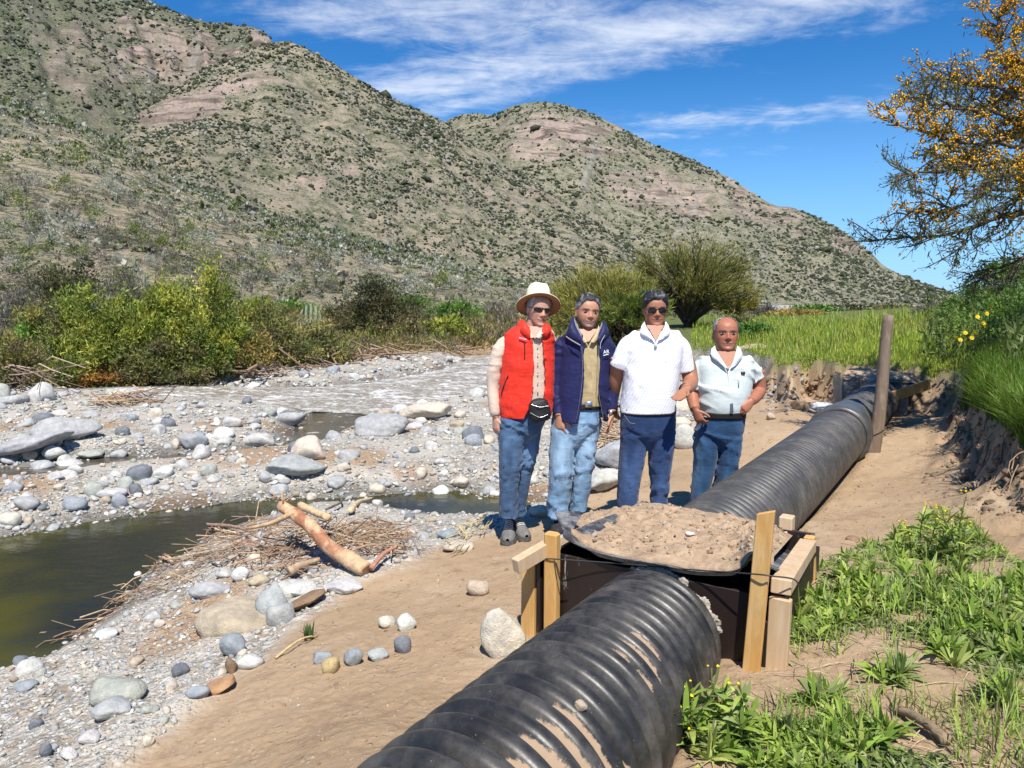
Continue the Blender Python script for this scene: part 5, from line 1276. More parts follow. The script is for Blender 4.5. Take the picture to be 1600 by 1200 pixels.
# broom like trees behind the men, with branches that fan out of one trunk
def fan_tree(name, label, px, base_py, top_py, wpx, D, cols, nbr, nl, leafL, leafW, bare=.35, trunk_r=.12):
    p_ = at(px, base_py, D); p_[2] = ground_z(p_[0], p_[1])[0]; h = at(px, top_py, D)[2] - p_[2]; w = wpx * D / FOC
    o = empty(name, p_, label, 'tree'); G = Geo(); LP, LD, LC = [], [], []
    cols = np.array(cols)
    for i in range(nbr):
        a = rng.uniform(0, 2 * math.pi); e = rng.uniform(.1, 1.0) ** .7; out_ = math.sin(e * 1.45); hgt = math.cos(e * 1.25) ** .8
        tip = p_ + np.array([math.cos(a) * w / 2 * out_, math.sin(a) * w / 2 * out_, h * max(hgt, .28) * rng.uniform(.75, 1.03)])
        st = p_ + np.array([rng.normal(0, .1), rng.normal(0, .1), h * rng.uniform(.02, .14)])
        mid_ = st * .5 + tip * .5 + np.array([0, 0, .12 * h]) + rng.normal(0, .04, 3) * h
        pts = spl([st, mid_, tip], 9); G.add(*tube(pts, np.linspace(trunk_r * rng.uniform(.25, .6), .008, 9), 5, cap=False))
        for j in range(7):
            k_ = rng.uniform(.35, .95); q = pts[int(k_ * 8)]; dq = unit(tip - st + rng.normal(0, .55, 3) * h * .4) * h * rng.uniform(.10, .22)
            G.add(*tube([q, q + dq * .5 + rng.normal(0, .02, 3), q + dq], [.014, .010, .004], 4, cap=False))
            m_ = nl // (nbr * 7); tt = rng.uniform(bare, 1.1, m_); LP.append(q + dq * tt[:, None] + rng.normal(0, .045 * h, (m_, 3)) * np.array([1, 1, .7])); LD.append(np.tile(unit(dq), (m_, 1)) + rng.normal(0, .45, (m_, 3)) + np.array([0, 0, .3]))
            LC.append(np.tile(cols[rng.integers(0, len(cols))] * rng.uniform(.75, 1.2), (m_, 1)) * rng.uniform(.8, 1.2, (m_, 1)))
    G.add(*tube([p_ - np.array([0, 0, .2]), p_ + np.array([.03, 0, h * .09]), p_ + np.array([0, 0, h * .16])], [trunk_r * 1.1, trunk_r, trunk_r * .6], 8))
    P = np.concatenate(LP); n = len(P); V, F, CC = leaves_geo(P, np.concatenate(LD), leafL * rng.uniform(.6, 1.3, n), leafW, np.concatenate(LC))
    obj('foliage', V, F, M_LEAF, o, CC, False); V, F, _ = G.get(); obj('trunk', V, F, M_TWIG, o, np.tile([[.075, .06, .045]], (len(V), 1)))
    return o
fan_tree('broom_tree', 'rounded yellow green broom tree behind the man in the navy jacket', 945, 555, 418, 200, 27, [(.28, .27, .055), (.35, .31, .07), (.21, .215, .045)], 80, 17000, .26, .030, .15)
fan_tree('broom_tree', 'dense green lower broom tree between the navy jacket and the white polo', 985, 560, 455, 120, 25, [(.17, .23, .04), (.25, .275, .055), (.12, .16, .035)], 50, 8000, .24, .030, .1)
fan_tree('mesquite_tree', 'large feathery mesquite with dark fanning branches behind the white polo man', 1075, 560, 376, 215, 30, [(.20, .21, .05), (.26, .245, .06), (.155, .165, .04), (.28, .235, .06)], 80, 14000, .27, .028, .30, .22)
fan_tree('broom_tree', 'low yellow green broom bush right of the feathery mesquite', 1150, 545, 448, 90, 31, [(.26, .25, .05), (.32, .27, .06)], 36, 5200, .26, .028, .15)

# column cacti
M_CACT = mat_basic('cactus_skin', None, .7, .2, attr=True, var=.2, vscale=6)
def cactus(label, px, base_py, D, cols_px, colr=(.25, .30, .19)):
    p_ = at(px, base_py, D); p_[2] = ground_z(p_[0], p_[1])[0] if D < 60 else p_[2]
    o = empty('column_cactus', p_, label, 'cactus')
    for (dx, tp, wd) in cols_px:
        a = at(px + dx * .4, base_py + 4, D); b = at(px + dx, tp, D); r_ = wd * D / FOC / 2
        pts = spl([a, a * .4 + b * .6 + np.array([dx * .01, 0, 0]), b, b + np.array([0, 0, r_ * .9])], 16); rd = np.full(16, r_); rd[-3:] = [r_ * .95, r_ * .75, r_ * .15]; rd[:3] *= .85
        V, F = tube(pts, rd, 18); c0 = np.repeat(pts, 18, 0); ribs = np.tile(1 + .14 * (np.arange(18) % 2), 16)
        V[:16 * 18] = c0 + (V[:16 * 18] - c0) * ribs[:, None]
        obj('stem', V, F, M_CACT, o, np.tile([colr], (len(V), 1)) * rng.uniform(.85, 1.15))
    return o
cactus('pale grey green column cactus with several stems above the shore shrubs', 485, 514, 34, [(-13, 486, 3.6), (-6, 479, 4), (1, 477, 4.2), (8, 480, 4), (14, 488, 3.4)])
cactus('column cactus clump at the left picture edge', 12, 545, 27, [(-11, 480, 5), (-3, 475, 5.5), (5, 478, 5.5), (13, 488, 5)])
cactus('single column cactus right of the cactus clump at the left', 33, 548, 27, [(0, 484, 7), (5, 510, 5)], (.22, .24, .19))
cactus('small pale column cactus left of the dark mesquite trunk', 571, 530, 34, [(-3, 506, 4), (2, 502, 4)])
cactus('dark lone column cactus standing on the far meadow edge', 1455, 492, 40, [(0, 461, 9)], (.05, .048, .04))

# ------------------------------------------------------------------ brush on the mountains
def hill_pts(key, n, ylim=None, vmax=1.0, vmin=0.02):
    h = HILLS[key]; nu = len(h['u']); nv = h['nv']
    i = rng.uniform(vmin, vmax, n) * (nv - 1); j = rng.uniform(0, nu - 1.01, n); i0, j0 = i.astype(int).clip(0, nv - 2), j.astype(int)
    fi, fj = (i - i0)[:, None], (j - j0)[:, None]; G3 = h['V'].reshape(-1, nu, 3)
    P = G3[i0, j0] * (1 - fi) * (1 - fj) + G3[i0 + 1, j0] * fi * (1 - fj) + G3[i0, j0 + 1] * (1 - fi) * fj + G3[i0 + 1, j0 + 1] * fi * fj
    return P, h['rock'][i0, j0]
def visible_px(P, lo=-200, hi=1800, ylo=-160):
    x, y, d = proj(P); return (x > lo) & (x < hi) & (y > ylo)
def blobs(name, P, wm, cols, label, seed, tall=.8, sub=6):
    r_ = np.random.default_rng(seed); n = len(P)
    if sub > 6:
        # each plant is a tuft of short leaf faces round its own middle
        nl = sub; o_ = r_.normal(0, 1, (n * nl, 3)); o_[:, 2] = np.abs(o_[:, 2]); o_ = unit(o_); w2 = np.repeat(wm, nl)
        ctr = np.repeat(P, nl, 0) + o_ * np.array([1, 1, tall]) * (w2 * .30 * r_.uniform(.3, 1.1, n * nl))[:, None] + np.array([0, 0, 1]) * (w2 * .08)[:, None]
        Q, F, C = leaves_geo(ctr, o_ + r_.normal(0, .5, (n * nl, 3)), w2 * .42, w2 * .30, np.repeat(cols, nl, 0) * r_.uniform(.75, 1.2, (n * nl, 1)))
    else:                                            # far away a shrub is a rough little lump
        a5 = np.arange(5) * 1.2566; V0 = np.concatenate([np.stack([np.cos(a5) * .8, np.sin(a5) * .8, 0 * a5 - .6], -1), np.stack([np.cos(a5 + .6), np.sin(a5 + .6), 0 * a5 + .25], -1), [[0, 0, 1.0]]]); nv = 11; j5 = np.arange(5); k5 = (j5 + 1) % 5
        F0 = np.concatenate([np.stack([j5, k5, 5 + j5], -1), np.stack([k5, 5 + k5, 5 + j5], -1), np.stack([5 + j5, 5 + k5, 0 * j5 + 10], -1)]); pr = np.stack([V0 * (1 + .26 * r_.normal(size=(nv, 1))) for _ in range(40)])
        Q = pr[r_.integers(0, 40, n)] * (wm / 2)[:, None, None] * np.stack([r_.uniform(.7, 1.3, n), r_.uniform(.7, 1.3, n), r_.uniform(.6, 1.0, n)], -1)[:, None]; Q += (P + np.array([0, 0, 1]) * (wm * .22)[:, None])[:, None]
        F = (F0[None] + (np.arange(n) * nv)[:, None, None]).reshape(-1, 3); C = np.repeat(cols, nv, 0) * r_.uniform(.8, 1.15, (n * nv, 1))
    return tag(put(name, mesh_data(name, Q.reshape(-1, 3), F, C, sub <= 6, None, [M_LEAF])), label, 'brush', kind='stuff')
def clumpy(P, scale, th, seed): return .6 * fbm(P / scale, 3, seed) + .7 * fbm(P / (scale * .28), 3, seed + 1) > th - rng.uniform(-.08, .34, len(P))
dkg = np.array([(.042, .052, .026), (.055, .066, .032), (.070, .072, .046), (.052, .074, .028), (.105, .11, .07), (.34, .34, .27)])
for key, n, s0, lab in ((101, 14500, 3.0, 'dark brush dotting the highest mountain'), (202, 13500, 2.7, 'dark brush dotting the long mountain at the right'), (303, 15500, 1.55, 'green brush dotting the middle mountain spur')):
    P, rk = hill_pts(key, int(n * 4)); ok = (rng.uniform(0, 1, len(P)) > rk * .93) & visible_px(P) & clumpy(P, 70, .02, key)
    P = P[ok][:n]; n_ = len(P); wm = .9 * s0 * np.exp(rng.normal(0, .38, n_)) * np.clip(P[:, 1] / (900 if key != 303 else 480), .55, 1.3)
    blobs('mountain_brush', P, wm, dkg[rng.integers(0, 6, n_)], lab, key)
# nearest hillside: thousands of small clumps plus single bushes one can tell apart
P, rk = hill_pts(404, 44000); x, y, d_ = proj(P); ok = visible_px(P) & (rng.uniform(0, 1, len(P)) < np.clip(d_ / 210, .2, 1)) & clumpy(P, 22, .1, 4)
P = P[ok][:10000]; n_ = len(P)
nc = np.array([(.36, .365, .27), (.42, .42, .33), (.15, .19, .06), (.20, .23, .09), (.085, .08, .065), (.40, .40, .33), (.07, .095, .036)])
blobs('hillside_brush', P, 1.15 * np.exp(rng.normal(0, .38, n_)) * np.clip(P[:, 1] / 190, .6, 1.25), nc[rng.integers(0, 7, n_)], 'pale cushion plants and low brush on the nearest hillside', 404, .8, 9)
HB = []
for kd in ('grey', 'grey', 'green', 'cushion', 'cushion', 'darkg'):
    spec = dict(grey=([(.175, .155, .125), (.125, .112, .092), (.22, .195, .16)], .26, .05, 300), green=([(.18, .23, .06), (.25, .28, .085)], .22, .09, 240), cushion=([(.40, .41, .33), (.33, .345, .26), (.45, .45, .38)], .20, .08, 260), darkg=([(.11, .125, .05), (.15, .15, .07)], .22, .08, 280))[kd]
    (V, F, CC), G, sc = bush(2.0, 1.5, 2.0, 16, spec[3], spec[1], spec[2], spec[0], .4, spread=.2, stems=0 if kd == 'cushion' else 6, stem_r=.03)
    HB.append((kd, mesh_data('hillside_bush', V, F, CC, False, None, [M_LEAF])))
P, rk = hill_pts(404, 2600, vmax=.8); x, y, d_ = proj(P); ok = visible_px(P, -20, 1150) & (y < 470); P = P[ok]; d_ = d_[ok]
P = P[np.argsort(d_ * rng.uniform(.75, 1.25, len(P)))][:270]
def where_(q):
    x_, y_, _ = proj(q); return ('high' if y_ < 270 else 'midway' if y_ < 360 else 'low') + ' on the nearest hillside ' + ('at the far left' if x_ < 160 else 'at the left' if x_ < 340 else 'left of its middle' if x_ < 520 else 'near its middle' if x_ < 720 else 'at its right end')
HL = dict(grey='grey leafless round bush on the nearest hillside slope', green='green leafy bush on the nearest hillside slope', cushion='pale grey cushion bush on the nearest hillside slope', darkg='dark green bush on the nearest hillside slope')
for q in P:
    kd, me = HB[rng.choice(6, p=[.24, .20, .16, .14, .11, .15])]; s_ = np.exp(rng.normal(.45, .28)) * np.clip(q[1] / 150, .55, 1.2)
    tag(put('hillside_bush', me, None, q - np.array([0, 0, .1]), (0, 0, rng.uniform(0, 6.28)), (s_ * rng.uniform(.8, 1.2), s_, s_ * rng.uniform(.8, 1.15))), HL[kd].replace('on the nearest hillside slope', where_(q)), 'bush', 'bushes scattered over the nearest hillside')
# column cacti on the slope, too small to show parts
G = Geo()
for (dx, dy, h_) in ((0, 0, 2.2), (.3, .1, 1.9), (-.3, .05, 1.7), (.1, -.3, 1.5)): G.add(*tube([(dx, dy, -.1), (dx * 1.2, dy, h_ * .6), (dx * 1.3, dy * 1.2, h_ - .08), (dx * 1.3, dy * 1.2, h_)], [.12, .14, .12, .03], 8))
V, F, _ = G.get(); me = mesh_data('column_cactus', V, F, np.tile([[.17, .19, .13]], (len(V), 1)), True, None, [M_CACT])
P, rk = hill_pts(404, 900, vmax=.75); ok = visible_px(P, -20, 800); P = P[ok][:46]
for q in P: tag(put('column_cactus', me, None, q, (0, 0, rng.uniform(0, 6)), rng.uniform(.4, .75)), 'small column cactus clump ' + where_(q), 'cactus', 'column cacti on the nearest hillside')
# ------------------------------------------------------------------ grass, weeds, flowers
def blades(P, H, Wd, C, lean=.35, segs=2):
    """bent blades: each a strip of segs quads"""
    n = len(P); a = rng.uniform(0, 2 * math.pi, n); side = np.stack([-np.sin(a), np.cos(a), 0 * a], -1); dr = np.stack([np.cos(a), np.sin(a), 0 * a], -1)
    H = np.broadcast_to(H, (n,)); Wd = np.broadcast_to(Wd, (n,)); ln = np.abs(rng.normal(0, lean, n)) * H
    rows = []
    for k in range(segs + 1):
        f = k / segs; c = P + np.array([0, 0, 1.0]) * (H * f * (1 - .25 * f * np.clip(ln / H, 0, 1)))[:, None] + dr * (ln * f * f)[:, None]
        w = Wd * (1 - f) ** .6 * (.65 + .7 * f if f < .5 else 1) / 2 + .0006
        rows += [c - side * w[:, None], c + side * w[:, None]]
    V = np.stack(rows, 1); m_ = 2 * (segs + 1)
    F = np.concatenate([np.stack([np.arange(n) * m_ + 2 * k, np.arange(n) * m_ + 2 * k + 1, np.arange(n) * m_ + 2 * k + 3, np.arange(n) * m_ + 2 * k + 2], -1) for k in range(segs)])
    return V.reshape(-1, 3), F, np.repeat(C, m_, 0)
def stuff(name, V, F, C, label, cat='grass', mat=None):
    return tag(put(name, mesh_data(name, V, F, C, False, None, [mat or M_LEAF])), label, cat, kind='stuff')
M_GRASS = leaf_mat('grass_blades', .35, .5)
# meadow
px, py = rng.uniform(1080, 1640, 34000), 490 + 112 * rng.uniform(0, 1, 34000) ** .8
P = drop(px, py); z, so, fi, lo, ds, dp = terr(P[:, 0], P[:, 1]); ok = (ds < -.16) & (P[:, 1] < 58) & (P[:, 1] > 4); P = P[ok]; P[:, 2] = z[ok]; n = len(P)
mc = np.array([(.30, .40, .05), (.40, .46, .06), (.21, .32, .045), (.47, .46, .10), (.40, .40, .15)])
hgt = (.55 + .45 * sstep(ds[ok], -.2, -1.2)) * np.clip(.14 + .08 * fbm(P / 2.0, 3, 3) + .05 * rng.normal(size=n), .07, .45) * np.clip(P[:, 1] / 12, .75, 1.5)
cl = mc[np.clip(((fbm(P / 3.0, 3, 9) + .5) * 4 + rng.normal(0, .9, n)).astype(int), 0, 4)] * rng.uniform(.75, 1.2, (n, 1))
V, F, C = blades(P, hgt, np.clip(.0011 * P[:, 1], .009, .035), cl, .4, 2)
stuff('meadow_grass', V, F, C, 'bright green meadow grass beyond the trench', mat=M_GRASS)
# long grass on the right bank
BK = [(1500,640),(1512,600),(1530,575),(1560,560),(1610,540),(1610,700),(1560,664),(1528,640)]
pp = np.array(BK, float); c_ = rng.uniform(pp.min(0), pp.max(0), (14000, 2)); c_ = c_[sdf_poly(c_[:, 0], c_[:, 1], pp) < 0]
P = drop(c_[:, 0], c_[:, 1]); z, so, fi, lo, ds, dp = terr(P[:, 0], P[:, 1]); ok = ds < .10; P = P[ok]; P[:, 2] = z[ok]; n = len(P)
V, F, C = blades(P, rng.uniform(.12, .34, n), rng.uniform(.006, .011, n), np.array([(.115, .21, .022), (.16, .25, .03), (.085, .16, .02), (.26, .25, .09)])[rng.choice(4, n, p=[.4, .3, .22, .08])] * rng.uniform(.8, 1.15, (n, 1)), .55, 3)
stuff('bank_grass', V, F, C, 'long vivid green grass overhanging the right trench bank', mat=M_GRASS)
# the bank top to the right of the view
P = np.stack([rng.uniform(2.2, 11, 16000), rng.uniform(.2, 10, 16000), np.zeros(16000)], -1); z, so, fi, lo, ds, dp = terr(P[:, 0], P[:, 1]); qx, qy, _ = proj(np.concatenate([P[:, :2], z[:, None]], 1)); ok = (ds < -.12) & (qx > 1560) & (fbm(P / 1.2, 3, 4) > -.2); P = P[ok]; P[:, 2] = z[ok]; n = len(P)
V, F, C = blades(P, rng.uniform(.08, .24, n), rng.uniform(.008, .016, n), np.array([(.16, .27, .03), (.22, .32, .04), (.12, .21, .03), (.36, .34, .13)])[rng.choice(4, n, p=[.4, .3, .2, .1])] * rng.uniform(.8, 1.15, (n, 1)), .55, 2)
stuff('bank_grass', V, F, C, 'grass on top of the right bank under the tree', mat=M_GRASS)
# slope herbs behind
px, py = rng.uniform(1440, 1640, 5200), rng.uniform(430, 600, 5200); P = drop(px, py); z, so, fi, lo, ds, dp = terr(P[:, 0], P[:, 1]); ok = (ds < -.3) & (P[:, 1] < 30); P = P[ok]; P[:, 2] = z[ok]; n = len(P)
V, F, C = leaves_geo(P + np.array([0, 0, 1]) * rng.uniform(.02, .45, n)[:, None], rng.normal(0, .5, (n, 3)) + np.array([0, 0, .7]), rng.uniform(.07, .16, n), .03, np.array([(.10, .16, .03), (.15, .20, .05), (.075, .12, .03), (.19, .22, .08)])[rng.integers(0, 4, n)])
stuff('slope_herbs', V, F, C, 'leafy herbs covering the slope under the flowering tree', 'plants')
# near weed patch at the right
WEED = [(1196,1045),(1225,1000),(1245,925),(1268,895),(1305,872),(1350,850),(1390,845),(1440,812),(1490,800),(1540,830),(1575,868),(1640,890),(1760,940),(1760,1215),(1060,1215),(1085,1120),(1130,1085),(1175,1075)]
wpx = np.array(WEED, float)
def weed_pts(n, th=-.12, sc=.42):
    c_ = rng.uniform(wpx.min(0), wpx.max(0), (n, 2)); c_ = c_[sdf_poly(c_[:, 0], c_[:, 1], wpx) < 0]
    P = drop(c_[:, 0], c_[:, 1]); k = fbm(P / sc, 3, 88) + .18 * sstep(c_[:, 1], 950, 830) - .1 * (c_[:, 0] > 1540) * (c_[:, 1] < 1000)
    return P[(k > th) & (np.abs(P @ PL - near_axis(np.minimum(P @ PD, 2.69))[0]) > PR * .75)]
def rosettes(P, nl, L, Wd, cols, upr, segs=3):
    """leafy clumps: nl arching pointed leaves per point"""
    n = len(P); Q = np.repeat(P, nl, 0); m_ = len(Q); a = rng.uniform(0, 6.283, m_); e = np.clip(rng.normal(upr, .3, m_), .1, 1.45)
    Ls = np.repeat(L * rng.uniform(.6, 1.3, n), nl) * rng.uniform(.6, 1.15, m_)
    d0 = np.stack([np.cos(a) * np.cos(e), np.sin(a) * np.cos(e), np.sin(e)], -1); side = np.stack([-np.sin(a), np.cos(a), 0 * a], -1)
    sd = side + .5 * rng.normal(size=(m_, 3)) ; sd -= d0 * np.sum(sd * d0, 1, keepdims=True); sd = unit(sd)
    prof = [.25, .85, 1.0, .62, .04] if segs == 4 else [.35, 1.0, .8, .04] if segs == 3 else [.45, 1.0, .05]
    rows = []; k_ = len(prof)
    for i, w in enumerate(prof):
        f = i / (k_ - 1); c = Q + d0 * (Ls * f)[:, None]; c[:, 2] -= Ls * .42 * f * f * np.cos(e)
        ww = Wd * w * (Ls / L)[:, None] / 2; rows += [c - sd * ww, c + sd * ww]
    V = np.stack(rows, 1); q = 2 * k_
    F = np.concatenate([np.stack([np.arange(m_) * q + 2 * i, np.arange(m_) * q + 2 * i + 1, np.arange(m_) * q + 2 * i + 3, np.arange(m_) * q + 2 * i + 2], -1) for i in range(k_ - 1)])
    cc = np.repeat(np.array(cols)[rng.integers(0, len(cols), n)] * rng.uniform(.8, 1.15, (n, 1)), nl, 0) * rng.uniform(.75, 1.2, (m_, 1))
    return V.reshape(-1, 3), F, np.repeat(cc, q, 0)
GC = [(.26, .38, .065), (.32, .43, .075), (.20, .31, .055), (.38, .45, .11), (.29, .35, .13)]
P = weed_pts(7000, .06); V, F, C = rosettes(P[:900], 13, .080, .012, GC, .75)
stuff('weed_leaves', V, F, C, 'leafy green weeds in the sandy ground at the right', 'weeds', M_GRASS)
P = weed_pts(16000, -.08); V, F, C = rosettes(P[:4200], 9, .034, .009, [(.18, .25, .07), (.23, .28, .10), (.15, .21, .06), (.29, .32, .15)], .6, 2)
stuff('ground_cover', V, F, C, 'fine small leaved ground cover between the weeds', 'ground cover', M_GRASS)
P = weed_pts(9000, .05, .3); n = min(len(P), 1500); P = P[:n]
V, F, C = blades(P, rng.uniform(.04, .12, n), rng.uniform(.003, .006, n), np.array(GC + [(.36, .31, .15)])[rng.integers(0, 6, n)] * rng.uniform(.8, 1.2, (n, 1)), .6, 3)
stuff('weed_grass', V, F, C, 'thin grass blades among the weeds', mat=M_GRASS)
P = weed_pts(700, -.5); n = min(len(P), 260); G = Geo()
for q in P[:n]:
    a = rng.uniform(0, 6.28); L = rng.uniform(.03, .10); d_ = np.array([math.cos(a), math.sin(a), .05]) * L
    G.add(*tube([q + np.array([0, 0, .006]) - d_, q + np.array([0, 0, .012]), q + d_], [.0015, .002, .001], 4, cap=False), np.array([.42, .33, .20]) * rng.uniform(.6, 1.2))
tag(G.obj('dry_straw', M_BARK), 'bits of dry straw on the sand between the weeds', 'straw', kind='stuff')
M_PETAL = mat_basic('yellow_petals', (.80, .56, .02), .6, .2, var=.15, vscale=40)
def flower_weed(px, base_py, top_py, label, nst=3, wpx_=40, nfl=4, leafy=26, group=None):
    p_ = drop(px, base_py); h = at(px, top_py, p_[1])[2] - p_[2]; o = empty('flowering_weed', p_, label, 'weed', group); wm = wpx_ * p_[1] / FOC
    for i in range(nst):
        hh = h * (1 if i == 0 else rng.uniform(.55, .9)); tip = p_ + np.array([rng.normal(0, wm * .35) if i else 0, rng.normal(0, wm * .25), hh])
        pts = spl([p_ + rng.normal(0, .01, 3) * np.array([1, 1, 0]), (p_ + tip) / 2 + rng.normal(0, .012, 3), tip], 9)
        V, F = tube(pts, np.linspace(.0042, .002, 9), 5); st = obj('stem', V, F, M_GRASS, o, np.tile([[.15, .21, .06]], (len(V), 1)))
        q = pts[rng.integers(0, 7, leafy)] + rng.normal(0, .003, (leafy, 3)); V, F, C = rosettes(q, 1, .085, .015, GC, .75)
        obj('leaves', V, F, M_GRASS, st, C, False)
        for j in range(nfl):
            c = tip + rng.normal(0, .014, 3) + np.array([0, 0, .004]); V, F = ICO[2]
            obj('flower', c + V * np.array([.0045, .0045, .0035]) * rng.uniform(.8, 1.3) * (1 + .2 * rng.normal(size=(len(V), 1))), F, M_PETAL, st)
    return o
flower_weed(1503, 880, 772, 'tallest flowering weed with a branching top at the back of the weed patch', 3, 46, 4, 34)
flower_weed(1440, 870, 788, 'thin flowering weed left of the tallest flowering weed', 2, 30, 4)
flower_weed(1408, 872, 815, 'short flowering weed at the left back of the weed patch', 2, 26, 4)
flower_weed(1475, 870, 806, 'bushy weed with small yellow buds between the taller ones', 3, 40, 3)
flower_weed(1110, 1150, 1046, 'flowering weed growing against the near black pipe', 3, 60, 2, 40)
flower_weed(1082, 1165, 1085, 'smaller flowering weed left of the one against the black pipe', 3, 50, 2, 36)
flower_weed(1150, 1165, 1060, 'weed with yellow buds at the foot of the leaning stake', 3, 50, 1, 36)
flower_weed(1222, 1030, 985, 'single spindly weed in front of the right stud', 1, 26, 2, 22)
for i, (px, py, w_) in enumerate([(1385,930,90),(1330,905,70),(1465,900,100),(1530,935,80),(1400,1060,90),(1250,960,50),(1500,1030,100),(1290,1100,80),(1560,1090,80),(1350,1160,90),(1120,1180,80),(1590,990,70)]):
    p_ = drop(px, py); q = p_ + rng.normal(0, 1, (9, 3)) * w_ * .22 * p_[1] / FOC * np.array([1, 1, 0]); q[:, 2] = ground_z(q[:, 0], q[:, 1])
    V, F, C = rosettes(q, 16, .11, .014, GC, .8, 4); tag(obj('weed_plant', V, F, M_GRASS, None, C, False), ['dark green leafy weed clump in the middle of the weed patch', 'leafy weed clump near the box rail', 'broad leafy weed clump below the tall flowering weeds', 'grassy weed clump at the right of the patch', 'leafy weed in the centre of the near patch', 'small weed clump beside the right stud of the box', 'bright grassy weed clump at the right middle', 'low weed clump in front of the pipe', 'grassy tuft at the lower right edge', 'leafy weed clump at the bottom of the picture', 'weed clump hugging the pipe at the bottom', 'weed clump at the right picture edge'][i], 'weed')
p_ = drop(484, 1000); V, F, C = rosettes(np.tile(p_, (4, 1)) + rng.normal(0, .012, (4, 3)) * np.array([1, 1, 0]), 12, .085, .009, [(.09, .15, .05)], 1.25); tag(obj('seedling', V, F, M_GRASS, None, C, False), 'small lone green plant on the bare soil bank', 'plant')
a = drop(1405, 1118); b = drop(1480, 1168); V, F = tube(spl([a + np.array([0, 0, .02]), (a + b) / 2 + np.array([0, 0, .03]), b + np.array([0, 0, .02])], 14), np.linspace(.013, .017, 14), 9); V = V + .004 * fbm(V * 30, 3, 1)[:, None]
tag(obj('dead_branch', V, F, M_BARK, None, np.tile([[.24, .17, .11]], (len(V), 1))), 'short dead branch lying among the weeds at lower right', 'branch')
# yellow flowers on the slope
for i, (px, py) in enumerate([(1547,479),(1562,490),(1542,490),(1527,495),(1552,499),(1536,505),(1508,520),(1500,531),(1512,536),(1524,521),(1540,512),(1518,528),(1495,526)]):
    D = 9.0 + .25 * (i % 4); c = at(px, py, D); g = ground_z(c[0], c[1])[0]
    o = empty('yellow_flower', (c[0], c[1], g), ['upper right pair of yellow flowers, the left one', 'rightmost yellow flower of the slope', 'yellow flower near the top of the slope herbs', 'yellow flower in the upper middle of the slope', 'yellow flower beside the rightmost one', 'yellow flower below the upper pair', 'big yellow flower at the left of the group', 'leftmost low yellow flower of the slope', 'lowest yellow flower of the slope', 'lone yellow flower in the middle of the group', 'yellow flower under the upper pair', 'big low yellow flower next to the lowest one', 'yellow flower at the far left of the group'][i], 'flower', 'yellow flowers on the slope under the tree')
    V, F = tube([(c[0], c[1], g), tuple(c)], [.006, .004], 5); obj('stalk', V, F, M_GRASS, o, np.tile([[.13, .18, .05]], (len(V), 1)))
    G = Geo(); nP = 12
    for j in range(nP):
        a = j * 2 * math.pi / nP; d_ = np.array([math.cos(a), -.35 + .3 * math.sin(a), math.sin(a) * .8]); d_ = d_ / np.linalg.norm(d_); s_ = np.cross(d_, (0, -1, .5)); s_ /= np.linalg.norm(s_)
        G.add([c, c + d_ * .019 + s_ * .008, c + d_ * .035, c + d_ * .019 - s_ * .008], np.array([[0, 1, 2, 3]]))
    V, F = ICO[2]; G.add(c + V * .012 - np.array([0, .006, 0]), F); V, F, _ = G.get(); obj('bloom', V, F, M_PETAL, o)

# ------------------------------------------------------------------ the flowering tree at the right edge
M_BARKD = mat_basic('dark_bark', (.095, .075, .058), .9, .1, bump=(30, .8, .02), var=.3, vscale=20)
M_BLOSSOM = mat_basic('orange_blossom', (.68, .36, .03), .75, .15, var=.25, vscale=9)
TB = np.array([6.85, 8.4, 0.0]); TB[2] = ground_z(TB[0], TB[1])[0] - .1
TD = 7.8
tree = empty('flowering_tree', TB, 'spreading thorn tree with orange blossom reaching in from the right edge', 'tree')
G = Geo(); LP, LD, BP = [], [], []
def limb(pts, r0, r1, n, sides=7):
    P = spl(pts, n); P[1:-1] += rng.normal(0, .012, (n - 2, 3)); G.add(*tube(P, np.linspace(r0, r1, n), sides, cap=False)); return P
def twigs(P, k0, k1, n, L, lev, up, flower):
    T = np.gradient(P, axis=0)
    for _ in range(n):
        k_ = rng.uniform(k0, k1); i = int(k_ * (len(P) - 1)); q = P[i]; d_ = unit(T[i]); ang = rng.normal(0, .85, 3); e = unit(d_ + ang * .8 + np.array([0, 0, up])); l_ = L * rng.uniform(.5, 1.25) * (1.15 - .5 * k_)
        pts = [q]; c = e.copy()
        for s_ in range(3):
            c = unit(c + rng.normal(0, .28, 3)); pts.append(pts[-1] + c * l_ / 3)
        r_ = .009 if lev == 0 else .0042
        Q = spl(pts, 6); G.add(*tube(Q, np.linspace(r_, r_ * .45, 6), 4, cap=False))
        if lev == 0: twigs(Q, .15, 1, 6, L * .48, 1, up * .6, flower)
        fl = fbm(Q[:1] / .9, 2, 5)[0] + flower
        m_ = 5 if lev else 4; tt = rng.uniform(0, len(Q) - 1.01, m_); j = tt.astype(int); base_ = Q[j] + (Q[j + 1] - Q[j]) * (tt - j)[:, None]
        LP.append(base_ + rng.normal(0, .022, (m_, 3))); LD.append(np.tile(unit(Q[-1] - Q[0]), (m_, 1)) + rng.normal(0, .6, (m_, 3)))
        if fl > rng.uniform(-.26, .16):
            m2 = 9; tt = rng.uniform(0, len(Q) - 1.01, m2); j = tt.astype(int); BP.append(Q[j] + (Q[j + 1] - Q[j]) * (tt - j)[:, None] + rng.normal(0, .012, (m2, 3)))
fork = TB + np.array([-.35, -.25, 1.0])
limb([TB, TB + np.array([-.1, -.1, .5]), fork], .13, .085, 8, 10)
q_ = lambda px, py, d=0.0: at(px, py, TD + d)
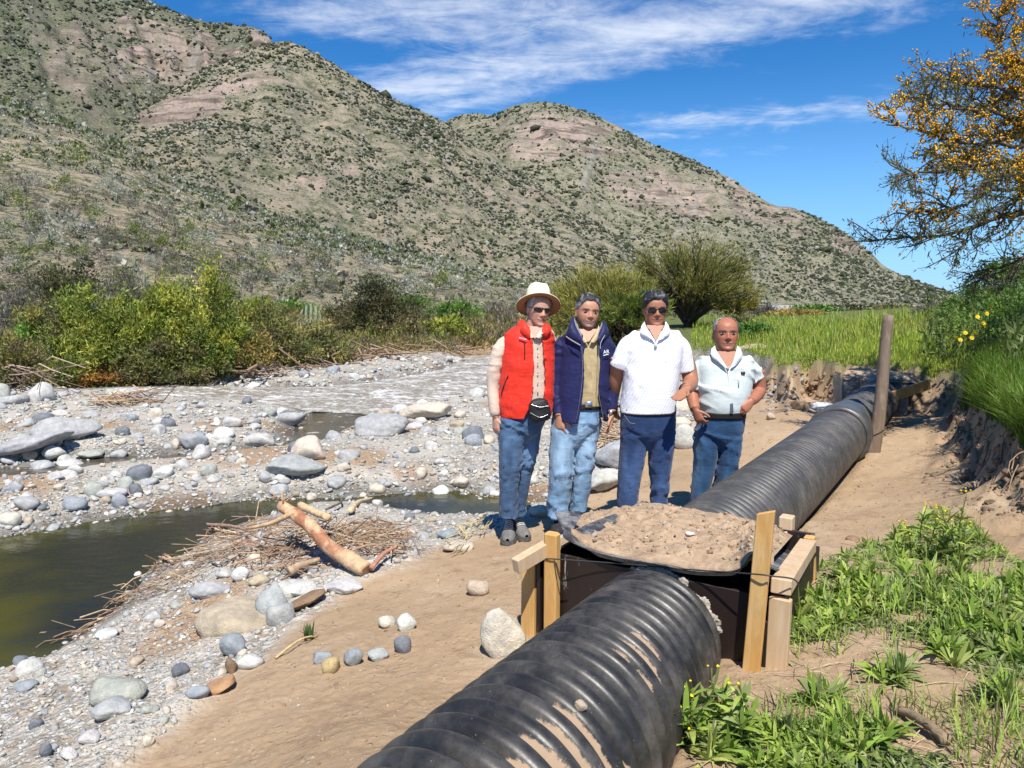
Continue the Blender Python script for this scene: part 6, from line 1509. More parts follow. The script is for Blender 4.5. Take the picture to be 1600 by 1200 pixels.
LIMBS = [ # pixel waypoints of main branches, bark radius, blossom amount
 ([(1640,330),(1560,340),(1490,365),(1430,372),(1358,378)], .05, .02, -.4), ([(1650,300),(1560,295),(1500,325),(1440,318),(1380,375)], .045, .03, -.12),
 ([(1660,260),(1580,255),(1500,262),(1440,270),(1400,275)], .05, -.2, .12), ([(1660,240),(1580,225),(1500,222),(1440,205),(1385,195)], .055, .1, .38),
 ([(1660,220),(1570,180),(1500,170),(1450,160),(1432,150)], .045, .2, .28), ([(1670,210),(1590,150),(1530,130),(1480,125),(1448,128)], .05, .3, .25),
 ([(1680,200),(1620,120),(1580,90),(1560,60),(1560,28)], .05, .4, .1), ([(1690,210),(1650,100),(1620,50),(1610,0),(1600,-40)], .05, .6, 0),
 ([(1670,290),(1590,310),(1530,345),(1500,390)], .035, -.3, -.3), ([(1670,330),(1600,400),(1560,420),(1530,440)], .035, .1, -.5), ([(1660,230),(1560,210),(1520,240),(1470,235)], .04, .5, .32),
 ([(1660,250),(1600,200),(1550,170),(1515,150)], .04, .7, .28), ([(1700,240),(1740,150),(1780,80)], .05, 0, 0), ([(1690,280),(1740,260),(1800,240)], .05, .3, 0), ([(1680,270),(1620,270),(1560,280),(1510,300)], .04, -.5, .1), ([(1690,230),(1640,180),(1600,130),(1580,100)], .045, .2, .2)]
for pp, r_, dd, fl in LIMBS:
    pts = [fork] + [q_(a, b, dd * (i / len(pp)) * 2.2 + rng.normal(0, .05)) for i, (a, b) in enumerate(pp)]
    P = limb(pts, r_ * .62, .006, 26); twigs(P, .28, 1.0, 23, .52, 0, .12, fl)
V, F, _ = G.get(); obj('branches', V, F, M_BARKD, tree)
P = np.concatenate(LP); n = len(P)
V, F, C = leaves_geo(P, np.concatenate(LD), .055 * rng.uniform(.6, 1.4, n), .014, np.array([(.14, .17, .05), (.19, .21, .065), (.10, .12, .045)])[rng.integers(0, 3, n)] * rng.uniform(.8, 1.2, (n, 1)))
obj('foliage', V, F, M_LEAF, tree, C, False)
B = np.concatenate(BP); n = len(B); V0 = np.array([(1, 0, 0), (-1, 0, 0), (0, 1, 0), (0, -1, 0), (0, 0, 1), (0, 0, -1.0)]); F0 = np.array([(0, 2, 4), (2, 1, 4), (1, 3, 4), (3, 0, 4), (2, 0, 5), (1, 2, 5), (3, 1, 5), (0, 3, 5)])
V = (B[:, None] + V0[None] * (rng.uniform(.008, .016, n))[:, None, None]).reshape(-1, 3); F = (F0[None] + (np.arange(n) * 6)[:, None, None]).reshape(-1, 3)
obj('blossom', V, F, M_BLOSSOM, tree)
# the near crown of the same thicket, whose shade falls on the bank
# ------------------------------------------------------------------ people
M_SKIN = mat_basic('skin', None, .50, .35, attr=True, bump=(140, .12, .002), var=.06, vscale=60)
M_HAIR = mat_basic('hair', None, .55, .35, attr=True, bump=(190, .8, .004))
def cloth(name, color, rough=.85, weave=260, var=.08, bump=.25, sheen=.1, fold=.5):
    m, t, out = new_mat(name)
    pos = t.n('ShaderNodeTexCoord').outputs['Object']
    ca = t.n('ShaderNodeAttribute', attribute_name='Col').outputs['Color']
    f = t.m('MULTIPLY_ADD', t.ramp(t.noise(pos, 9, 5, .6), .25, .75), 2 * var, 1 - var)
    c = t.mix(1.0, ca, t.n('ShaderNodeCombineColor', {0: f, 1: f, 2: f}).outputs[0], 'MULTIPLY')
    b1 = t.bump(t.noise(t.n('ShaderNodeMapping', {'Vector': pos, 'Rotation': (0, R(25), 0), 'Scale': (1, 1, 2.2)}).outputs[0], 11, 3, .5, .6), fold * .45, .018)
    b2 = t.bump(t.noise(pos, weave, 2, .6), bump * .4, .002, b1)
    p = t.n('ShaderNodeBsdfPrincipled', {'Base Color': c, 'Roughness': rough, 'Specular IOR Level': .2, 'Sheen Weight': sheen, 'Normal': b2})
    t.set(out.inputs['Surface'], p.outputs[0]); return m
M_CLOTH = cloth('woven_cotton', None); M_SHELL = cloth('smooth_jacket_fabric', None, .55, 400, .06, .1, .05, .75); M_DENIM = cloth('denim', None, .9, 500, .10, .3, .15, .7)
M_BLACK = mat_basic('black_fabric', (.012, .012, .014), .6, .4, bump=(60, .5, .004), var=.3, vscale=20)
M_LENS = mat_basic('dark_lens', (.006, .006, .008), .06, .6); M_FRAME = mat_basic('glasses_frame', (.03, .014, .010), .3)
M_LEATHER = mat_basic('belt_leather', None, .5, .4, attr=True, bump=(60, .3, .003)); M_METAL = mat_basic('steel', (.6, .6, .6), .3, metal=1.0)
M_SOLE = mat_basic('shoe_rubber', None, .8, .2, attr=True, bump=(80, .4, .004), var=.2, vscale=40)
M_STRAW = mat_basic('hat_straw', None, .8, .2, attr=True, bump=(220, .5, .003)); M_PRINT = mat_basic('white_print', (.80, .82, .84), .6); M_EYE = mat_basic('eye', None, .15, .5, attr=True)

def remesh(V, Fs, vox, smooth=4, target=None, fac=.5):
    o = put('tmp', mesh_data('tmp', V, Fs)); md = o.modifiers.new('r', 'REMESH'); md.mode = 'VOXEL'; md.voxel_size = vox; md.use_smooth_shade = True
    if smooth: ms = o.modifiers.new('s', 'SMOOTH'); ms.iterations = smooth; ms.factor = fac
    dg = bpy.context.evaluated_depsgraph_get(); e = o.evaluated_get(dg); me = bpy.data.meshes.new_from_object(e)
    if target and len(me.polygons) > target:
        o2 = put('tmp2', me); mdd = o2.modifiers.new('d', 'DECIMATE'); mdd.ratio = target / len(me.polygons)
        dg = bpy.context.evaluated_depsgraph_get(); me2 = bpy.data.meshes.new_from_object(o2.evaluated_get(dg)); bpy.data.objects.remove(o2); bpy.data.meshes.remove(me); me = me2
    n = len(me.vertices); V = np.empty(n * 3); me.vertices.foreach_get('co', V); V = V.reshape(-1, 3)
    N = np.empty(n * 3); me.vertices.foreach_get('normal', N); N = N.reshape(-1, 3)
    ls = np.empty(len(me.polygons), int); me.polygons.foreach_get('loop_start', ls); lt = np.empty(len(me.polygons), int); me.polygons.foreach_get('loop_total', lt)
    vi = np.empty(len(me.loops), int); me.loops.foreach_get('vertex_index', vi)
    F = [vi[ls[lt == k][:, None] + np.arange(k)[None]] for k in (3, 4) if (lt == k).any()]
    od = o.data; bpy.data.objects.remove(o); bpy.data.meshes.remove(od); bpy.data.meshes.remove(me)
    return V, F, N
SE = 2.35
def ring(c, a, f, b, n=44, yaw=0.0, th=None):
    th = np.arange(n) / n * 2 * math.pi if th is None else th
    s, k = np.sin(th), np.cos(th)
    x = a * np.sign(s) * np.abs(s) ** (2 / SE); y = np.where(k > 0, -f, b) * np.abs(k) ** (2 / SE)
    co, si = math.cos(yaw), math.sin(yaw)
    return c + np.stack([x * co - y * si, x * si + y * co, 0 * x], -1)
def loft(rows, D, n=44, up=3, grow=0.0, yaw=0.0):
    """closed body of horizontal rings; rows: (py, px_left, px_right, front, back[, dD])"""
    A = np.array([list(r) + [0] * (6 - len(r)) for r in rows], float); A = spl(A, (len(A) - 1) * up + 1)
    R_ = [ring(at((r[1] + r[2]) / 2, r[0], D + r[5]), (r[2] - r[1]) / 2 * (D + r[5]) / FOC + grow, r[3] + grow, r[4] + grow, n, yaw) for r in A]
    V = np.concatenate(R_); k = len(R_); i = np.arange(k - 1)[:, None] * n; j = np.arange(n)[None]
    F = np.stack([i + j, i + (j + 1) % n, i + n + (j + 1) % n, i + n + j], -1).reshape(-1, 4)
    V = np.concatenate([V, [R_[0].mean(0)], [R_[-1].mean(0)]]); jj = np.arange(n)
    F3 = np.concatenate([np.stack([(jj + 1) % n, jj, np.full(n, k * n)], -1), np.stack([(k - 1) * n + jj, (k - 1) * n + (jj + 1) % n, np.full(n, k * n + 1)], -1)])
    return V, [F, F3]
def open_shell(rows, D, thick=.012, n=70, up=4, wr=None):
    """open fronted garment; rows: (py, px_left, px_right, front, back, px_open_left, px_open_right)"""
    A = spl(np.array(rows, float), (len(rows) - 1) * up + 1); O, I = [], []
    for r in A:
        cx = (r[1] + r[2]) / 2; hw = (r[2] - r[1]) / 2
        def ang(px): q = np.clip((px - cx) / hw, -.98, .98); return math.asin(np.sign(q) * abs(q) ** (SE / 2))
        t0, t1 = ang(r[6]), ang(r[5]) + 2 * math.pi
        th = np.linspace(t0, t1, n); c = at(cx, r[0], D); a = hw * D / FOC
        O.append(ring(c, a, r[3], r[4], th=th)); I.append(ring(c, a - thick, r[3] - thick, r[4] - thick, th=th))
    k = len(A); V = np.concatenate(O + I); i = (np.arange(k - 1)[:, None] * n + np.arange(n - 1)[None]).ravel(); b = k * n
    F = [np.stack([i, i + 1, i + n + 1, i + n], -1), np.stack([i + b, i + n + b, i + n + 1 + b, i + 1 + b], -1)]
    e = np.arange(k - 1) * n; F.append(np.stack([e, e + n, e + n + b, e + b], -1)); e = e + n - 1; F.append(np.stack([e, e + b, e + n + b, e + n], -1))
    for r0 in (0, (k - 1) * n): q = r0 + np.arange(n - 1); F.append(np.stack([q, q + b, q + 1 + b, q + 1], -1))
    return V, [np.concatenate(F)]
def limbt(pts, rad, D, n=22, k=20):
    """limb through pixels; pts: (px, py, dD)"""
    P = spl(np.array([at(p[0], p[1], D + p[2]) for p in pts]), k); r = spl(np.array(rad, float)[:, None], k)[:, 0]
    V, F = tube(P, r, n); return V, F
def merge(parts):
    G = Geo()
    for V, F in parts: G.add(V, F)
    V, F, _ = G.get(); return V, F
def wrinkle(V, N, amp, sc, seed, rid=True, skew=.5):
    q = V * np.array(sc); q[:, 0] += skew * q[:, 2]
    w = fbm(q, 2, seed)
    if rid: w = sstep(1 - 3.2 * np.abs(w), .0, 1) * sstep(fbm(V * 5 + seed, 2, seed + 3), -.15, .25) - .2     # a few sharp folds, smooth cloth between
    if rid == 'j':                                  # jeans fold at the knee and above the hem, and pull from the crotch
        z_ = (V[:, 2] - V[:, 2].min()) / (V[:, 2].max() - V[:, 2].min()); w = w * (.45 + .9 * np.exp(-((z_ - .42) / .10) ** 2) + 1.1 * np.exp(-((z_ - .06) / .09) ** 2) + .6 * np.exp(-((z_ - .80) / .08) ** 2))
    return V + N * (amp * w)[:, None]
def garment(name, parts, par, mat, col, vox=.0065, smooth=5, target=16000, wr=(), colf=None):
    V, F = merge(parts); V, F, N = remesh(V, F, vox, smooth, target)
    for (amp, sc, seed, rid, skew) in wr: V = wrinkle(V, N, amp, sc, seed, rid, skew)
    C = np.tile(np.array(col, float)[None], (len(V), 1)) * (1 + .05 * fbm(V * 8, 3, 2)[:, None])
    if colf is not None: C = colf(V, C)
    return obj(name, V, F, mat, par, C, True)

HP = np.array([  # height, front, back, half width of the head, in head heights
 (-.02,.10,-.02,.06),(0,.27,.02,.13),(.03,.345,.06,.175),(.08,.375,.09,.225),(.14,.372,.13,.262),(.20,.358,.20,.288),(.27,.362,.28,.305),(.34,.358,.345,.322),(.45,.352,.41,.342),(.52,.350,.44,.350),
 (.60,.372,.465,.352),(.68,.372,.475,.352),(.76,.352,.465,.345),(.84,.300,.425,.315),(.90,.235,.365,.268),(.95,.160,.28,.200),(.985,.08,.16,.115),(1.0,.0,.02,.02)])
class Head:
    def __init__(s, px, chin, crown, D, yaw=0, pitch=0, roll=0, wide=1.0, jaw=1.0, nose=1.0):
        s.c = at(px, chin, D); s.H = (chin - crown) * D / FOC; s.wide, s.jaw, s.nose = wide, jaw, nose
        s.M = np.array(Matrix.Rotation(R(yaw), 3, 'Z') @ Matrix.Rotation(R(roll), 3, 'Y') @ Matrix.Rotation(R(pitch), 3, 'X'))
        s.piv = np.array([0, .08, .25])
    def world(s, q): return s.c + (((np.asarray(q) - s.piv) @ s.M.T) + s.piv * np.array([0, 1, 1])) * s.H + np.array([0, 0, 0])
    def local(s, P): return ((P - s.c) / s.H - s.piv * np.array([0, 1, 1])) @ s.M + s.piv
    def grid(s, nz=70, nt=84, out=0.0):
        z = np.linspace(-.02, 1, nz); z = np.where(z > .85, .85 + .15 * np.sin((z - .85) / .15 * math.pi / 2), z)
        f, b, w = (np.interp(z, HP[:, 0], HP[:, k]) for k in (1, 2, 3))
        ker = np.array([1, 2, 3, 2, 1]) / 9
        f, b, w = (np.convolve(np.pad(a, 2, 'edge'), ker, 'valid') for a in (f, b, w))
        w = w * s.wide * np.where(z < .3, s.jaw, 1 + (s.jaw - 1) * np.clip((.5 - z) / .2, 0, 1))
        th = np.arange(nt) / nt * 2 * math.pi; sn, cs = np.sin(th), np.cos(th); e = 2 / 2.25
        X = w[:, None] * np.sign(sn) * np.abs(sn) ** e; Y = np.where(cs > 0, -f[:, None], b[:, None]) * np.abs(cs) ** e
        Z = np.repeat(z[:, None], nt, 1); fr = np.clip(cs, 0, 1)[None] ** .5 * (cs > 0)[None]
        ax = np.abs(X); g = lambda v, m_, sd: np.exp(-((v - m_) / sd) ** 2)
        A = np.interp(Z, [.315, .340, .365, .39, .43, .50, .56, .61], [0, .045, .105, .115, .085, .045, .018, 0]) * s.nose
        sg = np.interp(Z, [.31, .36, .43, .56], [.085, .068, .045, .036])
        add = A * np.exp(-(X / sg) ** 2) + .022 * g(ax, .068, .028) * g(Z, .352, .022)
        add += -.040 * g(ax, .145, .075) * g(Z, .515, .042) + .020 * g(ax, .14, .12) * g(Z, .592, .026) + .012 * g(ax, .145, .06) * g(Z, .50, .018)
        add += .020 * np.exp(-(X / .105) ** 2) * g(Z, .252, .016) + .024 * np.exp(-(X / .115) ** 2) * g(Z, .204, .020) - .022 * np.exp(-(X / .14) ** 2) * g(Z, .228, .008)
        add += .020 * np.exp(-(X / .10) ** 2) * g(Z, .085, .045) - .012 * np.exp(-(X / .13) ** 2) * g(Z, .158, .02) + .018 * g(ax, .205, .08) * g(Z, .40, .07)
        add += -.013 * g(ax, .13 + .35 * (.36 - Z), .016) * sstep(Z, .22, .26) * (1 - sstep(Z, .36, .40))
        Y = Y - add * fr
        return X, Y, Z, th
    def geo(s):
        X, Y, Z, th = s.grid(); nz, nt = X.shape; V = np.stack([X, Y, Z], -1).reshape(-1, 3); i = np.arange(nz - 1)[:, None] * nt; j = np.arange(nt)[None]
        F = np.stack([i + j, i + (j + 1) % nt, i + nt + (j + 1) % nt, i + nt + j], -1).reshape(-1, 4)
        V = np.concatenate([V, [[0, -.05, -.02]], [[0, .05, 1.0]]]); jj = np.arange(nt)
        F3 = np.concatenate([np.stack([(jj + 1) % nt, jj, np.full(nt, nz * nt)], -1), np.stack([(nz - 1) * nt + jj, (nz - 1) * nt + (jj + 1) % nt, np.full(nt, nz * nt + 1)], -1)])
        out = [(s.world(V), [F, F3])]
        for sd in (-1, 1):
            E, EF = ICO[3]; q = E * np.array([.022, .062, .105]); rim = np.hypot(E[:, 1], E[:, 2]); q[:, 0] += np.where(E[:, 0] * sd > 0, sd * (.020 * sstep(rim, .55, .9) - .010), 0)
            an = R(18) * sd; q = np.stack([q[:, 0] * math.cos(an * 1.2) - q[:, 1] * math.sin(-an * 1.2) * 1, q[:, 1] + 0 * q[:, 0], q[:, 2]], -1); q[:, 0] += sd * .10 * (q[:, 1])
            out.append((s.world(q + np.array([sd * (.352 * s.wide + .004), .045, .455])), [EF]))
        return out
    def hair(s, par, hl, thick, cols, seed, sc=7, nz=110, nt=150):
        X, Y, Z, th = s.grid(nz, nt); T = np.abs((th + math.pi) % (2 * math.pi) - math.pi)
        line = np.interp(T, [p[0] for p in hl], [p[1] for p in hl])[None]; q = np.stack([X, Y, Z], -1)
        m_ = sstep(Z - line + .05 * fbm(q * 9, 3, seed), -.005, .06)
        nrm = unit(q - np.array([0, .03, .55])); tk = thick(T[None], Z) if callable(thick) else thick
        qs = q * np.array([1, .55, 1]); curl = fbm(qs * sc, 3, seed + 1); curl2 = fbm(qs * sc * 3.1, 2, seed + 2)
        P = q + nrm * (m_ * (tk * (1 + .45 * curl + .28 * curl2) + .008))[..., None]
        keep = m_ > .04; nz_, nt_ = X.shape; i = np.arange(nz_ - 1)[:, None] * nt_; j = np.arange(nt_)[None]
        F = np.stack([i + j, i + (j + 1) % nt_, i + nt_ + (j + 1) % nt_, i + nt_ + j], -1).reshape(-1, 4); F = F[keep.ravel()[F].all(1)]
        cc = np.array(cols); k = sstep(curl + .6 * curl2 + (.35 if len(cols) > 2 else 0) * (T[None] > 1.0) * (Z < .75), -.05, .45)[..., None]
        C = cc[0] * (1 - k) + cc[1] * k
        if len(cols) > 2: kk = (sstep(T[None] + 0 * Z, .7, 1.2) * (1 - sstep(Z, .66, .8)))[..., None] * (T[None, :, None] < 2.2); C = C * (1 - kk) + cc[2] * kk
        return obj('hair', s.world(P.reshape(-1, 3)), F, M_HAIR, par, C.reshape(-1, 3), True)
    def skin(s, V, base, lip, brow, beard=None, eyes=True, red=.25, under=None):
        q = s.local(V); x, y, z = q[:, 0], q[:, 1], q[:, 2]; ax = np.abs(x); C = np.tile(np.array(base)[None], (len(V), 1)) * (1 + .10 * fbm(V * 60, 3, 3)[:, None])
        on = (z > -.05) & (y < .1); g = lambda v, m_, sd: np.exp(-((v - m_) / sd) ** 2)
        def mixc(k, c):
            k_ = (np.clip(k, 0, 1) * on)[:, None]; return C * (1 - k_) + k_ * np.array(c)
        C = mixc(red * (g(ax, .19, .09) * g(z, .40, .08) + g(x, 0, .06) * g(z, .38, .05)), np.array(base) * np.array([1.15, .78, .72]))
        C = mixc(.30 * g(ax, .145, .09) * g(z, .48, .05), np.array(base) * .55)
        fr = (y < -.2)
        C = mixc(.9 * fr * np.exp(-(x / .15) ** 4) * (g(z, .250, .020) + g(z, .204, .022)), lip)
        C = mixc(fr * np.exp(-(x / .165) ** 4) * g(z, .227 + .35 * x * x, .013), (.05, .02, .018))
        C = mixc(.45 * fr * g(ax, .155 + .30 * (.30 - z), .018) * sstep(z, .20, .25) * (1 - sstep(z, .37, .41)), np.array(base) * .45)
        C = mixc(.85 * fr * np.exp(-((ax - .145) / .095) ** 4) * g(z, .595 - .10 * np.abs(ax - .13), .022), brow)
        if eyes: C = mixc(.9 * fr * np.exp(-((ax - .145) / .062) ** 4) * g(z, .520, .018), (.03, .018, .014))
        C = mixc(.75 * fr * g(ax, .036, .016) * g(z, .333, .010), (.06, .02, .015))
        if beard is not None:
            bc, st = beard; k = st * sstep(-z, -.34, -.24) * sstep(ax + (z < .2) * .5 + .5 * (z > .27) , .0, .1) * (1 - np.exp(-(x / .11) ** 4) * g(z, .228, .035)) * (.6 + .5 * fbm(V * 160, 2, 5)); C = mixc(k, bc)
        return C
    def eye(s, par, iris=(.03, .018, .012), open_=.34):
        for sd in (-1, 1):
            E, EF = ICO[3]; q = E * np.array([.055, .050, .055 * open_]) + np.array([sd * .145, -.308, .516]); c = np.where((np.hypot(E[:, 0] * .055, E[:, 2] * .055 * open_) < .026)[:, None], iris, (.55, .52, .49))
            obj('eye', s.world(q), EF, M_EYE, par, c)
    def glasses(s, par, wide=.105, tall=.062, zc=.52, wrap=.03, frame=True):
        fr = obj('sunglasses', *[np.concatenate([tube(s.world(np.array([(-.16, -.352, zc + .05), (-.05, -.385, zc + .052), (.05, -.385, zc + .052), (.16, -.352, zc + .05)])), .011 * s.H, 8)[0]])], tube(np.zeros((4, 3)) + np.arange(4)[:, None], .01, 8)[1], M_FRAME, par)
        for sd in (-1, 1):
            th = np.linspace(0, 2 * math.pi, 28, endpoint=False); rows = []
            for k_, dy in ((1, 0), (.96, -.012), (.55, -.020), (.0, -.022)):
                xx = wide * np.sign(np.cos(th)) * np.abs(np.cos(th)) ** .75 * k_; zz_ = tall * np.sign(np.sin(th)) * np.abs(np.sin(th)) ** .75 * k_ - .02 * (np.cos(th) * sd < 0) * 0
                zz_ = np.where(zz_ > 0, zz_ * .85, zz_ * 1.05) - np.maximum(0, -np.cos(th) * sd) * 0
                X = sd * .150 + xx; Y = -.372 + wrap * ((X / .25) ** 2) * 2.2 + dy; rows.append(np.stack([X, Y, zc + zz_], -1))
            V = np.concatenate(rows); n = 28; i = np.arange(3)[:, None] * n; j = np.arange(n)[None]; F = np.stack([i + j, i + (j + 1) % n, i + n + (j + 1) % n, i + n + j], -1).reshape(-1, 4)
            obj('lens', s.world(V), F, M_LENS, fr)
            V, F = tube(s.world(np.array([(sd * .25, -.315, zc + .03), (sd * .335, -.20, zc + .03), (sd * .372, .02, zc + .015)])), .010 * s.H, 6); obj('temple', V, F, M_FRAME, fr)
        return fr

def hand(wrist, d, nrm, side, size=.185, curl=.45, spread=.10, thumb=.5):
    """palm and five fingers from the wrist along d; nrm = direction the palm faces; side = thumb side"""
    d = unit(np.asarray(d, float)); nrm = np.asarray(nrm, float); nrm = unit(nrm - d * (d @ nrm)); sd = unit(np.asarray(side, float)); sd = np.cross(d, nrm) * np.sign(np.cross(d, nrm) @ sd)
    parts = []; k = size / .185; pl = .092 * k
    P = [wrist - d * .03 * k, wrist + d * .01 * k, wrist + d * pl * .45, wrist + d * pl * .9, wrist + d * pl * 1.08]; a = [.027, .029, .040, .042, .032]; b = [.021, .020, .017, .015, .010]
    th = np.arange(18) / 18 * 2 * math.pi; rows = [p + (sd[None] * np.cos(th)[:, None] * w + nrm[None] * np.sin(th)[:, None] * h) * k for p, w, h in zip(P, a, b)]
    V = np.concatenate(rows + [[P[0]], [P[-1]]]); n = 18; i = np.arange(4)[:, None] * n; j = np.arange(n)[None]; jj = np.arange(n)
    parts.append((V, [np.stack([i + j, i + (j + 1) % n, i + n + (j + 1) % n, i + n + j], -1).reshape(-1, 4), np.concatenate([np.stack([(jj + 1) % n, jj, np.full(n, 90)], -1), np.stack([72 + jj, 72 + (jj + 1) % n, np.full(n, 91)], -1)])]))
    for m_, (off, ln, r_) in enumerate(((.031, .078, .0092), (.011, .088, .0096), (-.010, .082, .0092), (-.030, .064, .0082))):
        q = wrist + d * pl * .93 + sd * off * k; pts = [q - d * .02 * k, q]; dirn = unit(d + sd * off * 3 * spread); ang = 0; cu = curl * (1 + .12 * m_)
        for f_, seg in enumerate((.46, .31, .23)):
            ang += cu * (.8, 1.0, .7)[f_]; pts.append(pts[-1] + (dirn * math.cos(ang) + nrm * math.sin(ang)) * ln * seg * k)
        parts.append(tube(spl(pts, 12), np.interp(np.linspace(0, 1, 12), [0, .5, .9, 1], [1.08, 1, .85, .55]) * r_ * k, 10))
    q = wrist + d * .022 * k + sd * .022 * k; t_ = unit(d * .75 + sd * (.35 + thumb) + nrm * .35)
    pts = [q, q + t_ * .038 * k, q + t_ * .065 * k + d * .008 * k, q + t_ * .080 * k + d * .026 * k]
    parts.append(tube(spl(pts, 10), np.interp(np.linspace(0, 1, 10), [0, .4, .9, 1], [.015, .0115, .0095, .006]) * k, 10))
    return parts
def shoe(par, toe_px, toe_py, D, yaw, L, Wd, upper, sole, laces=None):
    toe = at(toe_px, toe_py, D); g = ground_z(toe[0], toe[1])[0]; toe = np.array([toe[0], toe[1], g + .004]); f = np.array([math.sin(yaw), -math.cos(yaw), 0]); s_ = np.array([math.cos(yaw), math.sin(yaw), 0])
    u = np.array([0, .04, .12, .25, .40, .55, .70, .84, .94, 1.0]); w = np.array([.018, .030, .036, .036, .038, .044, .048, .046, .034, .012]) * Wd / .048; h = np.array([.075, .105, .120, .118, .105, .082, .066, .056, .046, .030])
    th = np.linspace(0, math.pi, 15)
    def body(z0, wk, hk):
        rows = [toe - f * L * (1 - uu) + s_ * np.cos(th)[:, None] * ww * wk * np.abs(1) + np.array([0, 0, 1.0]) * (z0 + np.abs(np.sin(th))[:, None] ** .7 * hh * hk) for uu, ww, hh in zip(u, w, h)]
        V = np.concatenate(rows); n = 15; i = (np.arange(9)[:, None] * n + np.arange(14)[None]).ravel(); F = np.stack([i, i + 1, i + n + 1, i + n], -1); e = np.arange(9) * n
        return V, np.concatenate([F, np.stack([e, e + n, e + n + 14, e + 14], -1)])
    V, F = body(.02, 1, 1); o = obj('shoe', V, F, M_SOLE, par, np.tile([upper], (len(V), 1)) * (1 + .25 * fbm(V * 30, 3, 4)[:, None]))
    V, F = body(0, 1.1, 0); top = V.copy(); top[:, 2] += .026; n_ = len(V); ed = []
    idx = np.concatenate([np.arange(10) * 15, (np.arange(10) * 15 + 14)[::-1]]); B0, B1 = V[idx], top[idx]; k = len(idx); jj = np.arange(k)
    Fs = [np.stack([jj, (jj + 1) % k, k + (jj + 1) % k, k + jj], -1), np.array([[k + a, k + a + 1, k + 18 - a, k + 19 - a] for a in range(9)])]
    obj('sole', np.concatenate([B0, B1]), Fs, M_SOLE, o, np.tile([sole], (2 * k, 1)), False)
    if laces is not None:
        G = Geo()
        for uu in (.42, .48, .54, .60, .66):
            hh = np.interp(uu, u, h); ww = np.interp(uu, u, w); a_ = np.linspace(.95, math.pi - .95, 7); pts = toe - f * L * (1 - uu) + s_ * np.cos(a_)[:, None] * ww + np.array([0, 0, 1.0]) * (.022 + np.abs(np.sin(a_))[:, None] ** .7 * hh + .003)
            G.add(*tube(pts, .0048, 5))
        G.obj('laces', mat_basic('shoe_lace', laces, .8), o)
    return o
def person(label, px, py, D):
    p = at(px, py, D); p[2] = ground_z(p[0], p[1])[0]; return empty('person', p, label, 'person')
def body(par, head, D, neck, torso, arms, hands, legs, base, **kw):
    nk = tube(np.array([head.world((0, .06, .32)), at(neck[0], neck[1], D + neck[3]), at(neck[0], neck[2], D + neck[3] + .02)]), [neck[4] * .96, neck[4], neck[4] * 1.25], 24)
    parts = head.geo() + [nk, loft(torso, D, 36, 3, -.02)] + arms
    for h_ in hands: parts += h_
    for lg in legs: parts.append(loft(lg, D, 20, 3, -.022))
    V, F = merge(parts); V, F, N = remesh(V, F, .0044, 2, 21000, .4)
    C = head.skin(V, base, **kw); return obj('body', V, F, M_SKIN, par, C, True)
def strip(name, pts_top, pts_bot, par, mat, col, thick=.006, n=24, out=(0, -1, 0)):
    a, b = spl(np.array(pts_top), n), spl(np.array(pts_bot), n); o_ = np.array(out) * thick; V = np.concatenate([a, b, a + o_, b + o_]); i = np.arange(n - 1)
    F = np.concatenate([np.stack([i, i + 1, i + n + 1, i + n], -1), np.stack([i + 2 * n, i + 3 * n, i + 3 * n + 1, i + 2 * n + 1], -1), np.stack([i, i + 2 * n, i + 2 * n + 1, i + 1], -1), np.stack([i + n, i + n + 1, i + 3 * n + 1, i + 3 * n], -1)])
    F = np.concatenate([F, [[0, n, 3 * n, 2 * n], [n - 1, 3 * n - 1, 4 * n - 1, 2 * n - 1]]])
    return obj(name, V, F, mat, par, np.tile([col], (len(V), 1)), True)
def denim(c1, c2, hi_px=None):
    def f(V, C):
        z_ = (V[:, 2] - V[:, 2].min()) / (V[:, 2].max() - V[:, 2].min()); k = (.25 * sstep(fbm(V * np.array([6, 6, 3]), 4, 71), -.2, .4) + .75 * np.exp(-((z_ - .58) / .22) ** 2) * sstep(fbm(V * np.array([9, 9, 2.2]), 3, 77), -.35, .35))[:, None]; C = np.array(c1) * (1 - k) + np.array(c2) * k
        return C * (1 + .20 * fbm(V * np.array([40, 40, 12]), 2, 3)[:, None] + .25 * fbm(V * np.array([5, 5, 2.5]), 3, 12)[:, None])
    return f
JW = [(.0125, (6, 6, 10), 3, 'j', .9), (.0075, (12, 12, 22), 4, 'j', -.7), (.003, (20, 20, 34), 6, 'j', .4)]
def pocket_line(par, pts, D, mat=M_BLACK, r_=.0025): V, F = tube(spl(np.array([at(*p[:2], D + p[2]) for p in pts]), 12), r_, 5, cap=False); return obj('zip', V, F, mat, par)

# --- man in red vest and hat
D = 5.05; p1 = person('man in straw hat, sunglasses and open red vest, leftmost of the four', 812, 846, D)
H1 = Head(838, 510, 457, D, yaw=22, pitch=6, roll=6, wide=.86, jaw=.95)
sh1 = [(512,817,847,.058,.065),(518,802,857,.08,.09),(528,790,861,.10,.11),(550,788,861,.115,.12),(580,788,859,.12,.12),(610,788,858,.122,.118),(637,789,857,.12,.115)]
la1 = [(640,784,822,.09,.10,-.01),(660,780,822,.11,.115,-.03),(680,779,821,.105,.11,-.03),(705,779,817,.1,.105,-.035),(732,780,814,.088,.095,-.04),(760,780,811,.078,.085,-.03),(786,780,810,.074,.08,-.02),(808,780,810,.076,.085,-.02)]
lb1 = [(640,812,856,.09,.10,.02),(660,810,851,.11,.115,.04),(680,810,845,.1,.11,.05),(705,808,841,.095,.1,.05),(732,808,834,.082,.09,.06),(760,806,828,.072,.08,.07),(786,803,824,.068,.075,.08),(803,802,823,.07,.08,.08)]
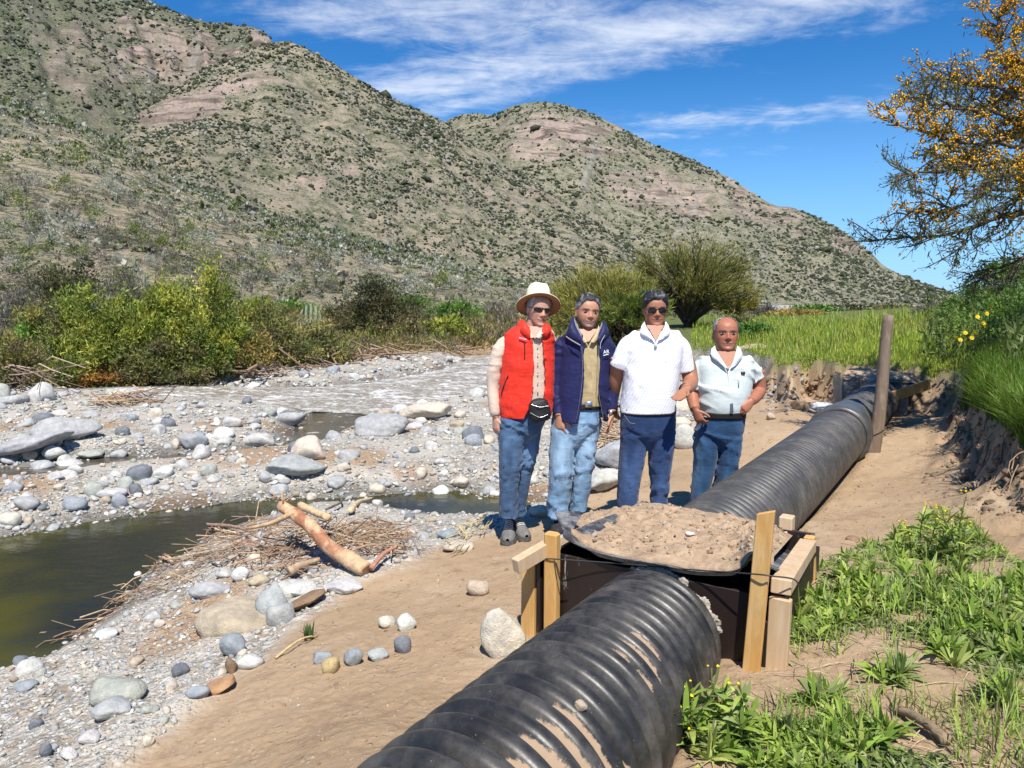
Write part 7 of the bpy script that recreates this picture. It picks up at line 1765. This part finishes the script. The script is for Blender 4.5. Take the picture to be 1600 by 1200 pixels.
arm = limbt([(776,628,-.03),(774,652,-.04)], [.034, .028], D)
body(p1, H1, D, (833, 512, 526, .02, .058), sh1, [arm], [hand(at(774.5, 652, D - .04), (.04, -.10, -1), (.75, .65, .1), (.3, -1, 0), .168, .38)], [la1, lb1], (.50, .265, .18), lip=(.42, .17, .14), brow=(.28, .23, .20), eyes=False, red=.5)
H1.hair(p1, [(0, 1.2), (.9, .9), (1.15, .56), (1.5, .50), (1.9, .22), (3.2, .10)], .02, [(.34, .32, .30), (.50, .48, .46)], 5)
H1.glasses(p1, .118, .060, .525, .05)
shc = (.60, .475, .375)
garment('shirt', [loft([(523,801,858,.080,.085)] + sh1[2:], D), limbt([(800,532,.0),(786,540,-.01),(775,568,-.02),(770,602,-.02),(772,632,-.04),(773.5,649,-.04)], [.040,.055,.050,.044,.040,.036], D), limbt([(853,524,.02),(862,545,.10),(866,590,.16),(862,630,.12)], [.055,.056,.05,.044], D)], p1, M_CLOTH, shc, .006, 4, 9500, [(.007, (9, 9, 18), 5, True, .8), (.006, (6, 6, 26), 8, True, .1)])
red = (.70, .035, .018)
vr = [(510,804,856,.085,.10,826,846),(516,794,862,.105,.115,828,847),(527,786,866,.125,.13,830,848),(555,783,867,.138,.135,832,850),(585,781,867,.148,.135,833,852),(612,779,866,.152,.135,831,851),(634,779,864,.156,.135,825,849),(650,780,862,.156,.135,818,847)]
V, F = open_shell(vr, D, .011); V, F, N = remesh(V, F, .0046, 2, 12000)
V = wrinkle(V, N, .009, (5, 5, 9), 21, True, 1.1); V = wrinkle(V, N, .005, (10, 10, 16), 22, True, -.8)
vest = obj('vest', V, F, M_SHELL, p1, np.tile([red], (len(V), 1)) * (1 + .06 * fbm(V * 9, 3, 1)[:, None]))
strip('collar', [at(808, 505, D + .05), at(814, 499, D - .02), at(821, 503, D - .075), at(829, 517, D - .125)], [at(800, 517, D + .06), at(806, 516, D - .05), at(815, 522, D - .11), at(829, 532, D - .135)], vest, M_SHELL, red, .005)
strip('collar', [at(846, 502, D + .06), at(852, 504, D - .03), at(858, 508, D - .07), at(862, 512, D - .06)], [at(846, 522, D - .11), at(850, 526, D - .125), at(855, 526, D - .115), at(860, 524, D - .09)], vest, M_SHELL, red, .005)
strip('shirt_collar', [at(818, 501, D - .0), at(823, 510, D - .072), at(834, 527, D - .126)], [at(815, 506, D - .0), at(819, 518, D - .088), at(828, 529, D - .126)], p1, M_CLOTH, (.66, .53, .43), .006)
strip('shirt_collar', [at(850, 503, D - .0), at(847, 511, D - .072), at(837, 527, D - .126)], [at(853, 510, D - .02), at(851, 521, D - .092), at(844, 529, D - .124)], p1, M_CLOTH, (.60, .475, .375), .006)
pocket_line(vest, [(819.5,533,-.138),(820,545,-.142),(819.5,561,-.146)], D, r_=.004); pocket_line(vest, [(794,587,-.125),(786,606,-.10),(783,618,-.09)], D, r_=.004)
strip('chest_mark', [at(811, 526.5, D - .128), at(823, 530, D - .142)], [at(811, 529, D - .13), at(823, 532.2, D - .144)], vest, mat_basic('pink_thread', (.75, .30, .42), .7), (1, 1, 1), .002)
G = Geo()
for k in range(6): V, F = ICO[1]; G.add(at(840.5, 538 + 15 * k, D - .124) + V * .0055, F)
G.obj('buttons', mat_basic('shirt_button', (.30, .24, .19), .4), p1)
jeans1 = garment('jeans', [loft([(626,787,857,.115,.12),(645,784,856,.125,.13),(660,781,851,.125,.13),(676,786,844,.11,.115),(692,802,824,.07,.08)], D), loft(la1, D), loft(lb1, D)], p1, M_DENIM, (.1, .17, .3), .0065, 4, 10500, JW, denim((.042, .085, .165), (.135, .235, .38)))
V, F = loft([(624,786,858,.124,.128),(633,785.5,858,.128,.132)], D, 44, 4); obj('belt', V, F, M_LEATHER, p1, np.tile([[.10, .035, .018]], (len(V), 1)))
E, EF = ICO[4]; q = np.sign(E) * np.abs(E) ** .62 * np.array([.072, .050, .078]); q = q + .010 * fbm(q * 22, 3, 7)[:, None] * unit(q); q = q @ np.array(Matrix.Rotation(R(-14), 3, 'Y')).T
pouch = obj('waist_pouch', q + at(843, 641, D - .165), EF, M_BLACK, p1)
pocket_line(pouch, [(830,632,-.212),(843,636,-.222),(857,634,-.212)], D, M_METAL, .0018); pocket_line(pouch, [(829,645,-.212),(843,652,-.220),(856,648,-.21)], D, M_METAL, .0018)
shoe(p1, 793, 849, D - .12, R(-4), .29, .052, (.15, .145, .14), (.10, .095, .09), (.50, .47, .43)); shoe(p1, 823, 843, D - .07, R(20), .29, .050, (.17, .165, .155), (.10, .095, .09), (.45, .42, .38))
# hat: crown and brim turned on one axis, tipped back
hc = H1.world((0.0, .06, .63)); Mh = np.array(Matrix.Rotation(R(14), 3, 'Z') @ Matrix.Rotation(R(9), 3, 'Y') @ Matrix.Rotation(R(-31), 3, 'X'))
n = 64; th = np.arange(n) / n * 2 * math.pi; prof = [(.150, -.006), (.152, .000), (.135, .004), (.110, .007), (.094, .012), (.092, .04), (.090, .08), (.085, .115), (.074, .140), (.048, .148), (.016, .138), (.0, .134)]
rows = []
for r_, z_ in prof:
    x_, y_ = r_ * np.sin(th) * (1.0 if r_ > .1 else .92), r_ * np.cos(th) * (1.02 if r_ > .1 else 1.08); zz_ = z_ + (.004 * np.cos(2 * th) * (r_ > .12)) - .012 * (z_ > .10) * np.exp(-(x_ / .03) ** 2)
    rows.append(np.stack([x_, y_, zz_], -1))
V = np.concatenate(rows); Vi = V.copy(); Vi[:, 2] -= .004; k = len(prof); i = np.arange(k - 1)[:, None] * n; j = np.arange(n)[None]; F = np.stack([i + j, i + (j + 1) % n, i + n + (j + 1) % n, i + n + j], -1).reshape(-1, 4)
V = np.concatenate([V, Vi]); F = np.concatenate([F, F[:, ::-1] + k * n, np.stack([np.arange(n), np.arange(n) + k * n, (np.arange(n) + 1) % n + k * n, (np.arange(n) + 1) % n], -1)])
C = np.tile([[.74, .67, .50]], (len(V), 1)); C[k * n:] = (.34, .185, .10); C[:n] = (.42, .25, .14); hat = obj('hat', hc + V @ Mh.T, F, M_STRAW, p1, C)  # underside painted orange-brown to imitate the brim's shade and bounced light
rb = np.concatenate([np.stack([r_ * np.sin(th) * .92, r_ * np.cos(th) * 1.08, 0 * th + z_], -1) for r_, z_ in ((.0945, .012), (.0935, .024))]); jj = np.arange(n)
obj('hat_band', hc + rb @ Mh.T, np.stack([jj, (jj + 1) % n, n + (jj + 1) % n, n + jj], -1), M_STRAW, hat, np.tile([[.66, .58, .42]], (len(rb), 1)))

nv = [at(819, 510, D - .066), at(849, 510, D - .066), at(836, 529, D - .128)]
obj('neck_opening', np.array(nv + [q + np.array([0, .03, 0]) for q in nv]), [np.array([[0, 2, 1], [3, 4, 5]])], M_SKIN, p1, np.tile([[.43, .235, .17]], (6, 1)))

# --- man in navy jacket
D = 5.12; p2 = person('man with grey goatee in open navy jacket over a khaki shirt', 890, 812, D)
H2 = Head(916, 516, 463, D, yaw=9, pitch=-3, roll=6, wide=.92, jaw=1.02)
sh2 = [(517,902,934,.06,.065),(524,890,944,.085,.09),(540,884,950,.11,.11),(570,884,948,.122,.12),(600,884,946,.126,.12),(633,885,944,.125,.12)]
la2 = [(645,863,899,.10,.11,-.01),(672,860,899,.105,.115,-.02),(695,859,898,.105,.11,-.02),(722,857,896,.095,.1,-.03),(750,856,894,.086,.095,-.03),(780,856,890,.08,.09,-.02),(805,856,887,.082,.09,-.02)]
lb2 = [(645,896,940,.10,.11,.01),(672,896,936,.105,.115,.02),(695,897,933,.1,.11,.02),(722,896,928,.09,.1,.02),(750,894,925,.082,.09,.03),(780,890,920,.076,.085,.05),(797,888,918,.078,.085,.05)]
hands2 = [hand(at(873.5, 650, D - .10), (.10, -.15, -1), (.55, .8, .1), (.6, -.8, 0), .172, .42), hand(at(956, 645, D - .08), (-.06, -.12, -1), (-.8, .1, .1), (-.3, -1, -.2), .172, .40)]
body(p2, H2, D, (918, 518, 532, .03, .062), sh2, [limbt([(871,630,-.06),(873.5,650,-.10)], [.036, .029], D), limbt([(956,625,-.05),(956,645,-.08)], [.036, .029], D)], hands2, [la2, lb2], (.43, .215, .135), lip=(.36, .13, .11), brow=(.04, .03, .028), beard=((.085, .07, .065), 1.1), red=.35)
H2.eye(p2, open_=.22)
H2.hair(p2, [(0, .80), (.35, .83), (.62, .76), (.95, .66), (1.2, .60), (1.45, .62), (1.75, .50), (2.1, .22), (3.2, .10)], lambda T, Z: .030 + .05 * sstep(Z, .75, .95), [(.022, .021, .022), (.16, .155, .155), (.30, .29, .29)], 9)
kh = (.42, .325, .175)
garment('shirt', [loft([(528,888,946,.088,.092)] + sh2[2:], D)], p2, M_CLOTH, kh, .006, 4, 6000, [(.004, (12, 12, 18), 15, True, .7), (.002, (24, 24, 40), 16, True, -.5)])
navy = (.016, .018, .075)
jr = [(519,889,946,.10,.105,905,933),(527,876,954,.125,.125,908,935),(545,871,957,.14,.14,909,936),(575,869,956,.152,.145,910,935),(605,867,954,.16,.148,909,934),(632,865,952,.166,.15,905,937),(656,862,950,.17,.15,900,943)]
V, F = merge([open_shell(jr, D, .018), limbt([(890,533,.0),(877,543,-.02),(869,574,-.03),(868,606,-.04),(871,635,-.07),(873,648,-.09)], [.042,.060,.055,.050,.045,.042], D), limbt([(938,533,.0),(949,543,-.02),(954,574,-.03),(956,606,-.04),(956,632,-.06),(956,641,-.07)], [.042,.058,.053,.049,.044,.041], D)])
V, F, N = remesh(V, F, .0062, 3, 14000); V = wrinkle(V, N, .011, (5, 5, 8), 31, True, .9); V = wrinkle(V, N, .006, (10, 10, 17), 32, True, -.7)
jk = obj('jacket', V, F, M_SHELL, p2, np.tile([navy], (len(V), 1)))
gl = (.20, .195, .21)
strip('collar', [at(892, 497, D + .05), at(896, 495, D - .03), at(899, 508, D - .09), at(908, 526, D - .15)], [at(884, 522, D + .05), at(883, 524, D - .09), at(892, 530, D - .145), at(908, 538, D - .168)], jk, M_SHELL, navy, .006)
strip('collar_lining', [at(897, 496, D - .02), at(901, 505, D - .085), at(909, 522, D - .135)], [at(896, 515, D - .05), at(900, 523, D - .11), at(908, 534, D - .15)], jk, M_CLOTH, gl, .006)
strip('collar_trim', [at(884, 524.5, D - .112), at(893, 530.5, D - .168), at(907, 538.5, D - .188)], [at(884, 527, D - .112), at(893, 533, D - .168), at(907, 541, D - .188)], jk, M_CLOTH, (.30, .29, .30), .004)
strip('collar', [at(944, 500, D + .05), at(944, 500, D - .03), at(941, 508, D - .08), at(934, 524, D - .13)], [at(954, 522, D + .04), at(952, 523, D - .07), at(946, 528, D - .13), at(935, 540, D - .155)], jk, M_SHELL, navy, .006)
strip('collar_lining', [at(941, 502, D - .03), at(938, 510, D - .085), at(934, 522, D - .128)], [at(941, 520, D - .06), at(939, 526, D - .11), at(935, 534, D - .145)], jk, M_CLOTH, gl, .006)
strip('shirt_collar', [at(902, 506, D - .01), at(906, 516, D - .075), at(919, 534, D - .130)], [at(898, 513, D - .02), at(901, 524, D - .098), at(912, 536, D - .132)], p2, M_CLOTH, (.50, .40, .23), .006)
strip('shirt_collar', [at(935, 508, D - .01), at(932, 517, D - .075), at(922, 534, D - .130)], [at(938, 514, D - .02), at(937, 526, D - .098), at(928, 536, D - .132)], p2, M_CLOTH, (.46, .36, .20), .006)
pocket_line(jk, [(909,541,-.170),(910,575,-.176),(908,610,-.182),(901,655,-.185)], D, M_METAL, .0016); pocket_line(jk, [(936,540,-.155),(935,575,-.168),(935,610,-.176),(943,655,-.165)], D, M_METAL, .0016)
pocket_line(jk, [(945,524,-.140),(939,535,-.158),(938,545,-.162)], D, mat_basic('white_piping', (.6, .6, .62), .6), .0016)
def text(body_, size, c, right, up, par, mat, name='lettering', ext=.0008):
    cu = bpy.data.curves.new(name, 'FONT'); cu.body = body_; cu.size = size; cu.extrude = ext; cu.align_x = 'CENTER'
    o = bpy.data.objects.new('tmp', cu); COL.objects.link(o); dg = bpy.context.evaluated_depsgraph_get(); me = bpy.data.meshes.new_from_object(o.evaluated_get(dg)); bpy.data.objects.remove(o); bpy.data.curves.remove(cu)
    me.name = name; me.materials.clear(); me.materials.append(mat); r_ = unit(np.array(right, float)); u_ = np.array(up, float); u_ = unit(u_ - r_ * (r_ @ u_)); nn_ = np.cross(r_, u_)
    M = Matrix(np.stack([r_, u_, nn_], 1).tolist()).to_4x4(); me.transform(M); q = put(name, me, par, np.array(c) - np.array(par['_b'])); q['_b'] = par['_b']; return q
text('AR', .036, at(947.5, 552.5, D - .131), (1, .35, .12), (-.1, 0, 1), jk, M_PRINT)
strip('lettering_bar', [at(942.5, 555, D - .143), at(951, 553, D - .122)], [at(942.5, 556.2, D - .143), at(951, 554.2, D - .122)], jk, M_PRINT, (1, 1, 1), .002, 6)
text('6', .030, at(864.5, 549, D - .078), (1, -.35, 0), (0, 0, 1), jk, M_PRINT)
garment('jeans', [loft([(629,864,944,.12,.125),(650,862,940,.13,.135),(668,860,937,.125,.13),(682,872,922,.11,.115),(698,890,906,.07,.08)], D), loft(la2, D), loft(lb2, D)], p2, M_DENIM, (.2, .3, .4), .0065, 4, 10500, [(.0140, (6, 6, 9), 43, 'j', .9), (.0085, (11, 11, 20), 44, 'j', -.7), (.003, (20, 20, 34), 46, 'j', .4)], denim((.15, .26, .40), (.34, .48, .62)))
V, F = loft([(627,864.5,944,.129,.13),(637,864,943,.133,.134)], D, 44, 4); obj('belt', V, F, M_LEATHER, p2, np.tile([[.015, .013, .013]], (len(V), 1)))
V, F = box(at(920, 632, D - .138), (.05, .006, .04), None, .002); obj('buckle', V, F, M_METAL, p2)
w_ = at(956, 643.5, D - .078); V, F = tube(w_ + np.stack([.034 * np.cos(np.linspace(0, 6.283, 24)), .034 * np.sin(np.linspace(0, 6.283, 24)), .004 * np.cos(np.linspace(0, 6.283, 24))], -1), .008, 8, False, (.5, 1.3)); wt = obj('watch', V, F, M_BLACK, p2)
V, F = tube([w_ + np.array([-.012, -.034, 0]), w_ + np.array([-.016, -.044, 0])], [.016, .015], 16); obj('watch_case', V, F, M_METAL, wt)
shoe(p2, 868, 826, D - .18, R(-12), .29, .050, (.03, .03, .033), (.62, .60, .56)); shoe(p2, 910, 826, D - .10, R(15), .29, .050, (.03, .03, .033), (.62, .60, .56))

nv = [at(903, 514, D - .066), at(934, 514, D - .066), at(920, 534, D - .126)]
obj('neck_opening', np.array(nv + [q + np.array([0, .03, 0]) for q in nv]), [np.array([[0, 2, 1], [3, 4, 5]])], M_SKIN, p2, np.tile([[.43, .215, .135]], (6, 1)))

# --- man in white polo
D = 5.0; p3 = person('big man in sunglasses and white polo shirt holding out his palm', 1008, 868, D)
H3 = Head(1023, 511, 458, D, yaw=0, pitch=2, roll=0, wide=.91, jaw=1.05)
sh3 = [(510,1006,1041,.062,.07),(515,993,1056,.09,.10),(523,981,1066,.115,.12),(530,975,1069,.125,.125),(548,973,1068,.146,.135),(575,973,1063,.158,.14),(600,972,1059,.168,.135),(625,970,1057,.168,.132),(643,969,1056,.162,.13)]
la3 = [(652,969.5,1012,.11,.11),(680,968,1013,.12,.12),(700,968,1011,.115,.115),(730,966,1005,.1,.105),(760,964,1000,.09,.095),(783,963,998,.086,.09),(830,964,996,.08,.085),(862,964,995,.082,.086)]
lb3 = [(652,1010,1055.5,.11,.11),(680,1010,1055,.12,.12),(700,1012,1053,.115,.115),(730,1014,1049,.1,.105),(760,1016,1045,.09,.095),(787,1017,1043,.086,.09),(830,1017,1041,.08,.085),(862,1016,1040,.082,.086)]
arms3 = [limbt([(967,560,0),(964,580,.02),(961,600,.05),(958,625,.12)], [.056,.050,.045,.036], D), limbt([(1071,560,.02),(1077,582,.02),(1079,598,-.03),(1075,605,-.14),(1072,609,-.21)], [.058,.054,.052,.044,.034], D)]
wr3 = at(1072, 609, D - .21); tp3 = at(1052, 629, D - .33)
body(p3, H3, D, (1023, 512, 528, .03, .068), sh3, arms3, [hand(wr3, tp3 - wr3, (-.45, -.75, .75), (.75, -.5, .3), .185, .13, .05, .15), hand(at(958, 625, D + .12), (.05, -.1, -1), (.6, .6, 0), (0, -1, 0), .17, .4)], [la3, lb3], (.34, .15, .085), lip=(.30, .11, .09), brow=(.03, .025, .022), eyes=False, red=.2)
H3.hair(p3, [(0, .76), (.3, .80), (.6, .74), (.95, .66), (1.2, .56), (1.45, .60), (1.75, .46), (2.1, .18), (3.2, .08)], lambda T, Z: .048 + .055 * sstep(Z, .7, .95), [(.014, .014, .016), (.13, .13, .14)], 19, 8)
H3.glasses(p3, .122, .082, .50, .03)
m, t, out = new_mat('white_dotted_polo')
pos = t.n('ShaderNodeTexCoord').outputs['Object']; sx_ = t.n('ShaderNodeSeparateXYZ', {0: pos})
dx_ = t.m('SINE', t.m('MULTIPLY', t.m('ADD', sx_.outputs[0], t.m('MULTIPLY', sx_.outputs[2], .5)), 300)); dz_ = t.m('SINE', t.m('MULTIPLY', sx_.outputs[2], 300))
dt = t.ramp(t.m('MULTIPLY', dx_, dz_), .45, .8); dt = t.m('MULTIPLY', dt, t.ramp(sx_.outputs[2], 1.36, 1.24))
c = t.mix(t.m('MULTIPLY', dt, .75), (.80, .80, .82), (.40, .42, .68))
b1 = t.bump(t.noise(t.n('ShaderNodeMapping', {'Vector': pos, 'Rotation': (0, R(30), 0), 'Scale': (1, 1, 2)}).outputs[0], 9, 2, .5, .5), .18, .018)
p = t.n('ShaderNodeBsdfPrincipled', {'Base Color': c, 'Roughness': .9, 'Specular IOR Level': .15, 'Normal': b1}); t.set(out.inputs['Surface'], p.outputs[0]); M_POLO = m
garment('polo_shirt', [loft([(517,989,1060,.100,.108)] + sh3[3:], D), limbt([(998,531,0),(982,540,-.01),(972,562,-.01),(967,574,0)], [.045,.066,.069,.069], D), limbt([(1048,531,0),(1062,541,0),(1068,563,.01),(1071,579,.02)], [.045,.066,.069,.069], D)], p3, M_POLO, (.8, .8, .82), .006, 4, 10500, [(.009, (4.5, 4.5, 7), 51, True, .8), (.004, (9, 9, 12), 53, True, -.6)])
wp_ = (.80, .80, .82)
strip('collar', [at(1007, 502, D - .0), at(1010, 511, D - .094), at(1024, 533, D - .149)], [at(1002, 509, D - .0), at(1001, 521, D - .110), at(1015, 529, D - .142)], p3, M_CLOTH, wp_, .003)
strip('collar', [at(1040, 502, D - .0), at(1038, 511, D - .094), at(1027, 533, D - .149)], [at(1045, 509, D - .0), at(1047, 521, D - .110), at(1036, 529, D - .142)], p3, M_CLOTH, wp_, .003)
strip('placket', [at(1022, 529, D - .128), at(1026.5, 529, D - .128)], [at(1022, 544, D - .147), at(1026.5, 544, D - .147)], p3, M_CLOTH, wp_, .004, 6)
nv = [at(1011, 508, D - .084), at(1037, 508, D - .084), at(1025, 533, D - .147)]
obj('neck_opening', np.array(nv + [q + np.array([0, .03, 0]) for q in nv]), [np.array([[0, 2, 1], [3, 4, 5]])], M_SKIN, p3, np.tile([[.34, .15, .085]], (6, 1)))
garment('jeans', [loft([(638,969,1056,.155,.13),(658,968.5,1055.5,.152,.138),(672,969,1055,.145,.138),(686,985,1040,.12,.12),(702,1004,1022,.07,.08)], D), loft(la3, D), loft(lb3, D)], p3, M_DENIM, (.05, .1, .25), .0068, 4, 10500, JW, denim((.017, .038, .105), (.060, .115, .25)))
pocket_line(p3, [(975,648,-.14),(984,660,-.150),(992,662,-.152)], D, mat_basic('jeans_stitch', (.30, .24, .16), .8), .0014)
V, F = loft([(637,969,1056,.158,.132),(645,968.6,1056,.158,.136)], D, 44, 4); obj('belt', V, F, M_LEATHER, p3, np.tile([[.02, .016, .014]], (len(V), 1)))
V, F = tube(wr3 * 1 + (arms3[1][0].mean(0) - arms3[1][0].mean(0)) + np.stack([.035 * np.cos(np.linspace(0, 6.283, 24)), 0 * np.linspace(0, 1, 24) + .03, .035 * np.sin(np.linspace(0, 6.283, 24))], -1), .007, 8, False); obj('wrist_band', V, F, M_BLACK, p3)
shoe(p3, 975, 880, D - .12, R(-12), .29, .052, (.05, .035, .025), (.03, .03, .03)); shoe(p3, 1032, 880, D - .12, R(14), .29, .052, (.05, .035, .025), (.03, .03, .03))

# --- balding man in pale shirt
D = 5.30; p4 = person('balding man in pale blue short sleeved shirt tucked into jeans, rightmost', 1112, 850, D)
H4 = Head(1134, 552, 496, D, yaw=-6, pitch=-7, roll=0, wide=.92, jaw=1.0, nose=1.15)
sh4 = [(551,1117,1152,.062,.07),(556,1104,1163,.09,.1),(564,1092,1174,.115,.12),(569,1086,1178,.128,.125),(585,1086,1178,.144,.13),(610,1087,1173,.165,.13),(632,1090,1166,.168,.13),(649,1092,1163,.150,.125)]
la4 = [(656,1090,1124,.10,.11),(684,1086,1124,.115,.12),(705,1085,1121,.11,.11),(732,1084,1117,.098,.1),(760,1080,1111,.09,.09),(785,1078,1106,.082,.085),(820,1079,1104,.078,.08),(848,1080,1104,.08,.082)]
lb4 = [(656,1120,1163,.10,.11),(684,1120,1159,.115,.12),(705,1121,1156,.11,.11),(732,1119,1151,.098,.1),(760,1115,1145,.088,.09),(785,1112,1140,.08,.085),(820,1110,1136,.076,.08),(848,1109,1134,.078,.082)]
arms4 = [limbt([(1084,592,0),(1082,612,.0),(1083,626,-.05),(1086,640,-.12)], [.055,.050,.043,.034], D), limbt([(1183,580,.02),(1186,600,.03),(1186,611,.02),(1180,621,-.06),(1174,627,-.12)], [.054,.050,.048,.041,.032], D)]
body(p4, H4, D, (1134, 553, 570, .03, .068), sh4, arms4, [hand(at(1086, 640, D - .12), (.40, -.25, -1), (.6, .7, .2), (.8, -.5, 0), .170, .75), hand(at(1174, 627, D - .12), (-.85, -.35, -.75), (-.2, .9, -.3), (-.3, -.3, .9), .170, .55)], [la4, lb4], (.345, .135, .078), lip=(.30, .115, .09), brow=(.10, .08, .07), beard=((.24, .13, .09), .45), red=.3)
H4.eye(p4, open_=.30)
H4.hair(p4, [(0, 1.01), (.5, 1.0), (.85, .93), (1.05, .70), (1.25, .60), (1.5, .60), (1.75, .50), (2.1, .22), (3.2, .12)], .020, [(.14, .13, .13), (.34, .33, .32)], 29, 9)
pale = (.56, .62, .61)
garment('shirt', [loft([(557,1094,1173,.102,.108)] + sh4[3:], D), limbt([(1106,568,0),(1093,576,0),(1087,596,0),(1084,608,.0)], [.042,.062,.064,.064], D), limbt([(1162,568,0),(1173,576,.01),(1180,588,.02),(1183,594,.02)], [.042,.060,.062,.062], D)], p4, M_CLOTH, pale, .006, 4, 10500, [(.012, (5, 5, 8), 61, True, 1.0), (.006, (9, 9, 12), 62, True, .9)])
strip('collar', [at(1117, 540, D - .01), at(1120, 549, D - .096), at(1138, 577, D - .156)], [at(1111, 545, D - .01), at(1112, 557, D - .104), at(1127, 570, D - .142)], p4, M_CLOTH, (.62, .68, .67), .003)
strip('collar', [at(1152, 540, D - .01), at(1150, 549, D - .096), at(1141, 577, D - .156)], [at(1158, 545, D - .01), at(1160, 557, D - .104), at(1150, 571, D - .140)], p4, M_CLOTH, (.58, .64, .63), .003)
nv = [at(1120, 549, D - .090), at(1151, 549, D - .090), at(1139, 578, D - .154)]
obj('neck_opening', np.array(nv + [q + np.array([0, .03, 0]) for q in nv]), [np.array([[0, 2, 1], [3, 4, 5]])], M_SKIN, p4, np.tile([[.37, .16, .095]], (6, 1)))
strip('placket', [at(1137, 573, D - .140), at(1142, 573, D - .140)], [at(1141, 645, D - .166), at(1146, 645, D - .166)], p4, M_CLOTH, pale, .004, 10)
strip('chest_pocket', [at(1152, 584, D - .136), at(1171, 583, D - .10)], [at(1153, 606, D - .150), at(1170, 604, D - .105)], p4, M_CLOTH, pale, .005, 8)
V, F = box(at(1161, 583, D - .132), (.03, .012, .022), None, .003); obj('pocket_item', V, F, mat_basic('brown_case', (.05, .035, .02), .5), p4)
garment('jeans', [loft([(643,1091,1164,.145,.125),(662,1089,1163,.146,.135),(676,1087,1161,.135,.135),(688,1100,1148,.11,.115),(702,1114,1132,.07,.08)], D), loft(la4, D), loft(lb4, D)], p4, M_DENIM, (.06, .14, .3), .0068, 4, 10500, [(.0140, (6, 6, 9), 73, 'j', .9), (.0085, (11, 11, 20), 74, 'j', -.7)], denim((.018, .055, .125), (.075, .19, .35)))
V, F = loft([(641,1091,1164.5,.156,.128),(651,1090,1164,.153,.133)], D, 44, 4); obj('belt', V, F, M_LEATHER, p4, np.tile([[.013, .012, .012]], (len(V), 1)))
shoe(p4, 1086, 862, D - .10, R(-10), .28, .05, (.04, .03, .022), (.03, .03, .03)); shoe(p4, 1122, 862, D - .08, R(8), .28, .05, (.04, .03, .022), (.03, .03, .03))
